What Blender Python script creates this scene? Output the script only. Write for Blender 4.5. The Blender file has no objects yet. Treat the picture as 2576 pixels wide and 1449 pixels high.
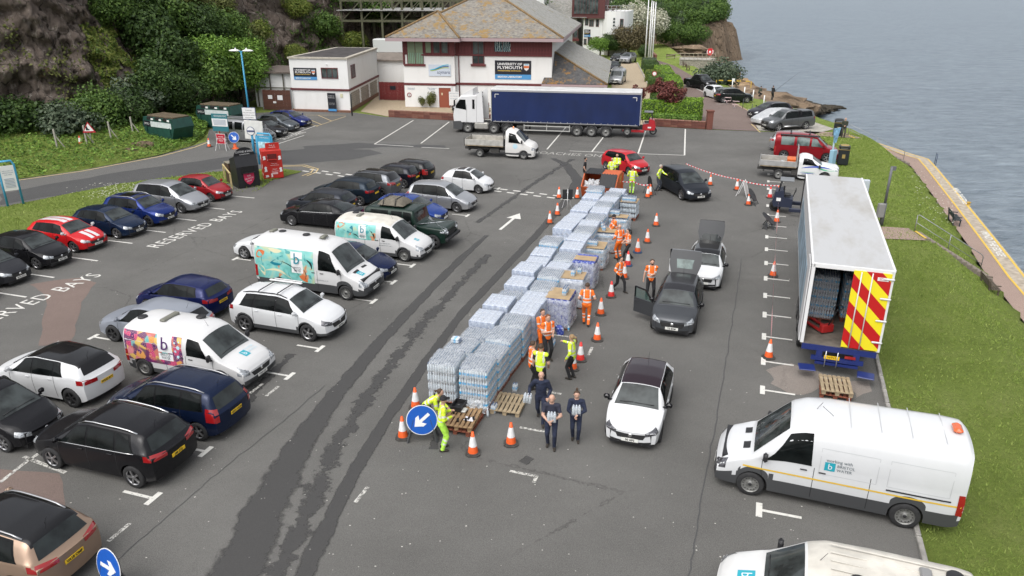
import bpy,bmesh,math,random
import numpy as np
from mathutils import Vector,Matrix,noise
from mathutils.bvhtree import BVHTree
R=math.radians
rnd=random.Random(7)
SC=bpy.context.scene
COL=SC.collection
F_PX,PITCH,CAM_H=1880.0,R(22.0),12.75
cam=bpy.data.cameras.new('camera');cam_o=bpy.data.objects.new('camera',cam);COL.objects.link(cam_o)
cam_o.location=(0,0,CAM_H);cam_o.rotation_euler=(R(90)-PITCH,0,0)
cam.sensor_width=36;cam.lens=36*F_PX/2576;cam.clip_end=9000;cam.clip_start=.1
SC.camera=cam_o
SUN_EL,SUN_AZ=R(58),R(215)
W=bpy.data.worlds.new('World');SC.world=W;W.use_nodes=True
nt=W.node_tree;bg=nt.nodes['Background']
sky=nt.nodes.new('ShaderNodeTexSky');sky.sky_type='NISHITA';sky.sun_disc=False
sky.sun_elevation=SUN_EL;sky.sun_rotation=SUN_AZ;sky.dust_density=4;sky.air_density=1.0;sky.ozone_density=1.0
hs=nt.nodes.new('ShaderNodeHueSaturation');hs.inputs['Saturation'].default_value=.22
nt.links.new(sky.outputs[0],hs.inputs['Color']);nt.links.new(hs.outputs[0],bg.inputs[0])
bg.inputs[1].default_value=.15
sun=bpy.data.lights.new('sun','SUN');sun.energy=1.0;sun.angle=R(75);sun.color=(1,.97,.93)
sun_o=bpy.data.objects.new('sun',sun);COL.objects.link(sun_o)
sd=Vector((math.sin(SUN_AZ)*math.cos(SUN_EL),math.cos(SUN_AZ)*math.cos(SUN_EL),math.sin(SUN_EL)))
sun_o.rotation_euler=sd.to_track_quat('Z','Y').to_euler()
vs=SC.view_settings;vs.view_transform='Standard';vs.look='None';vs.exposure=0.62;vs.gamma=1;vs.use_curve_mapping=False
SC.cycles.use_denoising=True
SC.cycles.max_bounces=6;SC.cycles.diffuse_bounces=3;SC.cycles.glossy_bounces=3;SC.cycles.transmission_bounces=4
SC.cycles.transparent_max_bounces=10;SC.cycles.caustics_reflective=False;SC.cycles.caustics_refractive=False
SC.render.use_persistent_data=False
def G(x,y,z=0.0):
 """picture position (2576 x 1449) -> world point on the level at height z"""
 u=(x-1288)/F_PX;v=-(y-724.5)/F_PX
 d=(u,math.cos(PITCH)+v*math.sin(PITCH),-math.sin(PITCH)+v*math.cos(PITCH))
 t=(z-CAM_H)/d[2]
 return Vector((d[0]*t,d[1]*t,z))
def d2(a):return Vector((math.cos(R(a)),math.sin(R(a)),0))
E1,E2=d2(-18),d2(72)
def tag(o,label=None,cat=None,group=None,kind=None):
 if label:o['label']=label
 if cat:o['category']=cat
 if group:o['group']=group
 if kind:o['kind']=kind
 return o
def thing(name,label,cat,loc=(0,0,0),rz=0.0,group=None):
 o=bpy.data.objects.new(name,None);COL.objects.link(o);o.empty_display_size=.2
 o.location=loc;o.rotation_euler=(0,0,rz)
 return tag(o,label,cat,group)
def link(name,me,parent=None,mats=None,loc=None,rot=None,scale=None):
 o=bpy.data.objects.new(name,me);COL.objects.link(o)
 if mats is not None and not len(me.materials):
  for m in (mats if isinstance(mats,(list,tuple)) else [mats]):me.materials.append(m)
 if parent:o.parent=parent
 if loc is not None:o.location=loc
 if rot is not None:o.rotation_euler=rot
 if scale is not None:o.scale=scale
 return o
def kids(o):return [c for c in o.children]
def copy_tree(o,parent=None):
 c=o.copy();COL.objects.link(c);c.parent=parent
 for ch in list(o.children):copy_tree(ch,c)
 return c
_M={}
def M(name,col,rough=.6,metal=0,coat=0,var=0,vs=3,bump=0,bs=30,spec=.5,alpha=1,emit=0,trans=0):
 if name in _M:return _M[name]
 m=bpy.data.materials.new(name);m.use_nodes=True;n=m.node_tree;b=n.nodes['Principled BSDF']
 b.inputs['Base Color'].default_value=(*col,1);b.inputs['Roughness'].default_value=rough
 b.inputs['Metallic'].default_value=metal;b.inputs['Coat Weight'].default_value=coat;b.inputs['Coat Roughness'].default_value=.04
 b.inputs['Specular IOR Level'].default_value=spec;b.inputs['Alpha'].default_value=alpha
 b.inputs['Transmission Weight'].default_value=trans
 if emit:b.inputs['Emission Color'].default_value=(*col,1);b.inputs['Emission Strength'].default_value=emit
 if var or bump:
  tc=n.nodes.new('ShaderNodeTexCoord')
 if var:
  tx=n.nodes.new('ShaderNodeTexNoise');tx.inputs['Scale'].default_value=vs;tx.inputs['Detail'].default_value=5
  n.links.new(tc.outputs['Object'],tx.inputs['Vector'])
  mx=n.nodes.new('ShaderNodeMix');mx.data_type='RGBA'
  mx.inputs[6].default_value=(*[c*(1-var) for c in col],1);mx.inputs[7].default_value=(*[min(1,c*(1+var)) for c in col],1)
  cr=n.nodes.new('ShaderNodeValToRGB');cr.color_ramp.elements[0].position=.3;cr.color_ramp.elements[1].position=.7
  n.links.new(tx.outputs['Fac'],cr.inputs[0]);n.links.new(cr.outputs[0],mx.inputs[0]);n.links.new(mx.outputs[2],b.inputs['Base Color'])
 if bump:
  t2=n.nodes.new('ShaderNodeTexNoise');t2.inputs['Scale'].default_value=bs;t2.inputs['Detail'].default_value=4
  n.links.new(tc.outputs['Object'],t2.inputs['Vector'])
  bp=n.nodes.new('ShaderNodeBump');bp.inputs['Strength'].default_value=bump;bp.inputs['Distance'].default_value=.05
  n.links.new(t2.outputs['Fac'],bp.inputs['Height']);n.links.new(bp.outputs[0],b.inputs['Normal'])
 _M[name]=m;return m
class NB:
 """small node-tree builder"""
 def __init__(s,name):
  s.m=bpy.data.materials.new(name);s.m.use_nodes=True;s.n=s.m.node_tree;s.b=s.n.nodes['Principled BSDF'];_M[name]=s.m
  s.tc=s.n.nodes.new('ShaderNodeTexCoord')
 def node(s,t,**kw):
  nd=s.n.nodes.new('ShaderNode'+t)
  for k,v in kw.items():
   if k.startswith('_'):setattr(nd,k[1:],v)
   else:nd.inputs[k.replace('__',' ')].default_value=v
  return nd
 def noise(s,scale,detail=5,rough=.55,vec=None,dist=0):
  t=s.node('TexNoise',Scale=scale,Detail=detail,Roughness=rough,Distortion=dist)
  s.n.links.new(vec or s.tc.outputs['Object'],t.inputs['Vector']);return t.outputs['Fac']
 def vmap(s,scale=(1,1,1),rot=(0,0,0),src='Object',loc=(0,0,0)):
  t=s.node('Mapping');t.inputs['Scale'].default_value=scale;t.inputs['Rotation'].default_value=rot;t.inputs['Location'].default_value=loc
  s.n.links.new(s.tc.outputs[src],t.inputs['Vector']);return t.outputs[0]
 def ramp(s,fac,stops,interp='LINEAR'):
  t=s.node('ValToRGB');cr=t.color_ramp;cr.interpolation=interp
  while len(cr.elements)<len(stops):cr.elements.new(.5)
  for e,(p,c) in zip(cr.elements,stops):e.position=p;e.color=(*c,1) if not isinstance(c,(int,float)) else (c,c,c,1)
  s.n.links.new(fac,t.inputs[0]);return t.outputs[0]
 def mix(s,fac,a,b,mode='MIX'):
  t=s.node('Mix',_data_type='RGBA',_blend_type=mode)
  for i,v in ((0,fac),(6,a),(7,b)):
   if isinstance(v,(int,float)):t.inputs[i].default_value=v
   elif isinstance(v,tuple):t.inputs[i].default_value=(*v,1)
   else:s.n.links.new(v,t.inputs[i])
  return t.outputs[2]
 def math(s,op,a,b=0.0):
  t=s.node('Math',_operation=op)
  for i,v in ((0,a),(1,b)):
   if isinstance(v,(int,float)):t.inputs[i].default_value=v
   else:s.n.links.new(v,t.inputs[i])
  return t.outputs[0]
 def set(s,name,v):
  if isinstance(v,(int,float)):s.b.inputs[name].default_value=v
  elif isinstance(v,tuple):s.b.inputs[name].default_value=(*v,1)
  else:s.n.links.new(v,s.b.inputs[name])
  return s
 def bump(s,h,strength=.5,dist=.05):
  t=s.node('Bump',Strength=strength,Distance=dist);s.n.links.new(h,t.inputs['Height']);s.n.links.new(t.outputs[0],s.b.inputs['Normal']);return s
class MB:
 """collects shapes; build() links them as one mesh object"""
 def __init__(s):s.v=[];s.f=[];s.mi=[];s.sm=[]
 def add(s,vs,fs,mi=0,smooth=False,mat=None):
  o=len(s.v)
  s.v+=[tuple(mat@Vector(p)) for p in vs] if mat is not None else [tuple(p) for p in vs]
  for f in fs:s.f.append(tuple(i+o for i in f));s.mi.append(mi);s.sm.append(smooth)
  return s
 def box(s,c,d,rz=0.0,mi=0,mat=None,bev=0.0):
  x,y,z=[k/2 for k in d]
  m=Matrix.Translation(c)@Matrix.Rotation(rz,4,'Z')
  if mat is not None:m=mat@m
  if bev:
   b=min(bev,x*.9,y*.9,z*.9);V=[];rings=[]
   for zz,k in ((-z,b),(-z+b,0),(z-b,0),(z,b)):
    X,Y=x-k,y-k
    rings.append([(X,Y-b,zz),(X-b,Y,zz),(-X+b,Y,zz),(-X,Y-b,zz),(-X,-Y+b,zz),(-X+b,-Y,zz),(X-b,-Y,zz),(X,-Y+b,zz)])
   V=[p for r in rings for p in r];Fc=[tuple(range(7,-1,-1)),tuple(range(24,32))]
   for r in range(3):
    for i in range(8):Fc.append((r*8+i,r*8+(i+1)%8,r*8+8+(i+1)%8,r*8+8+i))
   return s.add(V,Fc,mi,False,m)
  V=[(sx*x,sy*y,sz*z) for sz in (-1,1) for sx,sy in ((-1,-1),(1,-1),(1,1),(-1,1))]
  return s.add(V,[(3,2,1,0),(4,5,6,7),(0,1,5,4),(1,2,6,5),(2,3,7,6),(3,0,4,7)],mi,False,m)
 def bar(s,a,b,w,h=None,mi=0,up=(0,0,1)):
  a,b=Vector(a),Vector(b);d=b-a;L=d.length;h=h or w
  x=d.normalized();u=Vector(up)
  if abs(x.dot(u))>.98:u=Vector((0,1,0))
  y=u.cross(x).normalized();z=x.cross(y)
  m=Matrix((x,y,z)).transposed().to_4x4();m.translation=(a+b)/2
  return s.box((0,0,0),(L,w,h),0,mi,m)
 def prism(s,poly,z0,z1,mi=0,mat=None,mi_top=None):
  n=len(poly);V=[(p[0],p[1],z0) for p in poly]+[(p[0],p[1],z1) for p in poly]
  Fc=[(i,(i+1)%n,n+(i+1)%n,n+i) for i in range(n)]+[tuple(range(n-1,-1,-1))]
  s.add(V,Fc,mi,False,mat)
  return s.add(V[n:],[tuple(range(n))],mi if mi_top is None else mi_top,False,mat)
 def tube(s,pts,r,n=6,mi=0,cap=True,mat=None):
  pts=[Vector(p) for p in pts];rs=r if isinstance(r,(list,tuple)) else [r]*len(pts);V=[];Fc=[]
  for i,p in enumerate(pts):
   t=(pts[min(i+1,len(pts)-1)]-pts[max(i-1,0)]).normalized()
   a=t.cross(Vector((0,0,1)) if abs(t.z)<.95 else Vector((1,0,0))).normalized();b=t.cross(a)
   V+=[p+(a*math.cos(2*math.pi*k/n)+b*math.sin(2*math.pi*k/n))*rs[i] for k in range(n)]
  for i in range(len(pts)-1):
   Fc+=[(i*n+k,i*n+(k+1)%n,(i+1)*n+(k+1)%n,(i+1)*n+k) for k in range(n)]
  if cap:Fc+=[tuple(range(n))[::-1],tuple(range((len(pts)-1)*n,len(pts)*n))]
  return s.add(V,Fc,mi,True,mat)
 def lathe(s,prof,n=16,mi=0,mat=None,smooth=True,mis=None):
  V=[];m=len(prof)
  for k in range(n):
   a=2*math.pi*k/n
   V+=[(r*math.cos(a),r*math.sin(a),z) for r,z in prof]
  o=len(s.v);s.v+=[tuple(mat@Vector(p)) for p in V] if mat is not None else V
  for k in range(n):
   for i in range(m-1):
    s.f.append((o+k*m+i,o+((k+1)%n)*m+i,o+((k+1)%n)*m+i+1,o+k*m+i+1));s.mi.append(mis[i] if mis else mi);s.sm.append(smooth)
  return s
 def grid(s,P,mi=0,smooth=True,flip=False):
  a,b=len(P),len(P[0]);Fc=[]
  for i in range(a-1):
   for j in range(b-1):
    q=(i*b+j,i*b+j+1,(i+1)*b+j+1,(i+1)*b+j);Fc.append(q[::-1] if flip else q)
  return s.add([p for r in P for p in r],Fc,mi,smooth)
 def mesh(s,name,mats=None):
  me=bpy.data.meshes.new(name);me.from_pydata(s.v,[],s.f)
  for m in (mats if isinstance(mats,(list,tuple)) else [mats] if mats else []):me.materials.append(m)
  if me.polygons:
   me.polygons.foreach_set('material_index',s.mi);me.polygons.foreach_set('use_smooth',s.sm)
  return me
 def build(s,name,mats,parent=None,loc=None,rot=None,scale=None):return link(name,s.mesh(name,mats),parent,None,loc,rot,scale)
def rawmesh(name,V,Fq,mats=None,smooth=False):
 """fast mesh from numpy: V (n,3), F (m,k)"""
 me=bpy.data.meshes.new(name);V=np.asarray(V,'f');Fq=np.asarray(Fq,'i');k=Fq.shape[1]
 me.vertices.add(len(V));me.vertices.foreach_set('co',V.ravel())
 me.loops.add(Fq.size);me.loops.foreach_set('vertex_index',Fq.ravel())
 me.polygons.add(len(Fq));me.polygons.foreach_set('loop_start',np.arange(len(Fq),dtype='i')*k)
 try:me.polygons.foreach_set('loop_total',np.full(len(Fq),k,'i'))
 except Exception:pass
 if smooth:me.polygons.foreach_set('use_smooth',np.ones(len(Fq),bool))
 me.update(calc_edges=True)
 for m in (mats if isinstance(mats,(list,tuple)) else [mats] if mats else []):me.materials.append(m)
 return me
_T={}
def text_mesh(s,size,mat,align='CENTER',ext=0.0,sx=1.0,bold=0.0,space=1.0):
 k=(s,size,mat.name,align,ext,sx,bold,space)
 if k in _T:return _T[k]
 cu=bpy.data.curves.new('t','FONT');cu.body=s;cu.size=size;cu.align_x=align;cu.align_y='CENTER';cu.extrude=ext;cu.offset=bold;cu.space_character=space
 cu.resolution_u=2
 o=bpy.data.objects.new('t',cu);me=bpy.data.meshes.new_from_object(o)
 bpy.data.objects.remove(o);bpy.data.curves.remove(cu)
 me.name='lettering';me.materials.clear();me.materials.append(mat)
 if sx!=1:me.transform(Matrix.Scale(sx,4,(1,0,0)))
 _T[k]=me;return me
def frame(right,up,at):
 r=Vector(right).normalized();n=r.cross(Vector(up)).normalized();u=n.cross(r)
 m=Matrix((r,u,n)).transposed().to_4x4();m.translation=at;return m
def put_text(s,size,mat,right,up,at,parent=None,name='lettering',width=None,**kw):
 me=text_mesh(s,size,mat,**kw);o=link(name,me,parent)
 m=frame(right,up,at)
 if width:
  w=max((abs(v.co.x) for v in me.vertices),default=1)*(2 if kw.get('align','CENTER')=='CENTER' else 1)
  m=m@Matrix.Scale(width/max(w,1e-4),4,(1,0,0))
 o.matrix_local=m;o['kind']='stuff';return o
WHITE=M('white_paint',(.70,.70,.70),.5)
BLACK=M('black_plastic',(.018,.018,.02),.55)
RUBBER=M('rubber',(.02,.02,.021),.85,var=.4,vs=8)
INK=M('plate_ink',(.012,.012,.012),.5)
STEEL=M('galvanised_steel',(.35,.36,.37),.45,.8,var=.2,vs=9)
def asphalt(name,col,stain=.35,tint=None):
 b=NB(name)
 big=b.noise(.16,4,.6);mid=b.noise(1.3,5,.65);fine=b.noise(38,3,.7);grit=b.noise(140,2,.6)
 c1=tuple(k*(1-stain*.55) for k in col);c2=tuple(k*(1+stain*.45) for k in col)
 c=b.mix(b.ramp(big,[(.35,0),(.68,1)]),c1,c2)
 c=b.mix(b.ramp(mid,[(.3,.0),(.75,.4)]),c,tuple(k*.7 for k in col))
 c=b.mix(b.ramp(fine,[(.3,0),(.72,.55)]),c,tuple(k*1.75 for k in col))
 c=b.mix(b.ramp(grit,[(.36,.75),(.52,0)]),c,tuple(k*.3 for k in col))
 vo=b.node('TexVoronoi',Scale=.22,_feature='DISTANCE_TO_EDGE');b.n.links.new(b.vmap((1,1,1)),vo.inputs['Vector'])
 wob=b.noise(2.2,4,.7)
 e=b.math('ADD',vo.outputs['Distance'],b.math('MULTIPLY',b.math('SUBTRACT',wob,.5),.09))
 crk=b.math('MULTIPLY',b.ramp(b.math('ABSOLUTE',e),[(0,1),(.006,0)]),b.ramp(b.noise(.09,2),[(.5,0),(.58,.6)]))
 c=b.mix(crk,c,tuple(k*.35 for k in col))
 b.set('Base Color',c).set('Roughness',.9).set('Specular IOR Level',.3)
 b.bump(b.math('ADD',fine,grit),.35,.012)
 return b.m
ASPH=asphalt('asphalt',(.122,.119,.112),.6)
ASPH_OLD=asphalt('asphalt_road',(.128,.126,.120),.25)
ASPH_DARK=asphalt('asphalt_new',(.075,.075,.075),.2)
ASPH_RED=asphalt('asphalt_red',(.17,.128,.112),.3)
WET=NB('wet_asphalt')
WET.set('Base Color',WET.mix(WET.ramp(WET.noise(60,3),[(.3,0),(.7,1)]),(.035,.035,.034),(.062,.061,.058))).set('Roughness',.62).set('Specular IOR Level',.45)
WET.bump(WET.noise(70,3),.3,.01);WET=WET.m
CONC=M('concrete',(.34,.32,.28),.85,var=.25,vs=2.5,bump=.2,bs=30)
TAN=M('resin_gravel',(.36,.29,.20),.9,var=.16,vs=4,bump=.3,bs=90)
PROM=asphalt('promenade_tarmac',(.30,.22,.185),.25)
QUAY=M('quay_granite',(.36,.31,.25),.85,var=.3,vs=3,bump=.4,bs=9)
def paint(name,col,wear):
 b=NB(name);w=b.ramp(b.math('ADD',b.math('MULTIPLY',b.noise(9,5,.7),.6),b.math('MULTIPLY',b.noise(45,3),.4)),[(wear-.06,0),(wear+.05,1)])
 b.set('Base Color',col).set('Roughness',.7)
 tr=b.node('BsdfTransparent');mx=b.node('MixShader');out=b.n.nodes['Material Output']
 b.n.links.new(w,mx.inputs[0]);b.n.links.new(tr.outputs[0],mx.inputs[1]);b.n.links.new(b.b.outputs[0],mx.inputs[2]);b.n.links.new(mx.outputs[0],out.inputs[0])
 return b.m
LINE=paint('line_paint',(.62,.61,.57),.40)
LINE_WORN=paint('line_paint_worn',(.55,.54,.50),.485)
YELLOW=paint('yellow_line_paint',(.62,.42,.06),.36)
YEL_PALE=paint('faded_yellow_paint',(.55,.42,.20),.38)
def grass_mat():
 b=NB('grass')
 a=b.noise(.45,5,.65);f=b.noise(9,6,.75);s=b.noise(55,3,.7)
 c=b.ramp(a,[(.28,(.18,.25,.044)),(.5,(.245,.33,.066)),(.72,(.31,.365,.105))])
 c=b.mix(b.ramp(f,[(.34,.7),(.54,0)]),c,(.135,.20,.035))
 c=b.mix(b.ramp(s,[(.45,0),(.75,.6)]),c,(.34,.36,.11))
 c=b.mix(b.ramp(b.noise(.8,3),[(.66,0),(.78,.5)]),c,(.27,.22,.11))
 b.set('Base Color',c).set('Roughness',.9).set('Specular IOR Level',.2);b.bump(b.math('ADD',f,s),1.0,.14);return b.m
GRASS=grass_mat()
PROM_Z,SEA_Z=-2.4,-4.4
prom_in=[(9.8,-16),(12.6,-7),(16.4,5.3),(20.4,18.3),(23.3,28),(25.2,34),(27.1,40.2),(28.8,44.8),(30.7,50.5),(33,57.2),(36.2,67),(36.7,72),(36.4,78),(35.9,84.5)]
prom_out=[(12.4,-16.6),(15.2,-7.6),(19,4.7),(23,17.7),(26,28.8),(27.3,33.8),(28.9,39.1),(30.8,44.5),(33.9,53.5),(38.3,66.5),(39.4,70.0),(38.9,72.4),(38.2,77.5),(37.4,84.8)]
def seg_dist(px,py,poly):
 best=1e9;bs=0
 for (ax,ay),(bx,by) in zip(poly,poly[1:]):
  dx,dy=bx-ax,by-ay;t=max(0,min(1,((px-ax)*dx+(py-ay)*dy)/(dx*dx+dy*dy)))
  qx,qy=ax+dx*t,ay+dy*t;d=math.hypot(px-qx,py-qy)
  if d<best:best=d;bs=dx*(py-ay)-dy*(px-ax)
 return best,bs
shore=prom_in+[(34.8,89.3),(33.4,95.4),(33.4,104),(33.8,118.7),(34.6,130),(35.6,145),(37,160),(39,175),(41,205)]
_xi=[float(np.interp(y,[p[1] for p in shore],[p[0] for p in shore])) for y in range(-25,215)]
def land_z(x,y):
 if x<_xi[int(y)+25]-10:return -.01
 d,s=seg_dist(x,y,shore);d=d if s>0 else -d
 if y<84:
  t=max(0,min(1,d/4.1));t=t*t*(3-2*t)*.6+t*.4
  return -2.43+2.42*t if d>-.4 else -6
 if d<-2.5:return -6.5
 t=max(0,min(1,(d+2.5)/6.0));return -6.5+6.49*(t**.6)
def make_land():
 xs=list(np.arange(-75,0,3.0))+list(np.arange(0,62,.8));ys=list(np.arange(-18,100,.9))+list(np.arange(100,200,2.5))
 V=[];idx={};Fq=[]
 for j,y in enumerate(ys):
  for i,x in enumerate(xs):
   z=land_z(x,y)
   if z>-2.3 and x>5:z+=.05*noise.noise((x*.9,y*.9,0))*(1 if z<-.05 else .25)-(.02 if z>-.05 else 0)
   if x<=5:z=-.03
   idx[i,j]=len(V);V.append((x,y,z))
 for j in range(len(ys)-1):
  for i in range(len(xs)-1):
   q=(idx[i,j],idx[i+1,j],idx[i+1,j+1],idx[i,j+1])
   if max(V[k][2] for k in q)>-5.9:Fq.append(q)
 return tag(link('grass_ground',rawmesh('grass_ground',V,Fq,[GRASS],True)),kind='structure')
land=make_land()
def sheet(name,poly,z,mat,parent=None,jitter=0.0,step=.35,sd=1):
 P=[Vector((p[0],p[1],z)) for p in poly]
 if jitter:
  r=random.Random(sd);Q=[]
  for a,b in zip(P,P[1:]+P[:1]):
   n=max(1,int((b-a).length/step))
   for k in range(n):
    p=a.lerp(b,k/n);w=noise.noise((p.x*.8+sd,p.y*.8,0))*jitter*1.6+r.uniform(-1,1)*jitter*.5
    nrm=Vector((-(b-a).y,(b-a).x,0)).normalized();Q.append(p+nrm*w)
  P=Q
 me=bpy.data.meshes.new(name);me.from_pydata([tuple(p) for p in P],[],[tuple(range(len(P)))])
 if me.polygons[0].normal.z<0:me.flip_normals()
 o=link(name,me,parent,mat);
 if not parent:tag(o,kind='structure')
 return o
carpark=sheet('car_park',[(-75,-18),(-.4,-18),(4.0,-4.5),(10.0,14.7),(13.9,25.9),(18.6,39),(23.4,53.3),(26.4,64.5),(27.2,70.0),(24.2,70.9),(18.9,72.0),(13.4,73.9),(-5.9,77.2),(-13.2,79.5),(-17,82.4),(-24.4,83.8),(-28,82),(-29,72),(-27,66),(-28.6,60.2),(-32.2,54.9),(-36.1,51.3),(-75,22)],.004,ASPH)
sb=NB('sea_water')
mp=sb.vmap((.42,1.1,1),(0,0,R(14)))
w1=sb.noise(.8,6,.65,mp,.5);w2=sb.noise(2.6,3,.6,mp);w3=sb.noise(.03,3,.5)
wv_=sb.ramp(sb.math('ADD',sb.math('MULTIPLY',w1,.65),sb.math('MULTIPLY',w2,.35)),[(.34,0),(.66,1)])  # ripple mask paints bright and dark wave reflections into the water colour
sb.set('Base Color',sb.mix(sb.ramp(w3,[(.35,0),(.65,.35)]),sb.mix(wv_,(.092,.120,.148),(.25,.295,.335)),(.20,.24,.275))).set('Roughness',.38).set('Specular IOR Level',.25).set('IOR',1.33)
sb.bump(sb.math('ADD',w1,sb.math('MULTIPLY',w2,.35)),.8,.9)
sea=tag(sheet('sea',[(-400,-60),(6000,-400),(6000,7000),(-6000,7000),(-6000,190),(-400,190)],SEA_Z,sb.m))
road_far=[(-75,22),(-52,39.5),(-36,51.35),(-32.2,54.85),(-28.6,60.1),(-27.3,63.7),(-27,66)]
road=sheet('road',[(-60,24),(-38,40.5),(-31.6,45.2),(-27.2,51.0),(-22.5,54.5),(-17.6,56.0),(-14,58.2),(-8,62),(-9,66),(-18,67),(-26.9,66)]+road_far[::-1][1:-1]+[(-75,22.2)],.008,ASPH_OLD)
dk=sheet('tarmac_repair',[G(0,516,.012),G(70,503,.012),G(210,482,.012),G(344,460,.012),G(480,437,.012),G(560,424,.012),G(640,412,.012),G(740,413,.012),G(880,402,.012),G(965,385,.012),G(930,377,.012),G(800,372,.012),G(640,385,.012),G(520,402,.012),G(330,428,.012),G(120,464,.012),G(0,488,.012)],.012,ASPH_DARK,road,.12,.7,3)
isl=sheet('grass_island',[(-60,23.5),(-38,40.3),(-31.6,45.0),(-27.2,50.8),(-22.4,54.3),(-17.6,55.6),(-15.6,54.6),(-16.6,52.2),(-19.7,51.0),(-21.6,49.2),(-24.2,43.6),(-26.6,36),(-30.4,24),(-40,12)],.03,GRASS,None,.1,.5,5)
sheet('red_tarmac_patch',[G(60,1449,.008),G(175,1360,.008),G(165,1290,.008),G(150,1190,.008),G(0,1180,.008),G(-60,1449,.008)],.0075,ASPH_RED,carpark,.05,.5,8)
sheet('red_tarmac_patch',[G(98,868,.008),G(180,870,.008),G(204,760,.008),G(240,712,.008),G(200,700,.008),G(130,705,.008),G(75,715,.008),G(120,745,.008)],.0075,ASPH_RED,carpark,.08,.5,9)
drive=sheet('driveway',[(13.0,74.6),(15.2,79.4),(16.2,82),(18.2,100),(20.4,118),(22.4,139),(17.5,141),(15,118),(13.1,100),(8,90),(-5,92),(-11,94),(-17,98),(-16.6,83.2),(-13.2,79.9),(-5.8,77.7)],.011,TAN)
sheet('footpath',[(18.95,72.3),(23.3,71.2),(25.4,79),(26.2,84.8),(26.6,100),(27.6,118),(28,134),(26.4,150),(25.2,150),(25.2,137),(24.2,128),(22.5,112),(21,100),(19.9,86),(19.3,76)],.012,ASPH_RED)
bay_pad=sheet('concrete_pad',[(23.5,71.6),(27.8,69.4),(31.0,72.4),(30.4,77.5),(27.6,83.5),(26.4,85)],.014,CONC)
sheet('concrete_path',[(27.4,69.0),(31.6,67.6),(31.2,70.2),(27.6,71.2)],.014,PROM)
sheet('concrete_path',[(16.6,39.2),(22.4,38.4),(22.5,40.6),(17.8,41.6)],.014,PROM)
kb=MB()
kp=[(4.0,-4.5),(10.1,14.9),(13.9,25.9),(18.6,39),(23.4,53.3),(26.4,64.5),(27.3,69.0)]
kerb_me=MB().box((0,0,0),(.9,.13,.22),bev=.02).mesh('kerb_stone',[M('kerb_concrete',(.27,.26,.24),.9,var=.3,vs=4)])
kerb=tag(bpy.data.objects.new('kerb',None),kind='structure');COL.objects.link(kerb)
for (ax,ay),(bx,by) in zip(kp,kp[1:]):
 L=math.hypot(bx-ax,by-ay);a=math.atan2(by-ay,bx-ax);n=int(L/.92)
 for k in range(n):
  t=(k+.5)/n;link('kerb_stone',kerb_me,kerb,loc=(ax+(bx-ax)*t,ay+(by-ay)*t,.0),rot=(0,0,a+rnd.uniform(-.012,.012)))
prom=sheet('promenade',prom_in+[(x-.95,y-.0) for x,y in prom_out[::-1]],PROM_Z+.004,PROM)
q=MB();n=len(prom_out)
inn=[(x-1.0,y+.0) for x,y in prom_out]
q.grid([[(x,y,PROM_Z+.012) for x,y in inn],[(x,y,PROM_Z+.012) for x,y in prom_out]],0,False,True)
q.grid([[(x,y,PROM_Z+.012) for x,y in prom_out],[(x+.12,y,SEA_Z-2) for x,y in prom_out]],0,False,True)
end=[(37.4,84.8),(33.0,85.2)]
q.grid([[(x,y,PROM_Z+.01) for x,y in end],[(x,y+.1,SEA_Z-2) for x,y in end]],0,False,True)
quay=tag(q.build('quay',[QUAY]),kind='structure')
def stripe(name,pts,w,z,mat,parent):
 P=[Vector((p[0],p[1],z)) for p in pts];A=[];B=[]
 for i,p in enumerate(P):
  t=(P[min(i+1,len(P)-1)]-P[max(i-1,0)]).normalized();nrm=Vector((-t.y,t.x,0));A.append(p+nrm*w/2);B.append(p-nrm*w/2)
 return MB().grid([B,A],0,False).build(name,[mat],parent)
stripe('edge_line',[(x-.14,y) for x,y in prom_out],.13,PROM_Z+.018,YELLOW,quay)
stripe('edge_line',[(x-1.02,y) for x,y in prom_out],.13,PROM_Z+.02,YELLOW,quay)
for c in ((2415,492),(2496,612)):
 p=G(c[0],c[1],PROM_Z+.02);dq=Vector((33.9-30.6,53.5-44.5,0)).normalized()
 put_text('MIND THE EDGE',.62,LINE,-dq,(dq.y,-dq.x,0),p,quay,'quay_lettering',width=5.2,bold=.012)
def steps(name,top,bot,w,n,label):
 t=thing(name,label,'steps');a,b=Vector(top),Vector(bot);d=b-a;h=Vector((d.x,d.y,0));rz=math.atan2(h.y,h.x)
 me=MB().box((0,0,-.25),(h.length/n+.02,w,.5),bev=.01).mesh('step',[M('step_concrete',(.20,.17,.14),.9,var=.3,vs=3)])
 for k in range(n):
  p=a+h*((k+.5)/n);link('step',me,t,loc=(p.x,p.y,a.z+d.z*((k+1)/n)+.20),rot=(0,0,rz))
 MB().box((a.x+.05,a.y,.03),(.12,w,.02),rz).build('yellow_nosing',[YELLOW],t)
 return t
def rail(name,pts,label,r=.025,mid=True,posts=3,mat=STEEL,h=1.0):
 t=thing(name,label,'handrail',(0,0,0));a,b=Vector(pts[0]),Vector(pts[-1])
 up=Vector((0,0,h));MB().tube([a,a+up*.92,a+up+(b-a).normalized()*.12,b+up-(b-a).normalized()*.12,b+up*.92,b],r,6).build('top_rail',[mat],t)
 if mid:MB().tube([a+up*.5,b+up*.5],r*.7,5).build('mid_rail',[mat],t)
 for k in range(1,posts-1):
  p=a.lerp(b,k/(posts-1));MB().tube([p,p+up],r,5).build('post',[mat],t)
 return t
steps('steps',(22.5,39.35,0),(26.6,39.1,PROM_Z),1.3,13,'concrete steps cut into grass bank behind the open box trailer')
steps('steps',(30.9,68.3,0),(36.3,68.1,PROM_Z),1.3,13,'concrete steps beside the bin and standing man at the end of the quay')
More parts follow.
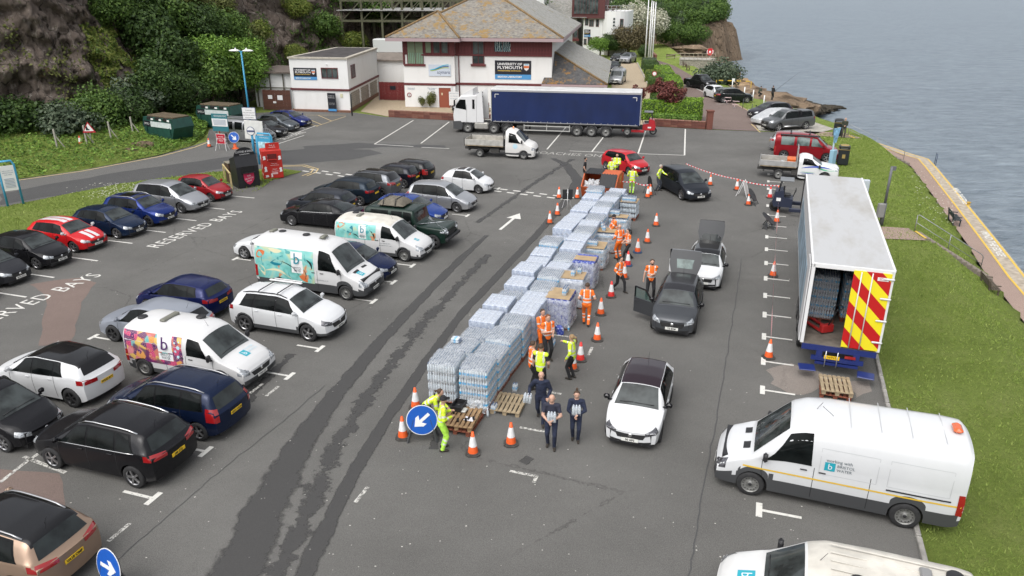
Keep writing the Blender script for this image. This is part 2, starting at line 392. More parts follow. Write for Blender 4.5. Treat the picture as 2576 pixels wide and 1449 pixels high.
rail('handrail',[(22.6,40.1,0),(26.7,39.9,PROM_Z)],'galvanised handrail down the steps behind the open box trailer',posts=3)
rail('handrail',[(31.0,69.2,0),(36.4,68.9,PROM_Z)],'galvanised handrail down the steps near the bin and standing man',posts=3)
lad=thing('quay_ladder_rail','dark blue ladder handrail standing at the quay corner','handrail',G(2352,415,PROM_Z))
for s in (-.35,.35):MB().tube([(s,0,0),(s,0,1.05)],.03,6).build('post',[M('navy_metal',(.03,.05,.10),.5)],lad)
for h in (.45,1.0):MB().tube([(-.35,0,h),(.35,0,h)],.025,6).build('bar',[M('navy_metal',(0,0,0))],lad)
lad.rotation_euler.z=R(70)
bol=thing('mooring_bollard','squat yellow mooring bollard on the quay edge','bollard',G(2436,516,PROM_Z))
MB().lathe([(0.0,.26),(.12,.25),(.16,.2),(.1,.14),(.1,.03),(.18,0)],12).build('post',[M('rusty_yellow',(.42,.27,.05),.8,var=.4,vs=12)],bol)
def pxpoly(pts,z):return [G(a,b,z) for a,b in pts]
WZ=.010
def wet_mat(name,cut,gain):
 b=NB(name);sp=b.node('SeparateXYZ');b.n.links.new(b.tc.outputs['UV'],sp.inputs[0])
 v=b.math('ABSOLUTE',sp.outputs['Y']);n1=b.noise(1.1,6,.68);n2=b.noise(4.5,5,.7)
 f=b.math('ADD',v,b.math('ADD',b.math('MULTIPLY',b.math('SUBTRACT',n1,.5),gain),b.math('MULTIPLY',b.math('SUBTRACT',n2,.5),gain*.55)))
 b.set('Base Color',b.mix(b.ramp(b.noise(60,3),[(.3,0),(.7,1)]),(.042,.041,.040),(.070,.068,.066))).set('Roughness',.6).set('Specular IOR Level',.4)
 tr=b.node('BsdfTransparent');mx=b.node('MixShader');out=b.n.nodes['Material Output']
 b.n.links.new(b.ramp(f,[(cut-.10,.92),(cut+.10,0)]),mx.inputs[0]);b.n.links.new(tr.outputs[0],mx.inputs[1]);b.n.links.new(b.b.outputs[0],mx.inputs[2]);b.n.links.new(mx.outputs[0],out.inputs[0]);return b.m
WETM,WETS=wet_mat('wet_streak',.62,.75),wet_mat('wet_splotches',.30,1.9)
def wet(pts,mat,k=1.5):
 """pts: picture x, y and half-width in metres, near to far"""
 P=[(G(x,y,WZ),w*k) for x,y,w in pts];Q=[]
 for (p,w),(q,u) in zip(P,P[1:]):
  for i in range(8):Q.append((p.lerp(q,i/8),w+(u-w)*i/8))
 Q.append(P[-1]);V=[]
 for i,(p,w) in enumerate(Q):
  t=(Q[min(i+1,len(Q)-1)][0]-Q[max(i-1,0)][0]).normalized();n=Vector((-t.y,t.x,0));V+=[p-n*w,p+n*w]
 me=bpy.data.meshes.new('wet_streak');me.from_pydata([tuple(v) for v in V],[],[(2*i,2*i+2,2*i+3,2*i+1)[::-1] for i in range(len(Q)-1)])
 uv=me.uv_layers.new(name='UVMap')
 for l in me.loops:uv.data[l.index].uv=(0,-1+2*(l.vertex_index%2))
 link('wet_streak',me,carpark,mat)
wet([(560,1500,.66),(620,1390,.64),(680,1260,.58),(745,1130,.46),(850,985,.33),(960,855,.27),(1090,720,.22),(1160,650,.22),(1225,592,.12)],WETM)
wet([(745,1500,.24),(790,1390,.26),(850,1270,.22),(895,1180,.22),(975,1050,.21),(1080,900,.2),(1165,785,.2),(1260,685,.2),(1350,590,.2),(1420,510,.25),(1455,455,.4),(1425,415,.35),(1390,398,.2)],WETM)
WZ+=.001
wet([(690,1449,.4),(760,1320,.45),(840,1130,.5),(950,960,.42),(1060,820,.45),(1160,710,.4),(1230,640,.3)],WETS)
wet([(1090,1130,.25),(1110,1060,.25),(1140,1000,.2)],WETS);wet([(1315,1165,.16),(1335,1150,.16)],WETM);wet([(1200,560,.25),(1330,470,.3),(1440,400,.3)],WETS);wet([(560,1080,.3),(640,985,.3),(735,890,.25)],WETS)
WZ-=.001
sheet('wet_streak',pxpoly([(760,368),(900,360),(1120,366),(1122,372),(960,370),(860,378),(770,385)],WZ),WZ+.004,ASPH_DARK,carpark,.15,.7,21)
LZ=.016
def line(a,b,w=.1,mat=None,z=LZ,name='bay_line'):
 a,b=Vector((*a[:2],z)),Vector((*b[:2],z));t=(b-a).normalized();n=Vector((-t.y,t.x,0))*w/2
 return MB().add([a-n,b-n,b+n,a+n],[(0,1,2,3)]).build(name,[mat or LINE],carpark)
def tee(c,stem=1.0,s=1,cap=.55,mat=None,capoff=0):
 c=Vector(c);line(c-E2*cap/2+E2*capoff,c+E2*cap/2+E2*capoff,.16,mat);line(c+E1*s*.08,c+E1*s*stem,.1,mat,LZ+.001)
T0=G(1918,981.6)
for k in range(-3,17):
 if k in (-1,-2):continue
 tee(T0+E2*2.2*k,1.05,1,.6)
for x,y in ((805,878),(729,947),(940,759),(990,711),(1038,669),(386,1255),(518,1137),(1176,543),(1254,475),(1075,622)):
 tee(G(x,y),1.0,-1,.55)
for x,y in ((235,848),(593,651),(478,698)):tee(G(x,y),.9,1,.5)
for x,y,s in ((1350,1199,-1),(1438,737,-1),(1398,807,-1),(1430,848,1),(1412,992,-1),(1370,1087,-1),(1482,690,-1)):
 line(G(x,y)-E1*.8,G(x,y),.1,LINE_WORN);
 if y>1150:line(G(x,y)-E2*.3,G(x,y)+E2*.05,.1,LINE_WORN)
for x,y in ((1485,884),(685,985),(300,1340),(645,978),(910,1245)):line(G(x,y)-E2*.35,G(x,y)+E2*.35,.11,LINE_WORN)
for x,y in ((591,494),(514,522),(441,550),(362,579),(277,606),(187,649),(75,690),(2,738)):line(G(x,y)-E1*.6,G(x,y)+E1*1.5,.11)
for a,b in (((60,1150),(165,1190)),((0,1215),(70,1160)),((70,1160),(100,1140))):line(G(*a),G(*b),.12,LINE_WORN)
put_text('RESERVED BAYS',1.15,LINE,E2,-E1,G(500,573,LZ),carpark,'ground_lettering',width=(G(622,531)-G(363,615)).length,space=1.12)
LR=(G(622,531)-G(363,615)).length
pe=G(240,689,LZ);put_text('RESERVED BAYS',1.15,LINE,E2,-E1,pe-E2*LR/2+E1*.1,carpark,'ground_lettering',width=LR,space=1.12)
def dashes(a,b,n,rows=2,duty=.55,w=.2,gap=.62,mat=None):
 a,b=Vector(G(*a)),Vector(G(*b));d=(b-a)/n;nn=Vector((-d.y,d.x,0)).normalized()*gap
 for k in range(n):
  for r in range(rows):p=a+d*(k+.18*r)+nn*(r-.5);line(p,p+d*duty,w,mat,name='dash_line')
dashes((768,428),(1050,466),9);dashes((1248,478),(1450,502),6)
dashes((1120,474),(1180,480),2)
AR=[(-1.55,-.07),(.5,-.07),(.5,-.36),(1.5,0),(.5,.36),(.5,.07),(-1.55,.07)]
c0,c1=G(1258,578),G(1308,537);ad=(c1-c0).normalized();an=Vector((-ad.y,ad.x,0));ac=(c0+c1)/2;k=(c1-c0).length/3.05
sheet('direction_arrow',[ac+ad*x*k+an*y*1.25 for x,y in AR],LZ,LINE,carpark)
for a,b in (((942,363),(1040,303)),((1059,361),(1130,307)),((1376,376),(1424,320)),((1489,382),(1530,330)),((1605,387),(1624,330)),((1722,391),(1724,325))):line(G(*a),G(*b),.12)
for a,b in (((942,363),(1040,369)),((1060,371),(1130,374)),((1433,380),(1605,387)),((1605,387),(1722,391))):line(G(*a),G(*b),.12)
put_text('COACHES ONLY',1.4,LINE_WORN,G(1510,394)-G(1340,385),E2,G(1440,388.5,LZ),carpark,'ground_lettering',width=6.8)
put_text('SCYMARIS',1.0,LINE,G(765,331)-G(708,350),Vector((-1,1.6,0)),G(737,341,LZ),carpark,'ground_lettering',width=(G(765,331)-G(708,350)).length)
for a,b in (((684,357),(793,317)),((700,362),(765,341)),((600,358),(660,362))):line(G(*a),G(*b),.1)
for x,y in ((700,341),(724,332),(750,318)):line(G(x,y),G(x+16,y+5),.1)
for a,b in (((776,300),(810,314)),((800,290),(835,305)),((770,290),(870,290)),((795,318),(870,293)),((778,312),(800,318))):line(G(*a),G(*b),.09,YEL_PALE)
stripe('edge_line',[(x+.25,y-.25) for x,y in road_far[1:]],.14,.02,YEL_PALE,road)
for dx in (0,.35):stripe('edge_line',[(-17.8-dx,56.2+dx*.3),(-16.0+dx*.2,56.4+dx),(-14.9+dx,55.4),(-14.8+dx,54.2),(-15.2+dx,53.2)],.1,.02,YEL_PALE,carpark)
line(G(1850,262),G(1905,290),.1,YEL_PALE);line(G(1890,312),G(1912,333),.1,YEL_PALE)
for a,b in (((1745,220),(1800,247)),((1790,240),(1812,243)),((1800,262),(1830,262))):line(G(*a),G(*b),.1,None,.03)
fl=MB();rf=random.Random(5)
for k in range(420):
 p=G(rf.uniform(100,2100),rf.uniform(560,1449),.013);s=rf.uniform(.008,.03);a=rf.uniform(0,6)
 fl.add([p+Vector((math.cos(a+t)*s,math.sin(a+t)*s*rf.uniform(.4,1),0)) for t in (0,1.6,3.1,4.7)],[(0,1,2,3)])
tag(fl.build('paint_flecks',[M('fleck',(.5,.48,.44),.8)],carpark),kind='stuff')
for k,pts in enumerate(([(1733,1449),(1765,1250),(1800,1071),(1828,901),(1850,760),(1867,640)],[(250,1449),(420,1300),(560,1180),(700,1070),(830,960)],[(560,840),(700,740),(830,640)])):
 P=[]
 for a,b in zip(pts,pts[1:]):
  for i in range(10):q=G(a[0]+(b[0]-a[0])*i/10,a[1]+(b[1]-a[1])*i/10);P.append((q.x+rnd.uniform(-.03,.03),q.y+rnd.uniform(-.03,.03)))
 o=stripe('tar_seam',P,.026 if k else .036,.013,ASPH_DARK,carpark)
WORN=asphalt('worn_asphalt',(.21,.185,.165),.4)
sheet('worn_patch',pxpoly([(1925,930),(1990,915),(2060,935),(2090,960),(2040,985),(1990,990),(1940,965)],.009),.009,WORN,carpark,.16,.3,31);sheet('worn_patch',pxpoly([(2130,965),(2180,958),(2195,985),(2150,1000)],.009),.009,WORN,carpark,.12,.3,33)
class Wall:
 """vertical plane through a ground point; picture position -> (along, up)"""
 def __init__(s,p0,ang):s.o=Vector((p0[0],p0[1],0));s.e=d2(ang);s.n=d2(ang-90);s.ang=R(ang)
 def at(s,px,py):
  u=(px-1288)/F_PX;v=-(py-724.5)/F_PX
  d=Vector((u,math.cos(PITCH)+v*math.sin(PITCH),-math.sin(PITCH)+v*math.cos(PITCH)));c=Vector((0,0,CAM_H))
  t=(s.o-c).dot(s.n)/d.dot(s.n);p=c+d*t;return (p-s.o).dot(s.e),p.z
 def loc(s,a,z,out=0.0):return s.o+s.e*a+s.n*out+Vector((0,0,z))
 def rect(s,x0,y0,x1,y1):
  a,z1=s.at(x0,y0);b,z0=s.at(x1,y1);return a,z0,b,z1
def wbox(w,t,name,r,d0,d1,mat,bev=0.0):
 """box on a wall: r=(a0,z0,a1,z1), from d0 to d1 out of the wall; t is an Empty at w.o rotated like the wall (x along, -y out)"""
 a0,z0,a1,z1=r;return MB().box(((a0+a1)/2,-(d0+d1)/2,(z0+z1)/2),(abs(a1-a0),abs(d1-d0),abs(z1-z0)),bev=bev).build(name,[mat],t)
def plank_gate(t,x0,x1,z0,z1,y,mat,n):
 w=(x1-x0)/n;me=MB().box((0,0,0),(w*.94,.04,z1-z0),bev=.008).mesh('plank',[mat])
 for k in range(n):link('plank',me,t,loc=(x0+w*(k+.5),y+rnd.uniform(-.006,.006),(z0+z1)/2+rnd.uniform(-.02,.02)))
def window(t,r,nx,frame_m,glass_m,d=.05,fw=.07,ny=1):
 a0,z0,a1,z1=r;f=bpy.data.objects.new('window',None);COL.objects.link(f);f.parent=t;b=MB()
 for x in (a0,a1):b.box((x,-d,(z0+z1)/2),(fw,.1,z1-z0+fw))
 for z in (z0,z1):b.box(((a0+a1)/2,-d-.003,z),(a1-a0+fw,.1,fw))
 for k in range(1,nx):b.box((a0+(a1-a0)*k/nx,-d,(z0+z1)/2),(fw*.7,.09,z1-z0))
 for k in range(1,ny):b.box(((a0+a1)/2,-d,z0+(z1-z0)*k/ny),(a1-a0,.085,fw*.6))
 b.build('frame',[frame_m],f)
 for k in range(nx):
  xa,xb=a0+(a1-a0)*k/nx,a0+(a1-a0)*(k+1)/nx
  MB().box(((xa+xb)/2,-d+.01,(z0+z1)/2),(xb-xa-.02,.02,z1-z0-.02)).build('pane',[glass_m],f)
 return f
RENDERW=NB('white_render');RENDERW.set('Base Color',RENDERW.mix(RENDERW.ramp(RENDERW.noise(1.1,6,.65,RENDERW.vmap((1,1,.35))),[(.5,0),(.82,.35)]),(.76,.76,.75),(.55,.535,.50))).set('Roughness',.85)
RENDERW.bump(RENDERW.noise(14,4,.6),.12,.03);RENDERW=RENDERW.m
MAROON=M('maroon_timber',(.115,.022,.024),.6,var=.22,vs=3,bump=.1,bs=9);FASCIA=M('pink_grey_fascia',(.36,.27,.28),.6);STONE=M('grey_stone',(.30,.29,.26),.9,var=.3,vs=4,bump=.5,bs=10)
WINGL=NB('building_glass');WINGL.set('Base Color',WINGL.mix(WINGL.ramp(WINGL.noise(.9,3),[(.4,0),(.65,1)]),(.03,.04,.04),(.10,.12,.12))).set('Roughness',.06).set('Specular IOR Level',.6);WINGL=WINGL.m
GREENIN=M('pale_green_room',(.18,.24,.15),.5);CYANL=M('brochure_blue',(.07,.27,.55),.5);NAVYS=M('sign_black',(.012,.013,.02),.45);ORANGE=M('crest_orange',(.62,.16,.05),.5);SKYB=M('crest_blue',(.25,.45,.60),.5)
def roof_mat(name,lichen,base1,base2,thr):
 b=NB(name);a=b.noise(.6,7,.72);c=b.noise(2.6,6,.75);br=b.node('TexBrick',Scale=1.0)
 br.inputs['Scale'].default_value=3.0;br.inputs['Mortar Size'].default_value=.015;br.inputs['Brick Width'].default_value=.8;br.inputs['Row Height'].default_value=.6
 b.n.links.new(b.vmap((1,1,1),src='UV'),br.inputs['Vector']);br.inputs['Color1'].default_value=(*base1,1);br.inputs['Color2'].default_value=(*base2,1);br.inputs['Mortar'].default_value=(*[k*.35 for k in base1],1)
 k=b.mix(b.ramp(c,[(.35,.0),(.7,.75)]),br.outputs['Color'],tuple(x*1.6 for x in base2))
 k=b.mix(b.ramp(b.math('ADD',b.math('MULTIPLY',a,.62),b.math('MULTIPLY',c,.38)),[(thr,0),(thr+.06,.9)]),k,lichen)
 b.set('Base Color',k).set('Roughness',.9);b.bump(br.outputs['Fac'],.7,-.04);return b.m
SLATE_O=roof_mat('lichen_slate',(.27,.165,.045),(.10,.095,.085),(.215,.20,.175),.505);SLATE_G=roof_mat('grey_slate',(.19,.15,.05),(.17,.17,.155),(.27,.265,.245),.555);SLATE_D=roof_mat('dark_slate',(.30,.155,.035),(.05,.05,.052),(.08,.08,.08),.52)
def slope(t,name,pts,mat,thick=.10):
 """one roof plane with slate coordinates; pts wound counter-clockwise seen from outside"""
 P=[Vector(p) for p in pts];nrm=(P[1]-P[0]).cross(P[-1]-P[0]).normalized();ex=Vector((0,0,1)).cross(nrm).normalized();ey=nrm.cross(ex);n=len(P)
 me=bpy.data.meshes.new(name);me.from_pydata([tuple(p) for p in P]+[tuple(p-nrm*thick) for p in P],[],[tuple(range(n)),tuple(range(2*n-1,n-1,-1))]+[(i,n+i,n+(i+1)%n,(i+1)%n) for i in range(n)])
 uv=me.uv_layers.new(name='UVMap')
 for l in me.loops:p=me.vertices[l.vertex_index].co-P[0];uv.data[l.index].uv=(p.dot(ex),p.dot(ey))
 return link(name,me,t,[mat])
def text_on(t,s,size,mat,x,z,out,width=None,name='sign_lettering',**kw):return put_text(s,size,mat,(1,0,0),(0,0,1),(x,-out,z),t,name,width=width,**kw)
def uni_sign(t,r,out,full=True):
 a0,z0,a1,z1=r;w,h=a1-a0,z1-z0;sg=bpy.data.objects.new('university_sign',None);COL.objects.link(sg);sg.parent=t
 MB().box(((a0+a1)/2,-out-.02,z0+h*.63),(w,.05,h*.74)).build('board',[NAVYS],sg);MB().box(((a0+a1)/2,-out-.02,z0+h*.13),(w,.052,h*.26)).build('blue_strip',[CYANL],sg)
 o=out+.052
 for s,zz,hh,ww,xx in (('UNIVERSITY OF',.81,.17,.68,.41),('PLYMOUTH',.62,.22,.68,.41),('Advancing knowledge, transforming lives',.46,.06,.66,.40)):text_on(sg,s,h*hh,WHITE if hh>.1 else M('sign_gold',(.6,.42,.1),.5),a0+w*xx,z0+h*zz,o,w*ww,bold=.006*h)
 text_on(sg,'BRIXHAM LABORATORY',h*.13,WHITE,a0+w*.41,z0+h*.13,o+.002,w*.68,bold=.006*h)
 cx,cz,cw=a0+w*.87,z0+h*.67,w*.075;sh=[(-1,.95),(1,.95),(1,-.1),(.7,-.7),(0,-1.15),(-.7,-.7),(-1,-.1)]
 MB().add([(cx+x*cw,-o,cz+z*cw*1.2) for x,z in sh],[tuple(range(7))[::-1]]).build('crest',[WHITE],sg)
 MB().box((cx,-o-.006,cz),(cw*1.9,.006,cw*.8)).build('crest_band',[ORANGE],sg);MB().box((cx,-o-.006,cz+cw*.85),(cw*1.5,.006,cw*.4)).build('crest_field',[SKYB],sg)
 return sg
B=Wall(G(1026,266.7),-8);mb=thing('laboratory_building','large white and maroon laboratory with lichen-covered hipped slate roof','building',B.o,B.ang)
aR=B.at(1389,137)[0];zBand=B.at(1100,211)[1];zUp=B.at(1200,138.5)[1];zE=B.at(1100,97)[1]+.1;D=34.0
MB().box((aR/2,D/2,zE/2),(aR,D,zE)).build('wall',[RENDERW],mb)
bay=B.at(1146,150)[0]
MB().box((bay/2-.06,-.25,zE/2),(bay+.12,.6,zE-.02)).build('bay_wall',[RENDERW],mb)
MB().box((bay/2-.1,-.30,zBand),(bay+.25,.62,.26),bev=.02).box(((aR+bay)/2,-.02,zBand+.06),(aR-bay,.16,.26),bev=.02).build('string_course',[MAROON],mb)
def boards(x0,x1,z0,z1,y,w=.32):
 n=max(1,int((x1-x0)/w));ww=(x1-x0)/n;me=MB().box((0,0,0),(ww*.96,.05,z1-z0),bev=.008).mesh('cladding_board',[MAROON])
 for k in range(n):link('cladding_board',me,mb,loc=(x0+ww*(k+.5),y,(z0+z1)/2))
MB().box(((aR+bay)/2,-.012,(zUp+zE)/2),(aR-bay,.04,zE-zUp)).build('cladding_backing',[MAROON],mb);MB().box((bay/2,-.56,(zUp+zE)/2),(bay+.18,.05,zE-zUp)).build('cladding_backing',[MAROON],mb)
tw=B.rect(1186,102,1220,164);aw=B.rect(1243,101.6,1285,131)
for x0,x1 in ((bay,tw[0]),(tw[2],aw[0]),(aw[2],aR)):boards(x0,x1,zUp,zE,-.045)
boards(-.12,.12,zUp-1.1,zE,-.60);boards(bay-.55,bay,zUp,zE,-.6)
MB().box(((aR+bay)/2,-.08,zUp),(aR-bay,.14,.18),bev=.02).build('sill_course',[MAROON],mb);MB().box((bay*.68,-.62,zUp),(bay*.66,.14,.18),bev=.02).build('sill_course',[MAROON],mb)
c0=B.rect(1024,101,1069,160);MB().box(((c0[0]+c0[2])/2-.05,-.6,c0[1]-.12),(c0[2]-c0[0]+.5,.16,.24),bev=.02).build('corner_sill',[MAROON],mb)
def wshift(f,y):f.location.y=y;return f
wshift(window(mb,(c0[0]+.12,c0[1],c0[2],zE-.05),2,MAROON,GREENIN),-.56)
for k in range(9):MB().box((c0[0]+.3+k*.2,-.66,c0[1]+.62),(.035,.03,1.15)).build('baluster',[M('mint_rail',(.30,.52,.42),.5)],mb)
x=c0[2]+.12
for x0,x1 in ((B.at(1073,120)[0],B.at(1088,120)[0]),(B.at(1093,120)[0],B.at(1110,120)[0]),(B.at(1113,120)[0],B.at(1130,120)[0])):wshift(window(mb,(x0,zUp+.2,x1,zE-.06),1,MAROON,WINGL if x0>3 else GREENIN),-.56)
window(mb,(tw[0]+.12,tw[1]+.15,tw[2]-.1,zE-.05),2,MAROON,WINGL);MB().box(((tw[0]+tw[2])/2,-.1,tw[1]),(tw[2]-tw[0]+.2,.2,.25),bev=.02).build('window_sill',[MAROON],mb)
wv=NB('wave_art_glass');ww_=wv.node('TexWave',Scale=1.6,Distortion=9.0,Detail=3.0);wv.n.links.new(wv.tc.outputs['Object'],ww_.inputs['Vector']);wv.set('Base Color',wv.ramp(ww_.outputs['Fac'],[(.35,(.015,.05,.065)),(.75,(.09,.20,.22)),(.92,(.45,.55,.55))])).set('Roughness',.15)
window(mb,(aw[0],aw[1],aw[2],zE-.05),2,MAROON,wv.m)
uni_sign(mb,B.rect(1245,151.8,1336,200.4),.0)
sc=B.rect(1081,161,1137,190.5);MB().box(((sc[0]+sc[2])/2,-.60,(sc[1]+sc[3])/2),(sc[2]-sc[0],.06,sc[3]-sc[1])).build('scymaris_board',[M('pale_board',(.56,.62,.70),.5)],mb)
text_on(mb,'scymaris',.55,M('navy_ink',(.02,.03,.10),.5),sc[0]+(sc[2]-sc[0])*.68,sc[1]+.42,.64,1.45)
for k,(m,off) in enumerate(((M('wave_navy',(.01,.06,.25),.5),0),(M('wave_cyan',(.05,.45,.62),.5),.13),(M('wave_lime',(.35,.45,.12),.5),-.12))):
 w_=sc[2]-sc[0];P=[(sc[0]+w_*(.08+.84*i/14),-.642-.002*k,sc[1]+.85+off*(.3+i/14)+.22*math.sin((i/14-.45)*3.6)) for i in range(15)]
 MB().grid([[(p[0],p[1],p[2]-.045) for p in P],[(p[0],p[1],p[2]+.045) for p in P]],0,False).build('logo_wave',[m],mb)
dr=B.rect(1107,219,1138,267.5);dd=MB().box(((dr[0]+dr[2])/2,-.56,(dr[3])/2),(dr[2]-dr[0],.1,dr[3]),bev=.01).build('door',[M('door_terracotta',(.26,.065,.035),.5)],mb)
MB().box(((dr[0]+dr[2])/2,-.56,dr[3]+.1),(dr[2]-dr[0]+.3,.2,.2)).box((dr[0]-.08,-.56,dr[3]/2),(.14,.2,dr[3])).box((dr[2]+.08,-.56,dr[3]/2),(.14,.2,dr[3])).build('door_frame',[WHITE],mb);MB().box((dr[0]+.35,-.62,1.5),(.16,.02,.25)).build('door_notice',[M('notice_cream',(.6,.52,.35),.6)],mb)
GI=M('sign_grey_ink',(.18,.25,.33),.6)
for px,py,s_ in ((1038,220,'Deliveries &'),(1038,223,'Contractors'),(1090,220,'Main Reception'),(1090,223,'& parking')):a,z=B.at(px,py);text_on(mb,s_,.17,GI,a,z,.575)
a,z=B.at(1033,237);MB().lathe([(.18,0),(.26,0),(.26,.02),(.18,.02)],20).build('speed_sign',[M('ring_maroon',(.25,.03,.04),.5)],mb).matrix_local=frame((1,0,0),(0,0,1),(a,-.565,z));text_on(mb,'5',.3,INK,a,z,.6)
for x in (bay+.1,):MB().tube([(aR*.37,-.1,zE),(aR*.37,-.1,.1)],.06,6).build('downpipe',[MAROON],mb)
ze=zE+.12;oh=1.25;ap=8.2
FR=(aR+oh,-oh,ze);FL=(-oh,-oh,ze);A1=(ap,8.7,12.35);A2=(ap,D-4,12.35);BR=(aR+oh,D,ze);BL=(-oh,D,ze)
slope(mb,'roof_front',[FL,FR,A1],SLATE_O);slope(mb,'roof_right',[FR,BR,A2,A1],SLATE_G);slope(mb,'roof_left',[BL,FL,A1,A2],SLATE_O);slope(mb,'roof_back',[BR,BL,A2],SLATE_G)
bl,br_,bz=(-oh-.3,-oh-.75,ze-.03),(bay+.9,-oh-.75,ze-.03),(bay*.55,3.2,ze+2.5)
slope(mb,'bay_roof_front',[bl,br_,bz],SLATE_O);slope(mb,'bay_roof_right',[br_,(bay+.9,3.2,ze+.5),bz],SLATE_O);slope(mb,'bay_roof_left',[(-oh-.3,6,ze),bl,bz],SLATE_O)
LEAD=M('ridge_tile',(.20,.13,.06),.9,var=.4,vs=6)
for p,q in ((FL,A1),(FR,A1),(A1,A2),(br_,bz),(bl,bz)):MB().tube([Vector(p)+Vector((0,0,.04)),Vector(q)+Vector((0,0,.04))],.13,6).build('ridge_tiles',[LEAD],mb)
MB().box(((FL[0]+FR[0])/2+bay/2,-oh+.0,ze-.22),(aR+2*oh-bay,.1,.34)).box((aR+oh,D/2-oh/2,ze-.22),(.1,D+oh,.34)).build('fascia',[FASCIA],mb);MB().box(((bl[0]+br_[0])/2,bl[1],ze-.25),(br_[0]-bl[0],.1,.34)).box((br_[0],-oh-.4,ze-.25),(.1,.8,.34)).box((bl[0],2,ze-.25),(.1,8,.34)).build('fascia',[FASCIA],mb)
MB().box((aR/2,D/2-oh/2,ze-.32),(aR+2*oh-.1,D+oh-.1,.1)).box((bay/2-.1,-1.0,ze-.34),(bay+2.0,1.9,.08)).build('soffit',[FASCIA],mb)
e0,e1,zl=B.at(1363.7,209)[0],B.at(1528.5,210)[0],B.at(1450,210)[1];hz=B.at(1391.9,131)[1]-.25
slope(mb,'lean_to_front',[(e0,-.7,zl),(e1,-.7,zl),(aR+.05,2.9,hz)],SLATE_D);slope(mb,'lean_to_right',[(e1,-.7,zl),(e1,27,zl),(aR+.05,24,hz),(aR+.05,2.9,hz)],SLATE_G)
MB().tube([(e1,-.7,zl+.03),(aR+.05,2.9,hz+.03)],.12,6).build('ridge_tiles',[LEAD],mb);MB().box(((e0+e1)/2,-.7,zl-.16),(e1-e0,.08,.22)).build('fascia',[FASCIA],mb)
MB().box(((aR+e1)/2-.2,13,zl/2),(e1-aR-.4,26.6,zl)).build('lean_to_wall',[RENDERW],mb)
for s_,px,py in (('COACH BAYS ONLY',0,0),):
 pb=thing('notice_board','white COACH BAYS notice board beside the terracotta door','sign',G(1143,272)+Vector((0,0,0)),B.ang);MB().box((0,0,1.05),(1.15,.05,1.5)).build('board',[WHITE],pb)
 for x in (-.45,.45):MB().box((x,.04,.8),(.06,.06,1.6)).build('post',[STEEL],pb)
 for k,s2 in enumerate(('COACH BAYS ONLY','NO PARKING','NO WAITING')):put_text(s2,.14,GI,(1,0,0),(0,0,1),(0,-.03,1.6-.28*k),pb,'sign_lettering')
p0,p1,p2=G(740,278),G(882.6,282.2),G(954.5,238.5);A_=Wall(p0,math.degrees(math.atan2((p1-p0).y,(p1-p0).x)));blk=thing('office_block','small white flat-roofed block with maroon band and black university sign','building',A_.o,A_.ang)
LA=(p1-p0).length;zT=A_.at(800,148)[1];zM=A_.at(800,225)[1];dep=13.4
inv=Matrix.Rotation(-A_.ang,3,'Z');q2=inv@(p2-p0)
foot=[(0,0),(LA,0),(q2.x,q2.y),(-.3,q2.y)]
MB().prism(foot,0,zT).build('wall',[RENDERW],blk)
def inset(k):return [(k,k),(LA-k,k),(q2.x-k,q2.y-k),(-.3+k,q2.y-k)]
MB().prism([(-.12,-.12),(LA+.12,-.12),(q2.x+.12,q2.y+.1),(-.4,q2.y+.1)],zT-.02,zT+.16).build('parapet_coping',[M('coping_stone',(.42,.39,.33),.85,var=.2,vs=4)],blk);MB().prism(inset(.38),zT+.10,zT+.165).build('flat_roof',[M('bitumen_roof',(.055,.05,.05),.9,var=.4,vs=1.2)],blk)
MB().box((LA/2-.04,-.04,zM),(LA+.15,.14,.2)).build('maroon_band',[MAROON],blk);MB().box((LA/2,-.2,.1),(LA+.3,.5,.2)).build('plinth',[M('brick_plinth',(.18,.09,.06),.9,var=.3,vs=8)],blk)
uni_sign(blk,A_.rect(737.5,170.2,798,201.2),0.0);window(blk,A_.rect(808,171,850.5,197),3,MAROON,WINGL,.02)
bs=A_.rect(828,236,852,283);MB().box(((bs[0]+bs[2])/2,-.5,.2+(bs[3])/2),(bs[2]-bs[0],.12,bs[3]-.1),bev=.01).build('totem_board',[NAVYS],blk);MB().box(((bs[0]+bs[2])/2,-.5,.26),(bs[2]-bs[0]+.01,.13,.25)).build('totem_blue_foot',[CYANL],blk)
for k,(s2,h) in enumerate((('UNIVERSITY OF',.12),('PLYMOUTH',.14),('Brixham Laboratory',.09),('Please report to reception',.07))):text_on(blk,s2,h,WHITE,(bs[0]+bs[2])/2,bs[3]-.15-(.2*k if k<2 else .45+.15*k),.57,(bs[2]-bs[0])*.8)
MB().box((LA-.9,-.04,1.75),(.3,.03,.4)).build('notice',[M('notice_yellow',(.62,.60,.42),.6)],blk);MB().box((LA-2.3,-.12,zT-.55),(.12,.25,.1),bev=.03).build('cctv_camera',[WHITE],blk)
sd_=Vector((q2.x-LA,q2.y,0));sl=sd_.length;sa=math.atan2(sd_.y,sd_.x);sh=bpy.data.objects.new('side_elevation',None);COL.objects.link(sh);sh.parent=blk;sh.location=(LA,0,0);sh.rotation_euler.z=sa
Sw=Wall(p1,math.degrees(A_.ang+sa))
wr_=Sw.rect(881.5,165,893.5,193);window(sh,(wr_[0],wr_[1],wr_[2],wr_[3]),3,MAROON,WINGL,.02);MB().box((sl/2,-.05,zM+.0),(sl,.12,.22)).build('maroon_band',[MAROON],sh);MB().box((sl/2,-.03,.2),(sl,.1,.4)).build('stone_base',[M('brick_plinth',(0,0,0))],sh)
BLK=[M('block_%d'%k,c_,.95,var=.15,vs=6) for k,c_ in enumerate(((.30,.265,.225),(.265,.235,.20),(.335,.295,.25)))]
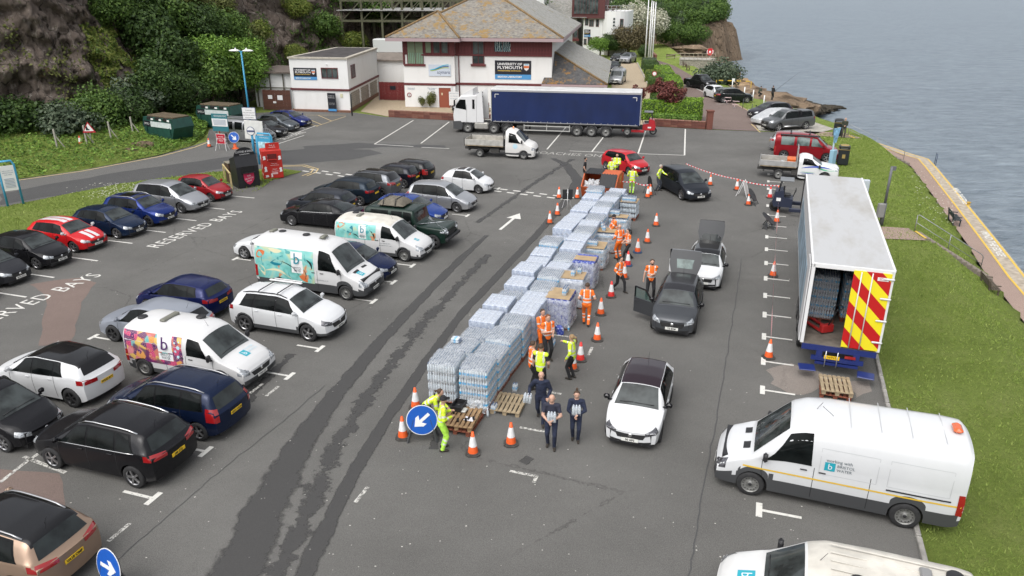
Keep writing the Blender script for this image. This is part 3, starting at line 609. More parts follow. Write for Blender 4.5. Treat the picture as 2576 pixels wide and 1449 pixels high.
bme=[MB().box((0,0,0),(.43,.04,.205),bev=.012).mesh('block',[m]) for m in BLK]
for k in range(3):
 x0=.45+k*(sl-.8)/3;x1=x0+(sl-.8)/3-.5;nr=int((zM-.75)/.225);nc=int((x1-x0)/.45)
 for i in range(nr):
  for j in range(nc):link('block',bme[rnd.randrange(3)],sh,loc=(x0+(j+.5+(.25 if i%2 else 0))*(x1-x0)/(nc+.5),-.02,.52+i*.225))
def fence_gate(name,label,pa,pb,h,mat,n):
 a,b=G(*pa),G(*pb);d=b-a;t=thing(name,label,'gate',a,math.atan2(d.y,d.x));L_=d.length
 plank_gate(t,.05,L_-.05,.08,h,0,mat,n)
 for x in (0,L_):MB().box((x,.05,h/2+.05),(.12,.12,h+.1)).build('post',[STEEL],t)
 for z in (.4,h-.3):MB().box((L_/2,.06,z),(L_,.05,.1)).build('cross_rail',[mat],t)
 return t,L_
REDW=M('red_gate_wood',(.16,.022,.022),.65,var=.25,vs=3);BRW=M('brown_gate_wood',(.09,.035,.022),.7,var=.3,vs=3)
gt,L_=fence_gate('timber_gate','tall red boarded gate between the block and the laboratory',(955,252),(1026,254),2.15,REDW,20);MB().box((L_*.5,-.05,1.5),(.7,.02,.45)).build('gate_sign',[NAVYS],gt)
gt,L_=fence_gate('timber_gate','brown boarded gate with white notices beside the tree bank',(664,277),(736,279),2.2,BRW,18)
for x,z,w,h in ((L_*.28,1.45,.5,.4),(L_*.62,1.4,.6,.5),(L_*.42,.9,.35,.2)):MB().box((x,-.05,z),(w,.02,h)).build('notice',[WHITE],gt)
wk=thing('workshop','long low white workshop with grey roof behind the red gate','building',(-13.9,95.5,0),R(-8));zW=4.1
MB().box((-1.6,12,zW/2),(8.5,22,zW)).build('wall',[RENDERW],wk);MB().box((-1.6,12,zW+.08),(9.0,22.6,.16)).build('roof',[M('asbestos_roof',(.20,.17,.145),.9,var=.25,vs=2)],wk)
for y,w,m in ((3,1.1,MAROON),(6,1.4,STEEL),(9,1.6,BLACK),(13,.9,MAROON),(17,.9,MAROON)):MB().box((2.66,y,1.3),(.06,w,2.5)).build('door',[m],wk)
MB().tube([(2.8,-.4,3.9),(2.8,6,3.9)],.1,6).tube([(2.8,5,2.4),(2.8,5,5)],.16,6).build('vent_pipe',[STEEL],wk)
shd=thing('shed','low white shed with brown felt roof behind the brown gate','shed',(-28.6,86.6,0),R(-10));MB().box((2.2,3.2,1.9),(5.2,6.5,3.8)).build('wall',[RENDERW],shd);MB().box((2.2,3.0,3.86),(6.0,7.2,.14)).build('roof',[M('felt_roof',(.13,.105,.09),.9,var=.3,vs=2)],shd)
for x in (0,1.6,3.2,4.7):MB().box((x,-.25,1.9),(.1,.1,3.6)).build('timber_stud',[M('weathered_timber',(.10,.09,.07),.85)],shd)
MB().box((2.3,-.25,2.2),(5,.08,.1)).build('timber_rail',[M('weathered_timber',(0,0,0))],shd)
sf=thing('steel_frame','tall mossy steel frame with corrugated deck behind the workshop','frame',G(930,128,2.0)*Vector((1,1,0)) if False else (-24.0,112,0),R(-6));MOSS=M('mossy_steel',(.085,.085,.05),.8,var=.3,vs=3)
for ix in range(7):
 for iy in range(3):MB().box((ix*2.9,iy*6.0,5.5),(.28,.28,11.0)).build('column',[MOSS],sf)
for iy in range(3):
 for z in (8.2,10.9):MB().box((8.7,iy*6,z),(17.6,.22,.3)).build('beam',[MOSS],sf)
 for ix in range(6):MB().bar((ix*2.9,iy*6,8.2),((ix+1)*2.9,iy*6,10.9),.12).build('brace',[MOSS],sf)
MB().box((8.7,6,9.6),(18.5,13,.1)).build('deck',[M('grey_sheet',(.30,.30,.29),.7,var=.2,vs=2)],sf)
MB().box((8.7,6,1.6),(17,3,3.2)).build('rear_store',[RENDERW],sf)
wh=thing('storage_tank','white rectangular tank under the mossy steel frame','tank',(-18.5,109.0,4.2),R(-6));MB().box((2.5,0,.9),(6.2,2,1.8),bev=.1).build('shell',[M('tank_white',(.55,.57,.56),.6)],wh);MB().box((2.5,0,-2.1),(6.4,2.2,4.2)).build('plinth',[STONE],wh)
TB=Wall((10.0,158.0),-14);rb=thing('terrace_building','distant white building with rounded tower terrace and maroon glazed box','building',TB.o,TB.ang)
x0=TB.at(1467,80)[0];x1=TB.at(1512,80)[0];xT0,xT1=TB.at(1510,60)[0],TB.at(1581,60)[0];zt1,zt0=TB.at(1540,28)[1],TB.at(1540,86)[1];zg=0
MB().box(((x0+xT0)/2+1,4,zt1/2-.3),(xT0-x0+2,8,zt1-.6)).build('wall',[RENDERW],rb)
cx,rr=(xT0+xT1)/2,(xT1-xT0)/2;ring=[(cx+rr*math.cos(a),1.5+rr*1.05*math.sin(a)) for a in np.linspace(-2.75,-.1,9)]+[(xT1,9),(xT0,9)]
MB().prism(ring,zt0,zt1).build('tower',[RENDERW],rb);MB().prism([(cx+(x-cx)*.84,y+.35) for x,y in ring],0,zt0).build('stone_base',[STONE],rb)
rl=[(x,y,zt1+1.0) for x,y in ring[:-1]];MB().tube(rl,.05,5).tube([(x,y,z-.5) for x,y,z in rl],.03,4).build('terrace_rail',[STEEL],rb)
for p in rl:MB().tube([(p[0],p[1],zt1),p],.04,5).build('rail_post',[STEEL],rb)
MB().box((cx-.5,1,zt1+.75),(2.6,1.0,.12)).box((cx-.5,.3,zt1+.45),(2.6,.3,.1)).box((cx-.5,1,zt1+.4),(.2,.8,.7)).build('picnic_table',[BRW],rb)
for x,y,w,z in ((1552,0,0,0),):
 for k in range(3):MB().box((cx+.1,1.5-rr*1.05-.02,zt0+(zt1-zt0)*(.40+.14*k)),(.35,.12,.35)).build('small_window',[WINGL],rb)
a2=TB.rect(1563,47,1570,68);window(rb,(a2[0],a2[1],a2[2],a2[3]),1,MAROON,WINGL);rb.children[-1].location.y=.2-rr*.72;rb.children[-1].rotation_euler.z=0
for x,y,w,h in ((1476,55,7,17),(1488,58,10,17),(1503,58,6,18),(1484,103,10,18),(1502,101,7,18),(1472,105,6,14)):r_=TB.rect(x-w/2,y-h/2,x+w/2,y+h/2);window(rb,r_,2 if w>8 else 1,MAROON,WINGL,.02)
uni_sign(rb,TB.rect(1470,74,1485,92.5),.1)
gb=TB.rect(1446,2,1517,41);MB().box(((gb[0]+gb[2])/2,2.4,(gb[1]+gb[3])/2+.8),(gb[2]-gb[0]+.8,6.2,gb[3]-gb[1]+2.4)).build('glazed_box',[M('cedar_maroon',(.10,.03,.03),.7)],rb);wd=window(rb,(gb[0],gb[1]+.4,gb[2]-.9,gb[3]+.9),8,MAROON,WINGL);wd.location.y=-.7
MB().box((gb[0]-4,4,zt1/2-.5),(9,8,zt1-1)).build('stone_wing',[STONE],rb);slope(rb,'wing_roof',[(gb[0]-9,-.8,zt1-1.2),(gb[0]+2.6,-.8,zt1-1.2),(gb[0]-.5,4,zt1+2.6),(gb[0]-9,4,zt1+2.6)],SLATE_G)
wd=window(rb,(gb[0]-4.2,zt1-5.0,gb[0]+.8,zt1-2.2),6,MAROON,WINGL);MB().box((gb[0]-1.7,-.06,zt1-5.4),(5.6,.3,.5)).build('window_apron',[MAROON],rb)
tb2=thing('upper_house','grey-roofed house high behind the laboratory roof','house',(-2,150,0),R(-8));MB().box((0,5,6.5),(16,10,13)).build('wall',[RENDERW],tb2);slope(tb2,'roof',[(-9,-.6,12.6),(9,-.6,12.6),(7,5,17),(-7,5,17)],SLATE_D)
BRK=[M('brick_red_%d'%k,c_,.9,var=.2,vs=9) for k,c_ in enumerate(((.16,.06,.042),(.13,.05,.038),(.19,.085,.06)))]
def brick_wall(name,label,pts,h,w=.34,pier=None):
 t=thing(name,label,'wall');cme=MB().box((0,0,0),(.62,w+.06,.09),bev=.015).mesh('coping_stone',[M('brick_coping',(.22,.11,.08),.9,var=.25,vs=6)]);bm_=[MB().box((0,0,0),(.66,w,.20),bev=.01).mesh('brick_course',[m]) for m in BRK]
 for a,b in zip(pts,pts[1:]):
  a,b=Vector((*a,0)),Vector((*b,0));d=b-a;n=max(1,round(d.length/.68));rz=math.atan2(d.y,d.x);nr=max(1,round((h-.09)/.21))
  for k in range(n):
   p=a.lerp(b,(k+.5)/n);link('coping_stone',cme,t,loc=(p.x,p.y,nr*.21+.045),rot=(0,0,rz))
   for r in range(nr):link('brick_course',bm_[rnd.randrange(3)],t,loc=(p.x,p.y,.105+r*.21),rot=(0,0,rz))
 if pier:MB().box((pier[0],pier[1],.85),(.55,.55,1.7),bev=.02).box((pier[0],pier[1],1.74),(.68,.68,.1)).build('pier',[BRK[0]],t)
 return t
brick_wall('low_wall','low red brick wall fronting the laboratory yard',[(-12.9,79.6),(-5.9,77.4),(8.0,74.9)],.65)
brick_wall('low_wall','low red brick wall with end pier in front of the clipped hedges',[(13.6,74.2),(18.6,72.4)],.62,pier=(18.9,72.3))
brick_wall('low_wall','short brick wall section beside the white flagpoles',[(25.3,137),(25.8,143)],1.6)
for k,(px,py,top) in enumerate(((1622,158,10.4),(1630,161,10.3),(1634.5,161,10.2),(1640,161,10.1))):
 fpz=thing('flagpole','tall bare white flagpole in the row of four by the drive','flagpole',G(px,py),0,'white flagpoles by the drive');MB().tube([(0,0,0),(0,0,top)],[.14,.085],8).build('pole',[WHITE],fpz);MB().lathe([(0,.16),(.1,.1),(.1,0)],10).build('finial',[WHITE],fpz,loc=(0,0,top));MB().lathe([(.3,0),(.3,.12),(.15,.2)],10).build('base',[WHITE],fpz)
MB().bar((16.2,82,.06),(22.4,139,.06),.16,.14).build('drive_edging',[CONC],drive)
stp=thing('garden_steps','flight of timber-edged steps climbing the bushes behind the tower','steps',(27.5,178,2),R(80))
for k in range(9):MB().box((k*.5,0,k*.35),(.6,4.5,.3)).build('step',[M('step_earth',(.20,.12,.07),.9)],stp)
def rock_mat(name,c1,c2,c3,moss):
 b=NB(name);v=b.vmap((1,1,.6),(0,R(24),0));a=b.noise(.26,9,.70,v,.4);c=b.noise(1.6,9,.75,v);st=b.noise(.9,8,.75,b.vmap((2.2,2.2,.5),(0,R(30),0)))
 k=b.ramp(a,[(.28,c1),(.48,c2),(.66,c1),(.8,c3)]);k=b.mix(b.ramp(st,[(.55,0),(.64,.85)]),k,c3);vo=b.node('TexVoronoi',Scale=.5,_feature='DISTANCE_TO_EDGE');b.n.links.new(b.vmap((1.3,1.3,.8),(0,R(28),0)),vo.inputs['Vector']);k=b.mix(b.ramp(b.math('ADD',vo.outputs['Distance'],b.math('MULTIPLY',b.math('SUBTRACT',c,.5),.5)),[(.0,.7),(.05,0)]),k,tuple(x*.25 for x in c1));k=b.mix(b.ramp(c,[(.30,.75),(.46,0)]),k,tuple(x*.25 for x in c1))
 k=b.mix(b.ramp(b.noise(.33,6,.7),[(moss,0),(moss+.07,.9)]),k,(.06,.085,.022));k=b.mix(b.ramp(b.noise(.5,5,.65,b.vmap(loc=(7,3,1))),[(.62,0),(.7,.6)]),k,(.20,.14,.07))
 b.set('Base Color',k).set('Roughness',.95).set('Specular IOR Level',.2);b.bump(b.math('ADD',c,b.math('MULTIPLY',st,.6)),1.0,.5);return b.m
ROCK=rock_mat('cliff_rock',(.10,.080,.066),(.23,.185,.155),(.46,.41,.36),.60);ROCK_T=rock_mat('tan_rock',(.13,.095,.065),(.24,.175,.12),(.36,.29,.21),.66);ROCK_K=rock_mat('weed_rock',(.03,.026,.02),(.07,.06,.045),(.13,.11,.085),.70)
cb=[(-95,30,80),(-60,52,80),(-47,62,80),(-41.5,67,79),(-37.5,71,74),(-34,76,50),(-31.5,84,47),(-31,92,52),(-29,100,62),(-25,108,68),(-18,120,68),(-8,130,60),(6,142,52),(14,172,45),(24,190,42)]
def base_at(s):
 i=min(len(cb)-2,int(s));f=s-i;a,b=cb[i],cb[i+1];p=Vector((a[0]+(b[0]-a[0])*f,a[1]+(b[1]-a[1])*f,0));d=Vector((b[0]-a[0],b[1]-a[1],0)).normalized();return p,Vector((-d.y,d.x,0)),a[2]+(b[2]-a[2])*f
def hill(s,z):
 p,n,sl=base_at(s);back=z/math.tan(R(sl));q=p+n*back;rocky=max(0,min(1,(sl-50)/20))
 nn=noise.fractal(Vector((q.x*.16,q.y*.16,z*.12)),1,2,5)*1.5+noise.fractal(Vector((q.x*.6,q.y*.6,z*.55)),1,2,4)*1.0*(.3+rocky)-abs(noise.fractal(Vector((q.x*1.1,q.y*1.1,z*1.0)),1,2,4))*.9*rocky;led=1.1*rocky*(noise.noise((q.x*.3,q.y*.3,z*.6)))
 return q+n*(-nn-led)+Vector((0,0,z))
ss=np.linspace(0,len(cb)-1.001,460);zz=np.concatenate([np.linspace(-.5,16,64),np.linspace(17,34,10)])
V=[tuple(hill(s,z)) for z in zz for s in ss];n=len(ss);Fq=[(j*n+i,j*n+i+1,(j+1)*n+i+1,(j+1)*n+i) for j in range(len(zz)-1) for i in range(n-1)]
tag(link('cliff',rawmesh('cliff',V,Fq,[ROCK],False)),kind='structure')
def headland_z(x,y):
 u,v=(x-40)/22,(y-222)/40;r=math.hypot(u,v)+.10*noise.noise((x*.08,y*.08,0))+.05*noise.noise((x*.25,y*.25,4))
 h=-5+(8.6+4.5*max(0,min(1,(y-186)/30))-max(0,x-50)*.25)*max(0,min(1,(1-r)/.13))**.55;cut=max(0,min(1,(58.5-x+2.2*noise.noise((y*.12,1,0))+1.0*noise.noise((y*.5,x*.2,2)))/3.0));h=-6+(h+6)*cut**.5;return h+1.2*noise.fractal(Vector((x*.2,y*.2,2)),1,2,4)
xs=np.arange(16,66,.8);ys=np.arange(178,268,1.2);V=[(x,y,headland_z(x,y)) for y in ys for x in xs];n=len(xs);Fq=[(j*n+i,j*n+i+1,(j+1)*n+i+1,(j+1)*n+i) for j in range(len(ys)-1) for i in range(n-1)]
tag(link('headland',rawmesh('headland',V,Fq,[ROCK_T],False)),kind='structure')
def rock_mesh(sd,fl=.6,m=None,sub=3,rough=.35):
 bm=bmesh.new();bmesh.ops.create_icosphere(bm,subdivisions=sub,radius=1)
 for v in bm.verts:
  p=v.co.copy();k=1+rough*noise.fractal(p*1.4+Vector((sd*7,0,0)),1,2,4);q=Vector([round(c*2.2+.3*noise.noise(p*2+Vector((sd,c,0))))/2.2*.35+c*.65 for c in p]);v.co=Vector((q.x,q.y,q.z*fl))*k
 me=bpy.data.meshes.new('rock');bm.to_mesh(me);bm.free();me.materials.append(m or ROCK_T);return me
RM=[rock_mesh(k) for k in range(5)];RMK=[rock_mesh(k+9,.4,ROCK_K,4) for k in range(3)]
ORNG=rock_mat('lichen_boulder',(.22,.15,.09),(.38,.26,.15),(.50,.40,.28),.75);RMO=[rock_mesh(k+20,.65,ORNG) for k in range(3)]
for k,(px,py,z,sx,sy,sz,m) in enumerate(((1738,120,0,4.5,3.5,1.7,1),(1775,185,-2,4.5,4,3.2,0),(1800,196,-2.5,4,3,2.6,2),(1812,182,-3,4.5,3.5,2.4,1),(1825,196,-3.5,4,3,2,0),(1838,204,-3.5,4,3.5,2.2,2),(1822,208,-3,3,2.2,1.6,1),(1848,214,-3.6,3.8,3,1.7,2),(1772,172,-3,4,3,2.6,0),(1790,105,-4,5,6,6,3),(1770,100,-3,7,6,7,3),(1858,220,-3.2,4,2.5,2,1),(1868,226,-3.0,4,2.5,1.8,0))):
 p=G(px,py,z);me=(RMO[m%3] if py>130 and m else RM[m%5]);rk=link('shore_rock',me,None,loc=p-Vector((0,0,sz*.3)),rot=(0,0,k*1.3),scale=(sx,sy,sz))
 tag(rk,'weathered sea-edge boulder among the pile at the foot of the seaside lawn','rock','boulders along the shore')
for k in range(15):
 t=k/14;p=Vector((33+15*t+rnd.uniform(-.6,.6),101+14*t+rnd.uniform(-1,1),0));z=-1.8-2.4*t**.8;m=RM[k%5] if t<.4 else RMK[k%3];s=3.1-1.9*t
 rk=link('reef_rock',m,None,loc=(p.x,p.y,z-.2),rot=(0,0,rnd.uniform(0,6)),scale=(s*1.7,s*1.1,s*.85));tag(rk,'low jagged rock in the dark reef running out into the sea','rock','rocks of the reef')
for k,(px,py,sx,sz) in enumerate(((1792,122,6,3.5),(1780,118,7,4.5),(1765,124,5,3),(1752,120,5,4),(1800,126,4,2),(1740,128,4,2.6),(1868,234,2.6,1.3),(1890,240,2.4,1.2),(1925,243,3,1.5),(1960,250,3,1.4),(1990,256,3,1.2))):
 rk=link('cliff_foot_rock',RMK[k%3],None,loc=G(px,py,SEA_Z+.3),rot=(0,0,k*2.1),scale=(sx,sx*.8,sz));tag(rk,'dark broken rock at the foot of the headland cliff' if py<150 else 'dark broken rock along the water behind the parked cars','rock','dark rocks at the waterline')
def leaf_mat(name,dark,mid,light,rough=.55):
 b=NB(name);g=b.node('NewGeometry');oi=b.node('ObjectInfo');r=b.math('FRACT',b.math('ADD',g.outputs['Random Per Island'],b.math('MULTIPLY',oi.outputs['Random'],.23)))
 k=b.ramp(r,[(0,dark),(.45,mid),(.85,light),(1,tuple(min(1,c*1.2) for c in light))]);b.set('Base Color',k).set('Roughness',rough).set('Specular IOR Level',.3)
 tl=b.node('BsdfTranslucent');mx=b.node('MixShader');mx.inputs[0].default_value=.22;b.n.links.new(k,tl.inputs[0]);out=b.n.nodes['Material Output'];b.n.links.new(b.b.outputs[0],mx.inputs[1]);b.n.links.new(tl.outputs[0],mx.inputs[2]);b.n.links.new(mx.outputs[0],out.inputs[0]);return b.m
LF={k:leaf_mat('leaf_'+k,*[tuple(min(1,v*1.3) for v in q) for q in c]) for k,c in dict(dark=((.018,.038,.010),(.032,.062,.015),(.055,.095,.022)),mid=((.030,.062,.012),(.055,.105,.020),(.095,.155,.032)),bright=((.055,.11,.016),(.10,.19,.028),(.16,.26,.045)),olive=((.045,.055,.015),(.085,.10,.026),(.14,.15,.045)),ivy=((.05,.09,.014),(.11,.15,.024),(.19,.21,.05)),red=((.055,.018,.016),(.105,.03,.026),(.165,.055,.045)),hedge=((.06,.12,.012),(.12,.22,.02),(.20,.31,.035)),brown=((.05,.042,.022),(.085,.07,.035),(.12,.10,.05)),blossom=((.08,.11,.04),(.36,.36,.28),(.60,.58,.48)),grey=((.035,.055,.035),(.06,.085,.05),(.10,.125,.08))).items()}
BARK=M('bark',(.075,.058,.042),.9,var=.35,vs=6,bump=.5,bs=14)
def leaf_cloud(rs,C,Nn,size,up=.35):
 """numpy leaves: C centres (n,3), Nn outward normals (n,3)"""
 n=len(C);d=Nn+rs.normal(0,.55,(n,3));d[:,2]+=up;d/=np.linalg.norm(d,axis=1)[:,None]+1e-9
 a=np.cross(d,rs.normal(0,1,(n,3)));a/=np.linalg.norm(a,axis=1)[:,None]+1e-9;b=np.cross(d,a);s=size*rs.uniform(.6,1.35,(n,1));w=s*rs.uniform(.42,.62,(n,1))
 V=np.stack([C+a*s,C+b*w+d*s*.12,C-a*s*.8,C-b*w+d*s*.12],1).reshape(-1,3);F_=np.arange(4*n).reshape(n,4);return V,F_
def crown_mesh(sd,kind,lobes=16,leaves=3600,size=.075,shape=(1,1,.85),lobe_r=(.28,.5)):
 rs=np.random.RandomState(sd);C=[];Nn=[]
 L_=[]
 for k in range(lobes):
  v=rs.normal(0,1,3);v/=np.linalg.norm(v);v*=rs.uniform(.35,.80) if k else 0;v[2]=abs(v[2])*.9 if rs.rand()<.72 else v[2]*.6;L_.append((v,rs.uniform(*lobe_r) if k else .6))
 w=np.array([r*r for _,r in L_]);w/=w.sum()
 for (c,r),k in zip(L_,rs.multinomial(leaves,w)):
  v=rs.normal(0,1,(k,3));v/=np.linalg.norm(v,axis=1)[:,None];C.append(c+v*r*rs.uniform(.72,1.06,(k,1))*(1+.16*np.sin(v[:,:1]*9+c[0]*7)*np.sin(v[:,1:2]*8)));Nn.append(v)
 C=np.concatenate(C)*np.array(shape);Nn=np.concatenate(Nn);V,F_=leaf_cloud(rs,C,Nn,size);return rawmesh('crown',V,F_,[LF[kind]])
CROWN={}
def crown(kind,i,**kw):
 k=(kind,i)+tuple(sorted(kw.items()))
 if k not in CROWN:CROWN[k]=crown_mesh(len(CROWN)*3+5,kind,**(kw or dict(lobes=18+12*i,size=.046+.018*i,leaves=7200-2200*i)))
 return CROWN[k]
_bare={}
def tree(name,label,kind,x,y,z,r,h,i=0,cat='tree',group=None,trunk=True,**kw):
 """h: height of the crown's centre above the ground"""
 t=thing(name,label,cat,(x,y,z),rnd.uniform(0,6.28),group);hh=h+r*.3
 if trunk:
  b=MB();b.tube([(0,0,-.4),(.05*h,.02,h*.45),(0,.06*h,hh)],[.05*r+.06,.045*r+.04,.02],7)
  for k in range(4):a=k*1.7+rnd.random();b.tube([(.02,.02,h*.5),(math.cos(a)*r*.35,math.sin(a)*r*.35,h*.9),(math.cos(a)*r*.7,math.sin(a)*r*.7,h+r*.25)],[.03*r,.02*r,.008*r],5)
  b.build('trunk',[BARK],t)
 link('crown',crown(kind,i,**kw),t,loc=(0,0,h),scale=(r,r,r*rnd.uniform(.85,1.1)));return t
ZH=lambda s,z:hill(s,z)
TL=dict(dark='dark green dense tree',mid='mid green leafy tree',bright='fresh light green sycamore tree',olive='olive green scrubby tree',ivy='yellow-green ivy-clad tree',grey='grey-green bushy tree')
def bank(s,z,r,h,kind,i,out=1.2):
 p=hill(s,z);_,nrm,_=base_at(s);p=p-nrm*out;lv='low' if z<1 else 'half-way up' if z<8 else 'high';where=lv+' on the bank below the rock face' if s<4.6 else lv+' on the wooded slope above the yard' if s<7 else lv+' on the slope above the small white block' if s<9.5 else lv+' on the slope behind the laboratory'
 tree('bank_tree',TL[kind]+' '+where,kind,p.x,p.y,z-.3,r,h,i,group='trees on the cliff slope')
rr=random.Random(11)
for s,z,r,h,k in ((2.2,0,2.6,2.0,'grey'),(2.75,0,2.8,2.2,'dark'),(3.2,0,2.5,1.9,'grey'),(3.65,0,2.9,2.2,'mid'),(4.05,0,2.7,2.1,'dark'),(4.4,.3,2.8,2.6,'grey'),(4.75,1.0,3.0,3.0,'dark'),(5.0,.2,2.9,2.7,'dark'),(5.3,3.2,3.0,2.8,'dark'),(5.6,.5,2.8,3.2,'mid'),(5.9,2.2,3.3,3.8,'bright'),(6.25,.6,3.4,3.6,'bright'),(6.6,1.5,3.4,4.0,'bright'),(5.5,6.0,3.2,2.6,'dark'),(5.9,6.5,3.2,3.0,'mid'),(6.3,5.5,3.3,3.0,'dark'),(6.8,5.0,3.3,3.2,'mid'),(5.2,8.5,2.8,2.0,'mid'),(5.7,9.5,3.3,2.4,'dark'),(6.1,9.8,3.2,2.5,'mid'),(6.6,9.2,3.4,2.8,'olive'),(7.1,8.0,3.0,2.6,'olive'),(7.0,2.5,3.2,3.4,'mid'),(7.35,4.5,2.8,2.4,'olive'),(5.35,12,3.2,2.0,'mid'),(5.9,13,3.2,2.0,'mid'),(6.5,13,3.4,2.0,'olive'),(7.1,12,3.2,2.0,'olive'),(7.6,11.5,2.6,1.6,'mid'),(7.7,6.0,2.0,1.4,'ivy'),(8.3,3.5,1.8,1.0,'ivy'),(8.7,9.0,2.2,1.2,'ivy'),(9.1,6.5,2.4,1.2,'mid'),(9.5,10.5,2.5,1.2,'mid'),(8.8,1.5,2.4,1.4,'mid'),(9.4,3.5,2.6,1.6,'ivy'),(8.2,12.5,2.4,1.2,'olive'),(9.9,7,3.0,2,'mid'),(10.5,9,3.2,2,'dark'),(10.9,11,3.4,2,'mid'),(11.6,12,3.6,2,'dark'),(12.3,9,4,2,'mid'),(12.7,13,4,2.2,'dark'),(13.2,6,4,2.4,'dark'),(13.5,10,4.2,2.6,'mid'),(13.8,4,4,2.5,'dark'),(1.3,0,2.6,2,'grey'),(1.75,0,2.6,2,'dark')):
 bank(s,z,r*1.08,h,k,rr.randrange(2))
def ivy(name,s0,s1,z0,z1,nl,kind,dens):
 rs=np.random.RandomState(int(s0*100));C=[];Nn=[]
 while len(C)<nl:
  s=rs.uniform(s0,s1);z=rs.uniform(z0,z1)
  if noise.noise((s*1.6,z*.22,5))+.35*noise.noise((s*7,z*.9,1))<dens:continue
  p=hill(s,z);_,nr,_=base_at(s);C.append(p-nr*rs.uniform(.05,.35));Nn.append(-nr)
 V,F_=leaf_cloud(rs,np.array([tuple(c) for c in C]),np.array([tuple(c) for c in Nn]),.17);tag(link(name,rawmesh(name,V,F_,[LF[kind]])),'curtain of %s creeping over the cliff rock'%('yellow-green ivy' if kind=='ivy' else 'dark scrub'),'ivy',kind='stuff')
ivy('ivy_curtain',4.1,5.3,.5,16,8000,'ivy',-.05);ivy('scrub_cover',.8,4.3,0,15,1100,'olive',.26);ivy('ivy_curtain',7.2,11.8,.5,16,11000,'mid',.02);ivy('ivy_curtain',11,14,0,16,9000,'dark',-.3);ivy('scrub_cover',5,7.6,0,16,9000,'dark',-.5)
for k in range(96):
 a,b_=rr.random(),rr.random();x=20+38*a;y=183+33*b_**1.3;z=headland_z(x,y)
 if z<-.5 or x>54 or (y<190 and x>46):continue
 kd='blossom' if (x<36 and k%4==0) else rr.choice(('dark','mid','mid','grey'));tree('headland_bush',{'blossom':'white-flowering hawthorn on the headland slope','dark':'dark green bush on the seaside headland','mid':'mid green bush on the seaside headland','grey':'grey-green bush on the seaside headland'}[kd],kd,x,y,z-.5,rr.uniform(3.2,5.0),rr.uniform(1.2,2.4),k%2,'bush','bushes on the headland',trunk=False)
for x,y,r,h,kd,lb in ((22.6,152,4.2,3.0,'brown','large brown-grey shrub beside the flagpoles'),(19.5,160,3.5,2.5,'blossom','white-flowering shrub behind the rounded tower'),(16.8,149.5,2.4,2.4,'bright','light green young tree in front of the tower ivy'),(18.9,153,2.6,2.2,'dark','dark ivy mass on the stone tower base'),(24.6,146,1.8,1.2,'dark','dark round shrub behind the silver off-roader'),(26.5,172,5.0,5.5,'blossom','tall hawthorn in white blossom behind the flagpoles'),(31,176,5,4.5,'blossom','broad hawthorn in white blossom on the headland edge'),(37,180,4.6,2.4,'mid','low green thicket above the seaside lawn'),(24,178,5,5,'dark','dark tall thicket beside the garden steps'),(43,184,4.2,2,'mid','green thicket on the brink of the sea cliff'),(19.5,175,5,4.5,'dark','dark thicket behind the terrace building'),(13,172,5.5,5,'mid','green thicket behind the maroon glazed box')):
 tree('shrub',lb,kd,x,y,0,r,h,0,'shrub')
tree('shrub','feathery scrub mound at the lawn edge above the boulders','grey',29.6,110,0,3.4,.6,1,'shrub',trunk=False)
for px,lb in ((1062,'small bronze-green evergreen against the white laboratory wall'),(1085,'larger round evergreen beside the terracotta door')):p=G(px,271);tree('door_shrub',lb,'olive',p.x,p.y,0,.6 if px<1070 else .78,.66 if px<1070 else .85,1,'shrub',trunk=False,leaves=1500,size=.095,shape=(.8,.8,1.25))
for px,py,r,h,lb in ((1600,292,1.3,2.2,'red maple bush showing beside the blue trailer end'),(1690,300,1.9,2.4,'broad red-leaved maple in the hedge bed'),(1660,262,1.9,1.6,'smaller red maple further along the hedge bed')):p=G(px,py);tree('red_maple',lb,'red',p.x,p.y,0,r,h,0,'shrub','red maples',leaves=2600,size=.07,lobe_r=(.16,.32))
def leafbox(sd,dx,dy,dz,n,kind,size=.09):
 rs=np.random.RandomState(sd);f=rs.rand(n);A=np.array([dx*dy,dx*dz,dx*dz,dy*dz,dy*dz]);A=np.cumsum(A/A.sum());C=np.zeros((n,3));Nn=np.zeros((n,3));u=rs.uniform(-1,1,(n,2));k=np.searchsorted(A,f)
 for i in range(n):
  a,b=u[i]
  if k[i]==0:C[i]=(a*dx/2,b*dy/2,dz);Nn[i]=(0,0,1)
  elif k[i]<3:s=1 if k[i]==1 else -1;C[i]=(a*dx/2,s*dy/2,(b+1)/2*dz);Nn[i]=(0,s,0)
  else:s=1 if k[i]==3 else -1;C[i]=(s*dx/2,a*dy/2,(b+1)/2*dz);Nn[i]=(s,0,0)
 e=np.abs(C/np.array([dx/2,dy/2,dz]));C[:,:2]*=(1-.06*(C[:,2:3]>dz*.85));C+=rs.normal(0,.035,C.shape);return leaf_cloud(rs,C,Nn,size,.15)
def hedge(label,px,py,dx,dy,dz,kind='hedge',rz=-18,n=1800,z=0):
 p=G(px,py);t=thing('clipped_hedge',label,'hedge',(p.x,p.y,z),R(rz),'clipped hedges in the bed');V,F_=leafbox(int(px+py),dx,dy,dz,n,kind);link('foliage',rawmesh('foliage',V,F_,[LF[kind]]),t);MB().box((0,0,dz*.47),(dx*.93,dy*.93,dz*.94),bev=.1).build('shade_core',[LF['dark']],t);return t  # core in a darker leaf colour paints the shade between the leaves
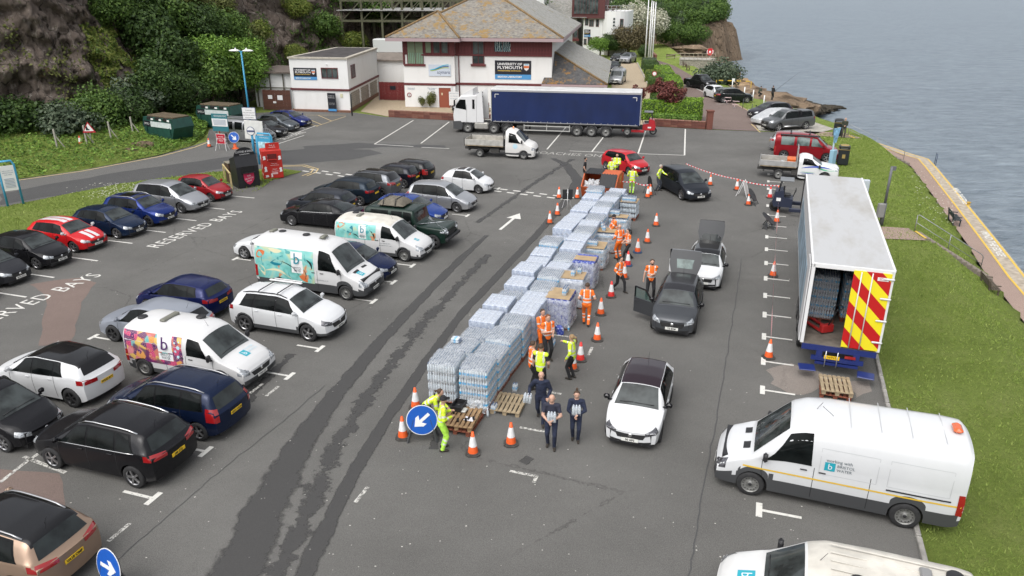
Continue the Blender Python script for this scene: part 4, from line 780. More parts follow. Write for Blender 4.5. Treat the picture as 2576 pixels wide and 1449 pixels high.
for a in (('bright box hedge behind the brick pier',1738,303,1.9,3.2,2.1,'hedge',-18,3000),('wide box hedge behind the brick wall beside the brick pier hedge',1688,302,2.6,1.5,1.7,'hedge',-18,2400),('box hedge nearest the red forklift',1642,300,2.2,1.6,1.9,'hedge',-18,2400),('low bushy hedge along the brick wall',1700,314,4.4,.9,.95,'bright',-18,2600),('rounded green cushion hedge below the red maples',1655,262,1.8,2.4,1.4,'mid',-10,1600),('grey-topped cushion hedge beside the broad maple',1652,282,1.8,1.6,1.3,'grey',-10,1400),('clipped green mound beside the speed limit sign',1650,222,2.2,3.4,1.6,'mid',-10,1600),('yellow-tinted hedge mound along the drive edge',1642,204,2.2,3.0,1.5,'ivy',-10,1500),('dark hedge mound near the flagpoles',1638,184,2.2,3.4,1.6,'dark',-10,1500),('long bright hedge top beside the footpath',1690,225,2.2,9.0,1.5,'hedge',-8,3600),('bright hedge strip running towards the flagpoles',1668,196,2.4,12,1.4,'hedge',-7,3600),('pale domed hedge at the flagpole end of the bed',1632,172,2.4,3,1.6,'grey',-8,1200)):hedge(*a)
def scatter(name,pts,nrm,size,kind,label,cat):
 rs=np.random.RandomState(len(pts));V,F_=leaf_cloud(rs,np.array(pts),np.array(nrm),size,.5);tag(link(name,rawmesh(name,V,F_,[LF[kind]])),label,cat,kind='stuff')
rs=np.random.RandomState(4);pts=[]
def verge_z(p):return .05
vg=MB();far=[(-75,22),(-52,39.5),(-36.1,51.3),(-32.3,54.8),(-28.8,60.1),(-27.6,63.7),(-28,68)];bk=[(-80,42),(-57,56),(-44.5,64),(-38.5,69.5),(-35,73.5),(-33.2,77),(-32,82)]
P=[]
for (a,b) in zip(far,bk):
 P.append([(a[0]+(b[0]-a[0])*k/8,a[1]+(b[1]-a[1])*k/8,.03+1.2*(k/8)**1.3+.12*noise.noise((a[0]+k,a[1],0))) for k in range(9)])
tag(vg.grid(P,0,True).build('verge_bank',[GRASS]),kind='structure')
for k in range(26000):
 i=rs.randint(len(far)-1);f,g=rs.rand(),rs.rand()**.8;a=[far[i][c]+(far[i+1][c]-far[i][c])*f for c in (0,1)];b=[bk[i][c]+(bk[i+1][c]-bk[i][c])*f for c in (0,1)]
 if i==0 and rs.rand()<.7:continue
 h=.03+1.2*g**1.3;nn=noise.noise((a[0]*.4+g*3,a[1]*.4,2));pts.append((a[0]+(b[0]-a[0])*g,a[1]+(b[1]-a[1])*g,h+rs.uniform(.0,.22)+max(0,nn)*.3))
scatter('verge_undergrowth',pts[::2],[(0,0,1)]*len(pts[::2]),.13,'bright','low leafy undergrowth covering the roadside verge','undergrowth');scatter('verge_undergrowth',pts[1::3],[(0,0,1)]*len(pts[1::3]),.12,'mid','darker leafy undergrowth mixed through the roadside verge','undergrowth')
def blades(name,region,n,h,label,seed,zf,mat):
 rs=np.random.RandomState(seed);V=[]
 while len(V)<n:
  p=region(rs)
  if p is None:continue
  x,y=p;V.append((x,y,zf(x,y)))
 B_=np.array(V);a=rs.uniform(0,6.28,n);l=rs.normal(0,.5,(n,2));hh=h*rs.uniform(.5,1.3,n);w=.006+.00045*B_[:,1];dx=np.stack([np.cos(a)*w,np.sin(a)*w,0*a],1)
 T=B_+np.stack([l[:,0]*hh,l[:,1]*hh,hh],1);VV=np.stack([B_-dx,B_+dx,T],1).reshape(-1,3);tag(link(name,rawmesh(name,VV,np.arange(3*n).reshape(n,3),[mat])),label,'grass',kind='stuff')
GB=leaf_mat('grass_blade',(.15,.225,.036),(.21,.295,.055),(.28,.345,.085),.7)
def lawn(rs):
 y=4+66*rs.rand()**1.5;k=np.interp(y,[-4.5,14.9,25.9,39,53.3,69],[4.1,10.3,14.1,18.8,23.6,27.5]);x=k+rs.rand()*14
 z=land_z(x,y)
 if z<-2.35:return None
 if noise.noise((x*.7,y*.7,0))<rs.uniform(-.9,.25):return None
 return x,y
blades('lawn_grass',lawn,75000,.07,'short lawn grass beside the parking bays',2,land_z,GB)
ip=[(-38,40.3),(-31.6,45.0),(-27.2,50.8),(-22.4,54.3),(-16.6,54.6),(-19.7,51.0),(-21.6,49.2),(-24.2,43.6),(-26.6,36)]
def isle(rs):
 f=rs.rand();i=rs.randint(4);a,b=ip[i],ip[i+1];c=((-26.6+5.0*((a[1]+(b[1]-a[1])*f)-36)/13),None);x0=a[0]+(b[0]-a[0])*f;y0=a[1]+(b[1]-a[1])*f;g=rs.rand();return x0+(min(-17,x0+6.5)-x0)*g,y0-5.0*g*rs.rand()
blades('island_grass',isle,9000,.10,'grass on the island behind the reserved bays',3,lambda x,y:.03,GB)
dz=MB();r5=random.Random(8)
for k in range(360):
 f=r5.random();p=G(235+120*r5.gauss(.5,.35),500-40*r5.random(),.12);
 if k>230:p=G(r5.uniform(2280,2400),r5.uniform(430,560),-.6)
 s=r5.uniform(.03,.06);dz.add([p+Vector((math.cos(t)*s,math.sin(t)*s,0)) for t in (0,1.57,3.14,4.71)],[(0,1,2,3)])
tag(dz.build('daisies',[M('daisy_white',(.62,.62,.52),.8)]),'scattered white daisies in the grass','flowers',kind='stuff')
def paint_mat(name,col,metal=0.0,rough=.32):
 k='paint_'+name
 if k in _M:return _M[k]
 b=NB(k);d=b.noise(2.2,5,.6)
 b.set('Base Color',b.mix(b.ramp(d,[(.35,0),(.8,.35)]),col,tuple(min(1,c*.82+.012) for c in col))).set('Metallic',metal).set('Coat Weight',.1 if max(col)<.3 else .35).set('Coat Roughness',.04)
 rough=rough*.5 if max(col)<.3 and metal<.5 else rough;b.set('Roughness',b.ramp(d,[(.3,rough),(.8,rough+.08)])).set('Specular IOR Level',.28);return b.m
def glass_mat(name,col,rough=.04,sp=.45):
 b=NB(name);s=b.noise(1.7,3,.5)
 b.set('Base Color',b.mix(b.ramp(s,[(.4,0),(.62,1)]),col,tuple(c*.35 for c in col))).set('Roughness',rough).set('Specular IOR Level',sp);return b.m
GLASS_S=glass_mat('side_glass',(.008,.010,.010),.04,.16);GLASS_W=glass_mat('windscreen_glass',(.055,.064,.064));GLASS_R=glass_mat('rear_glass',(.022,.028,.028))
GLASS_T=glass_mat('pale_side_glass',(.16,.21,.20))
LENS=M('headlight_lens',(.36,.38,.40),.08,.35,1,var=.6,vs=11);LENS_R=M('tail_lens',(.30,.010,.012),.12,0,1);AMBER=M('amber_lens',(.75,.20,.02),.2,0,1)
LENS_D=M('dark_headlight',(.10,.10,.11),.1,.4,1,var=.6,vs=16)
GLOSSB=M('gloss_black',(.008,.008,.009),.12,0,.3,spec=.3);CHROME=M('chrome',(.72,.72,.72),.15,1);ALLOY=M('alloy',(.42,.42,.43),.32,.85);ALLOY_D=M('dark_alloy',(.06,.06,.062),.35,.6)
STEELW=M('steel_wheel',(.25,.25,.24),.5,.6,var=.3,vs=20);GREYP=M('grey_plastic',(.055,.057,.06),.6);GRILLE=M('grille_black',(.012,.012,.013),.5,bump=.6,bs=60)
PL_W=M('plate_white',(.72,.72,.68),.35);PL_Y=M('plate_yellow',(.78,.50,.02),.35);INK=M('plate_ink',(.012,.012,.012),.5);TYRE=M('tyre',(.021,.021,.022),.8,var=.35,vs=10)
WTRIM=M('window_trim',(.007,.007,.008),.3,spec=.12);SEAM=M('panel_gap',(.015,.015,.016),.7)
def wheel_meshes():
 out={}
 t=MB();w=.105
 t.lathe([(.215,w),(.235,w*1.02),(.30,w),(.322,w*.86),(.33,w*.55),(.33,-w*.55),(.322,-w*.86),(.30,-w),(.2,-w)],28)
 out['tyre']=t.mesh('tyre',[TYRE])
 def rim(style):
  r=MB();r.lathe([(.0,.02),(.2,.02),(.205,.05),(.225,.098),(.232,.102)],24,1 if style!='steel' else 0,mis=None)
  mi=0
  r.lathe([(.205,.07),(.226,.104),(.236,.104),(.238,.09)],28,0)
  if style=='steel':
   r.lathe([(0,.085),(.05,.088),(.07,.06),(.14,.055),(.17,.075),(.205,.07)],24,0)
   for k in range(14):
    a=k/14*6.2832;r.box((.165*math.cos(a),.165*math.sin(a),.072),(.022,.022,.012),a,1)
   r.lathe([(0,.10),(.03,.10),(.045,.086)],10,1)
  elif style=='multi':
   for k in range(16):
    a=k/16*6.2832;r.box((.125*math.cos(a),.125*math.sin(a),.085),(.20,.014,.02),a,0)
   r.lathe([(0,.1),(.04,.1),(.05,.08)],12,0)
  else:
   n={'alloy5':5,'alloy6':6,'dark5':5,'split':10,'big':5}[style]
   for k in range(n):
    a=k/n*6.2832;c,s=math.cos(a),math.sin(a);ww={'split':.026,'big':.08}.get(style,.05)
    V=[(.03*c-ww*.5*s,.03*s+ww*.5*c,.095),(.03*c+ww*.5*s,.03*s-ww*.5*c,.095),(.215*c+ww*.62*s,.215*s-ww*.62*c,.09),(.215*c-ww*.62*s,.215*s+ww*.62*c,.09)]
    V+=[(x,y,z-.03) for x,y,z in V];r.add(V,[(3,2,1,0),(0,1,5,4),(1,2,6,5),(2,3,7,6),(3,0,4,7)],0)
   r.lathe([(0,.1),(.035,.1),(.05,.08)],12,0)
  return r.mesh('rim',[{'steel':STEELW,'dark5':ALLOY_D}.get(style,ALLOY),BLACK])
 for s in ('steel','multi','alloy5','alloy6','dark5','split','big'):out[s]=rim(s)
 return out
WH=wheel_meshes()
def add_wheel(par,x,y,r,side,style,wid=1.0,steer=0.0):
 w=link('wheel',WH['tyre'],par);k=r/.33
 w.matrix_local=Matrix.Translation((x,y,r))@Matrix.Rotation(steer,4,'Z')@Matrix.Rotation(-side*math.pi/2,4,'X')@Matrix.Diagonal((k,k,wid*k,1))
 link('rim',WH[style],w);return w
HATCH=dict(top=[(0,.42),(.02,.475),(.10,.56),(.235,.645),(.42,.945),(.52,1),(.70,.99),(.85,.945),(.90,.905),(.972,.68),(1,.63)],belt=[(0,.40),(.22,.61),(.6,.65),(1,.72)],ws=(.243,.412),rg=(.905,.966),win=[(.285,.425,.50,.50),(.515,.515,.735,.715),(.75,.732,.845,.80)],fo=.205,wb=.625,zs=.14)
MPV=dict(HATCH,top=[(0,.38),(.02,.44),(.08,.52),(.20,.61),(.40,.94),(.5,1),(.75,.985),(.88,.945),(.925,.90),(.985,.62),(1,.56)],belt=[(0,.37),(.2,.575),(.6,.60),(1,.64)],ws=(.207,.39),rg=(.93,.98),win=[(.27,.405,.49,.49),(.505,.505,.70,.70),(.715,.715,.895,.85)],fo=.20)
SUV=dict(HATCH,top=[(0,.45),(.015,.51),(.08,.585),(.235,.64),(.40,.94),(.5,1),(.72,.985),(.87,.945),(.905,.91),(.968,.66),(1,.60)],belt=[(0,.44),(.22,.605),(.6,.64),(1,.68)],ws=(.243,.392),rg=(.91,.963),win=[(.28,.405,.495,.495),(.51,.51,.72,.70),(.735,.715,.86,.80)],fo=.20,zs=.15)
SEDAN=dict(HATCH,top=[(0,.44),(.02,.50),(.1,.58),(.255,.66),(.43,.95),(.53,1),(.66,.98),(.80,.87),(.90,.73),(.97,.70),(1,.64)],rg=(.74,.885),ws=(.262,.42),win=[(.30,.44,.50,.50),(.515,.515,.68,.66),(.69,.67,.77,.71)])
COUPE=dict(SEDAN,top=[(0,.44),(.02,.50),(.1,.60),(.27,.70),(.44,.96),(.53,1),(.64,.97),(.80,.83),(.90,.74),(.97,.72),(1,.66)],ws=(.28,.43),win=[(.33,.45,.56,.55),(.57,.56,.70,.64)])
TRANSIT=dict(top=[(0,.29),(.01,.35),(.05,.42),(.15,.485),(.305,.90),(.36,.955),(.46,.985),(.9,1),(.982,.99),(1,.94)],belt=[(0,.28),(.14,.46),(.3,.50),(1,.50)],ws=(.158,.298),rg=None,van=True,win=[(.195,.305,.405,.395)],fo=.168,wb=.626,zs=.10)
PANEL=dict(TRANSIT,top=[(0,.34),(.012,.41),(.06,.48),(.185,.565),(.355,.925),(.43,.98),(.6,1),(.93,.995),(.985,.98),(1,.92)],belt=[(0,.33),(.18,.53),(.35,.56),(1,.56)],ws=(.193,.345),win=[(.235,.36,.455,.445)],fo=.19,wb=.645,zs=.11)
DEFEND=dict(top=[(0,.50),(.006,.555),(.02,.575),(.335,.60),(.35,.605),(.385,.93),(.40,.965),(.5,.985),(.95,.99),(.992,.97),(1,.9)],belt=[(0,.49),(.33,.585),(1,.60)],ws=(.352,.384),rg=None,van=True,box=True,win=[(.40,.415,.51,.51),(.525,.525,.66,.66),(.70,.70,.92,.92)],fo=.165,wb=.60,zs=.18)
PICKUP=dict(SUV,top=[(0,.49),(.012,.55),(.06,.60),(.215,.635),(.345,.93),(.42,1),(.60,.985),(.635,.955),(.655,.965),(.93,.955),(.955,.91),(.985,.60),(1,.55)],ws=(.225,.34),rg=(.958,.98),win=[(.25,.36,.445,.445),(.455,.455,.585,.575),(.69,.69,.90,.885)],fo=.18,wb=.60,zs=.17)
PICKOPEN=dict(PICKUP,top=[(0,.49),(.012,.56),(.06,.61),(.215,.645),(.345,.93),(.42,1),(.58,.985),(.645,.92),(.675,.64),(.70,.625),(.98,.625),(1,.58)],rg=(.648,.672),win=[(.25,.36,.445,.445),(.455,.455,.595,.575)])
def itab(tab,L,sc,u,sig):
 x=np.array([t[0] for t in tab])*L;y=np.array([t[1] for t in tab])*sc
 g=np.arange(-.4,L+.4,.01);v=np.interp(g,x,y)
 k=int(max(1,sig/.01));ker=np.exp(-.5*(np.arange(-3*k,3*k+1)/k)**2);ker/=ker.sum()
 vv=np.convolve(np.pad(v,3*k,'edge'),ker,'valid');return np.interp(u,g,vv)
class Shell:
 def __init__(s,A,L,W,H,wr,fo=None,wb=None,clad=0.0,sharp=False):
  s.L,s.W,s.H,s.wr,s.A=L,W,H,wr,A
  s.uf=(fo if fo else A['fo']*L);s.ur=s.uf+(wb if wb else A['wb']*L)
  zs=A['zs']*H;ra=wr+.055;van=A.get('van');s.van=van;box=A.get('box')
  us=set(np.round(np.arange(0,L+.001,.11),3))|{0.0,.015,.035,.07,L,L-.015,L-.035,L-.07}
  for ua in (s.uf,s.ur):
   for k in range(-8,9):us.add(round(ua+ra*math.sin(k/8*math.pi/2),3))
   us.add(round(ua-ra-.006,3));us.add(round(ua+ra+.006,3))
  for t,_ in A['top']:us.add(round(t*L,3))
  us=np.array(sorted(u for u in us if 0<=u<=L));keep=[0]
  for i in range(1,len(us)):
   if us[i]-us[keep[-1]]>.004:keep.append(i)
  us=us[keep];s.us=us
  sg=.02 if box else .045
  s.zt=itab(A['top'],L,H,us,sg);zbelt=itab(A['belt'],L,H,us,.08)
  s.zb=np.minimum(zbelt,s.zt-.02)
  plan=[(0,.93),(.03,.955),(.1,.985),(.2,1),(.85,1),(.95,.985),(1,.955)] if van else [(0,.86),(.05,.93),(.15,.985),(.28,1),(.8,1),(.93,.965),(1,.90)]
  if box:plan=[(0,.97),(.05,.99),(.1,1),(1,1)]
  s.wp=itab(plan,L,W/2,us,.05)
  w0,w1=A['ws'];
  if box:rw=[(0,.86),(w0,.86),(w1,.90),(1,.90)]
  elif van:rw=[(0,.74),(w0,.84),(w1,.76),(w1+.08,.80),(.9,.82),(1,.80)]
  else:
   r0,r1=A['rg'] or (.9,.97)
   rw=[(0,.70),(w0-.02,.84),(w1,.69),(.6,.70),(r0,.66),(r1,.80),(1,.80)]
  s.wt=np.minimum(itab(rw,L,W/2,us,.05),s.wp*.97)
  cr=[(0,.03),(w0,.035),(w1,.05),(.8,.05),(1,.03)] if not van else [(0,.04),(w0,.05),(w1,.10),(.5,.11),(1,.10)]
  if box:cr=[(0,.02),(1,.03)]
  s.cr=itab(cr,L,1,us,.05)
  s.ze=np.maximum(s.zt-s.cr,s.zb+.008)
  zl=np.full(len(us),zs)
  for ua in (s.uf,s.ur):
   d=np.abs(us-ua);m=d<ra;zl[m]=np.maximum(zl[m],wr+np.sqrt(np.maximum(0,ra*ra-d[m]**2)))
  e=np.clip(1-us/.35,0,1)**2*.05+np.clip(1-(L-us)/.35,0,1)**2*.09
  s.zl=np.minimum(zl+e,s.zb-.05);s.zs=zs
  V=[];NL,NG,NR=6,4,6
  s.sec=[]
  for i,u in enumerate(us):
   P=[]
   for k in range(NL):
    t=k/(NL-1);z=s.zl[i]+(s.zb[i]-s.zl[i])*t
    h=(z-zs)/max(.1,(s.zb[i]-zs));w=s.wp[i]*(.945+.055*math.sin(min(1,max(0,h)*1.25)*math.pi/2)-.025*max(0,h-.7)/.3)
    if box:w=s.wp[i]*(.97+.03*min(1,h*2))
    P.append((w,z))
   wb=P[-1][0]-(.012 if not van else .004)
   for k in range(NG):
    t=(k+.25)/(NG-1+.25);z=s.zb[i]+.004+(s.ze[i]-s.zb[i]-.004)*t
    bl=.035*math.sin(t*math.pi)*min(1,(s.ze[i]-s.zb[i])/.3)
    tt=t**(1.0 if not van else 2.2);P.append((wb+(s.wt[i]-wb)*tt+bl,z))
   for k in range(1,NR+1):
    v=1-k/NR;y=s.wt[i]*v;P.append((y,s.ze[i]+(s.zt[i]-s.ze[i])*(1-v**2.4)))
   s.sec.append(P)
  s.n=len(s.sec[0]);s.NL,s.NG,s.NR=NL,NG,NR
  fk=.10 if van else .27;rk=.03 if van else .15
  if box:fk,rk=.02,.01
  def warp(u,y,z):
   a=abs(y)/(W/2);x=u
   f=max(0,1-u/(.30*L));x+=fk*a**2.3*f**1.5
   h=z/(s.zt[0]+.02);x+=max(0,1-u/.5)**2*(.09*max(0,h-.55)**1.5+.05*max(0,.35-h))*(1 if not box else .2)
   g=max(0,1-(L-u)/(.22*L));x-=rk*a**2.3*g**1.5
   hr=z/H;x-=max(0,1-(L-u)/.4)**2*(.05*max(0,.28-hr)/.28+(.08*max(0,hr-.48) if not van else .03*max(0,hr-.3)))
   return (L/2-x,y,z)
  s.warp=warp
  b=MB()
  for sd in (1,-1):
   Pg=[[warp(u,sd*y,z) for y,z in sec] for u,sec in zip(us,s.sec)]
   b.grid(Pg,0,True,sd<0)
  nq=len(us)-1;per=s.n-1
  for sd in range(2):
   for i in range(nq):
    for j in range(per):
     f=sd*nq*per+i*per+j;um=(us[i]+us[i+1])/2/L;mi=0
     zm=(s.sec[i][j][1]+s.sec[i][min(j+1,per)][1])/2
     if clad and j<NL-1:
      da=min(math.hypot(us[i]-ua,zm-wr) for ua in (s.uf,s.ur))
      if zm<zs+clad or da<ra+clad*.45:mi=1
     if j>=NL+NG-1 and um>w1+.005 and (A['rg'] is None or um<(A['rg'][0]+.01)):mi=2
     b.mi[f]=mi
  for e,i,fl in ((0,0,True),(1,len(us)-1,False)):
   sec=s.sec[i];rows=[[warp(us[i],y*c,z) for c in (-1,-.8,-.5,-.2,.2,.5,.8,1)] for y,z in sec]
   o=len(b.f);b.grid(rows,0,True, not fl)
   if clad:
    for f in range(o,len(b.f)):
     if sum(b.v[k][2] for k in b.f[f])/4<zs+clad+.08:b.mi[f]=1
  s.b=b;s.bvh=BVHTree.FromPolygons([Vector(v) for v in b.v],b.f)
 def at(s,u,kind,t):
  i=max(1,min(len(s.us)-1,int(np.searchsorted(s.us,u))));a=(u-s.us[i-1])/(s.us[i]-s.us[i-1])
  def ev(k):
   P=s.sec[k]
   if kind=='g':
    q=P[s.NL-1:s.NL+s.NG];f=t*(len(q)-1);j=min(len(q)-2,int(f));c=f-j
    return (q[j][0]+(q[j+1][0]-q[j][0])*c,q[j][1]+(q[j+1][1]-q[j][1])*c)
   return (s.wt[k]*t,s.ze[k]+(s.zt[k]-s.ze[k])*(1-abs(t)**2.4))
  p,q=ev(i-1),ev(i);return s.warp(u,p[0]+(q[0]-p[0])*a,p[1]+(q[1]-p[1])*a)
 def offset(s,P,off):
  out=[]
  for r in P:
   row=[]
   for p in r:
    h=s.bvh.find_nearest(Vector(p))
    nn=h[1];c=Vector((0,0,s.H*.45));nn=nn if nn.dot(Vector(p)-c)>0 else -nn;row.append(Vector(p)+nn*off)
   out.append(row)
  return out
 def side_glass(s,sd,ub0,ut0,ub1,ut1,t0=.10,t1=.90,off=.008,n=7,m=5):
  P=[]
  for j in range(m):
   t=j/(m-1);ua=ub0+(ut0-ub0)*t;ue=ub1+(ut1-ub1)*t
   P.append([s.at(ua+(ue-ua)*i/(n-1),'g',t0+(t1-t0)*t) for i in range(n)])
  P=[[(x,sd*y,z) for x,y,z in r] for r in P];P=s.offset(P,off);return MB().grid(P,0,True,sd>0)
 def top_glass(s,u0,u1,v0,v1,off=.008,n=6,m=9):
  P=[]
  for i in range(n):
   f=i/(n-1);v=v0+(v1-v0)*f;P.append([s.at(u0+(u1-u0)*f,'r',v*(2*j/(m-1)-1)) for j in range(m)])
  return MB().grid(s.offset(P,off),0,True,u1>u0)
 def ray(s,o,d,off=.006):
  h=s.bvh.ray_cast(Vector(o),Vector(d))
  if h[0] is None:
   q=s.bvh.find_nearest(Vector(o)+Vector(d)*2.2);p,nn=q[0],q[1]
  else:p,nn=h[0],h[1]
  if nn.dot(Vector(d))>0:nn=-nn
  return p+nn*off,nn
 def side_patch(s,sd,q,off=.006,n=6,m=4):
  P=[]
  for j in range(m):
   t=j/(m-1);r=[]
   for i in range(n):
    f=i/(n-1);u=(q[0][0]*(1-f)+q[1][0]*f)*(1-t)+(q[3][0]*(1-f)+q[2][0]*f)*t;z=(q[0][1]*(1-f)+q[1][1]*f)*(1-t)+(q[3][1]*(1-f)+q[2][1]*f)*t
    r.append(s.ray((s.L/2-u,sd*3,z),(0,-sd,0),off)[0])
   P.append(r)
  return MB().grid(P,0,True,sd>0)
 def end_patch(s,e,q,off=.006,n=7,m=4):
  P=[]
  for j in range(m):
   t=j/(m-1);r=[]
   for i in range(n):
    f=i/(n-1);y=(q[0][0]*(1-f)+q[1][0]*f)*(1-t)+(q[3][0]*(1-f)+q[2][0]*f)*t;z=(q[0][1]*(1-f)+q[1][1]*f)*(1-t)+(q[3][1]*(1-f)+q[2][1]*f)*t
    r.append(s.ray((e*9,y,z),(-e,0,0),off)[0])
   P.append(r)
  return MB().grid(P,0,True,e<0)
 def top_patch(s,q,off=.006,n=6,m=6):
  P=[]
  for j in range(m):
   t=j/(m-1);r=[]
   for i in range(n):
    f=i/(n-1);u=(q[0][0]*(1-f)+q[1][0]*f)*(1-t)+(q[3][0]*(1-f)+q[2][0]*f)*t;y=(q[0][1]*(1-f)+q[1][1]*f)*(1-t)+(q[3][1]*(1-f)+q[2][1]*f)*t
    r.append(s.ray((s.L/2-u,y,6),(0,0,-1),off)[0])
   P.append(r)
  return MB().grid(P,0,True,True)
 def corner_patch(s,e,sd,a0,a1,za,zb,off=.007,n=8,m=4,pv=None):
  """wrap round a corner: e front/rear, sd side, angle from the car's axis, za=(z at a0, z at a1) low, zb high"""
  px,py=pv or (e*(s.L/2-.55),sd*(s.W/2-.5));P=[]
  for j in range(m):
   t=j/(m-1);r=[]
   for i in range(n):
    f=i/(n-1);a=R(a0+(a1-a0)*f);d=Vector((e*math.cos(a),sd*math.sin(a),0));z=(za[0]*(1-f)+za[1]*f)*(1-t)+(zb[0]*(1-f)+zb[1]*f)*t
    r.append(s.ray(Vector((px,py,z))+d*3,-d,off)[0])
   P.append(r)
  return MB().grid(P,0,True,e*sd<0)
def anchor_loc(anchor,rz,L,W,uf,ur):
 k,px,py=anchor;g=G(px,py)
 lx={'F':L/2-uf,'R':L/2-ur,'N':L/2,'T':-L/2}[k[0]];ly={'R':-1,'L':1,'C':0}[k[1]]*(W/2-.07)
 c,s=math.cos(rz),math.sin(rz);return Vector((g.x-(c*lx-s*ly),g.y-(s*lx+c*ly),0))
def plate(S,par,txt,e,z,col=None,w=.5,y=0.0):
 p,nn=S.ray((e*9,y,z),(-e,0,0),.012)
 up=Vector((0,0,1))-nn*nn.z;up.normalize();right=up.cross(nn)
 o=MB().box((0,0,0),(w,.112,.012),bev=.004).build('number_plate',[col or (PL_W if e>0 else PL_Y)],par);o.matrix_local=frame(right,up,p)
 if txt:
  t=link('plate_lettering',text_mesh(txt,.098,INK,bold=.004,sx=.95),o,loc=(0,0,.008));t['kind']='stuff'
 return o
def car(A,name,label,paint,L,W,H,rz,anchor=None,loc=None,wr=.32,rim='alloy5',fp=None,rp=None,clad=0,roof=None,rails=None,cat='car',group=None,fo=None,wb=None,lens=None,glass=GLASS_S,tail='wide',grille=True,mirror=None,roofglass=False,noside=(),taillight=True,chrome=False,handles=True,wsmat=None,badge=True,rearglass=GLASS_R,fog=True,seams=True,parts_only=False):
 S=Shell(A,L,W,H,wr,fo,wb,clad)
 if loc is None:loc=anchor_loc(anchor,rz,L,W,S.uf,S.ur)
 t=thing(name,label,cat,loc,rz,group);t_mats=[paint,GREYP if clad else paint,roof or paint]
 S.b.build('body',t_mats,t)
 MB().box((.02,0,(S.zs-.05+H*.40)/2),(L*.93,W-.50,H*.40-S.zs+.05)).box(((L/2-S.uf+L/2-S.ur)/2,0,S.zs+.06),(S.ur-S.uf-2*wr-.2,W-.16,.12)).build('underbody',[BLACK],t)
 for ua in (S.uf,S.ur):
  for sd in (-1,1):add_wheel(t,L/2-ua,sd*(W/2-.115),wr,sd,rim)
 w0,w1=A['ws'];S.top_glass((w0+.004)*L,w1*L,.95,.93,.006).build('windscreen',[wsmat or GLASS_W],t)
 if A['rg']:S.top_glass(A['rg'][0]*L,A['rg'][1]*L,.90,.90,.006).build('rear_window',[rearglass],t)
 wn=A['win']
 for sd in (-1,1):
  if sd in noside:continue
  f,l=wn[0],wn[-1]
  if not S.van:S.side_glass(sd,(f[0]-.015)*L,(f[1]-.012)*L,(l[2]+.012)*L,(l[3]+.01)*L,.04,.97,.004,12,5).build('window_surround',[WTRIM],t)
  if chrome:
   P=[Vector(S.at(u,'g',.05)) for u in np.linspace((f[0]-.01)*L,(l[2]+.01)*L,10)];MB().tube([(p.x,sd*(p.y+.012),p.z) for p in P],.012,5).build('chrome_strip',[CHROME],t)
  for w in wn:S.side_glass(sd,w[0]*L,w[1]*L,w[2]*L,w[3]*L,.12,.90,.009).build('side_window',[glass],t)
 zf=S.zt[0];hz=zf
 for sd in (-1,1):
  S.corner_patch(1,sd,8 if not S.van else 14,62,(hz*.80,hz*.92),(hz*.98,hz*1.14) if not S.van else (hz*1.03,hz*1.28),.008).build('headlight',[lens or LENS],t)
  if taillight:
   if tail=='wide':S.corner_patch(-1,sd,-8,66,(H*.535,H*.55),(H*.615,H*.66),.01).build('tail_light',[LENS_R],t)
   elif tail=='tall':S.corner_patch(-1,sd,30,74,(H*.42,H*.44),(H*.66,H*.70),.01).build('tail_light',[LENS_R],t)
   else:S.corner_patch(-1,sd,40,82,(H*.26,H*.27),(H*.50,H*.50),.01,pv=(-(L/2-.2),sd*(W/2-.2))).build('tail_light',[LENS_R],t)
  mx=L/2-(wn[0][0]+.02)*L;mz=S.zb[int(np.searchsorted(S.us,wn[0][0]*L))]+.07;mm=mirror or paint
  mh=.24 if S.van else .15
  MB().box((0,0,mh*.35),(.12,.20,mh),bev=.045).box((.03,-sd*.12,-.02),(.06,.16,.04)).build('wing_mirror',[mm],t,loc=(mx,sd*(W/2+.09),mz))
 if grille:
  S.end_patch(1,[(-W*.22,hz*.66),(W*.22,hz*.66),(W*.27,hz*.90),(-W*.27,hz*.90)],.008).build('grille',[GRILLE],t)
  S.end_patch(1,[(-W*.33,hz*.36),(W*.33,hz*.36),(W*.36,hz*.52),(-W*.36,hz*.52)],.008).build('lower_grille',[GRILLE],t)
 if badge:
  p,nn=S.ray((9,0,hz*.84),(-1,0,0),.012);o=MB().lathe([(0,.012),(.045,.012),(.06,0)],14).build('badge',[CHROME],t);o.matrix_local=frame((0,1,0),Vector((0,0,1))-nn*nn.z,p)
 if fp is not None:plate(S,t,fp,1,hz*(.60 if not S.van else .56))
 if rp is not None:plate(S,t,rp,-1,H*(.47 if not S.van else .36))
 if rails:
  for sd in (-1,1):
   P=[Vector(S.at(u*L,'r',.93)) for u in np.linspace(w1+.02,(A['rg'][0] if A['rg'] else .95)-.06,8)];P=[Vector((p.x,sd*p.y,p.z+(.045 if 0<i<7 else .0))) for i,p in enumerate(P)]
   MB().tube(P,.022,6).build('roof_rail',[rails],t)
 if roofglass:S.top_patch([((w1+.03)*L,-W*.27),((w1+.03)*L,W*.27),(.72*L,W*.26),(.72*L,-W*.26)],.006).build('sunroof',[GLOSSB],t)
 if seams:
  for sd in (-1,1):
   cuts=[wn[0][0]+.0,(wn[0][2]+(wn[1][0] if len(wn)>1 else wn[0][2]+.02))/2]+([wn[1][2]+.005] if len(wn)>1 and not S.van else [])
   if S.van:cuts=[wn[0][0]+.01,wn[0][2]+.012,.64]
   for c in cuts:
    u=c*L;zlo=S.zs+.08;zhi=S.zb[int(np.searchsorted(S.us,u))]-.0;zz=np.linspace(zlo,zhi,6)
    P=[[S.ray((L/2-u-dx,sd*3,z),(0,-sd,0),.0035)[0] for z in zz] for dx in (-.008,.008)];MB().grid(P,0,True,sd>0).build('door_seam',[SEAM],t)
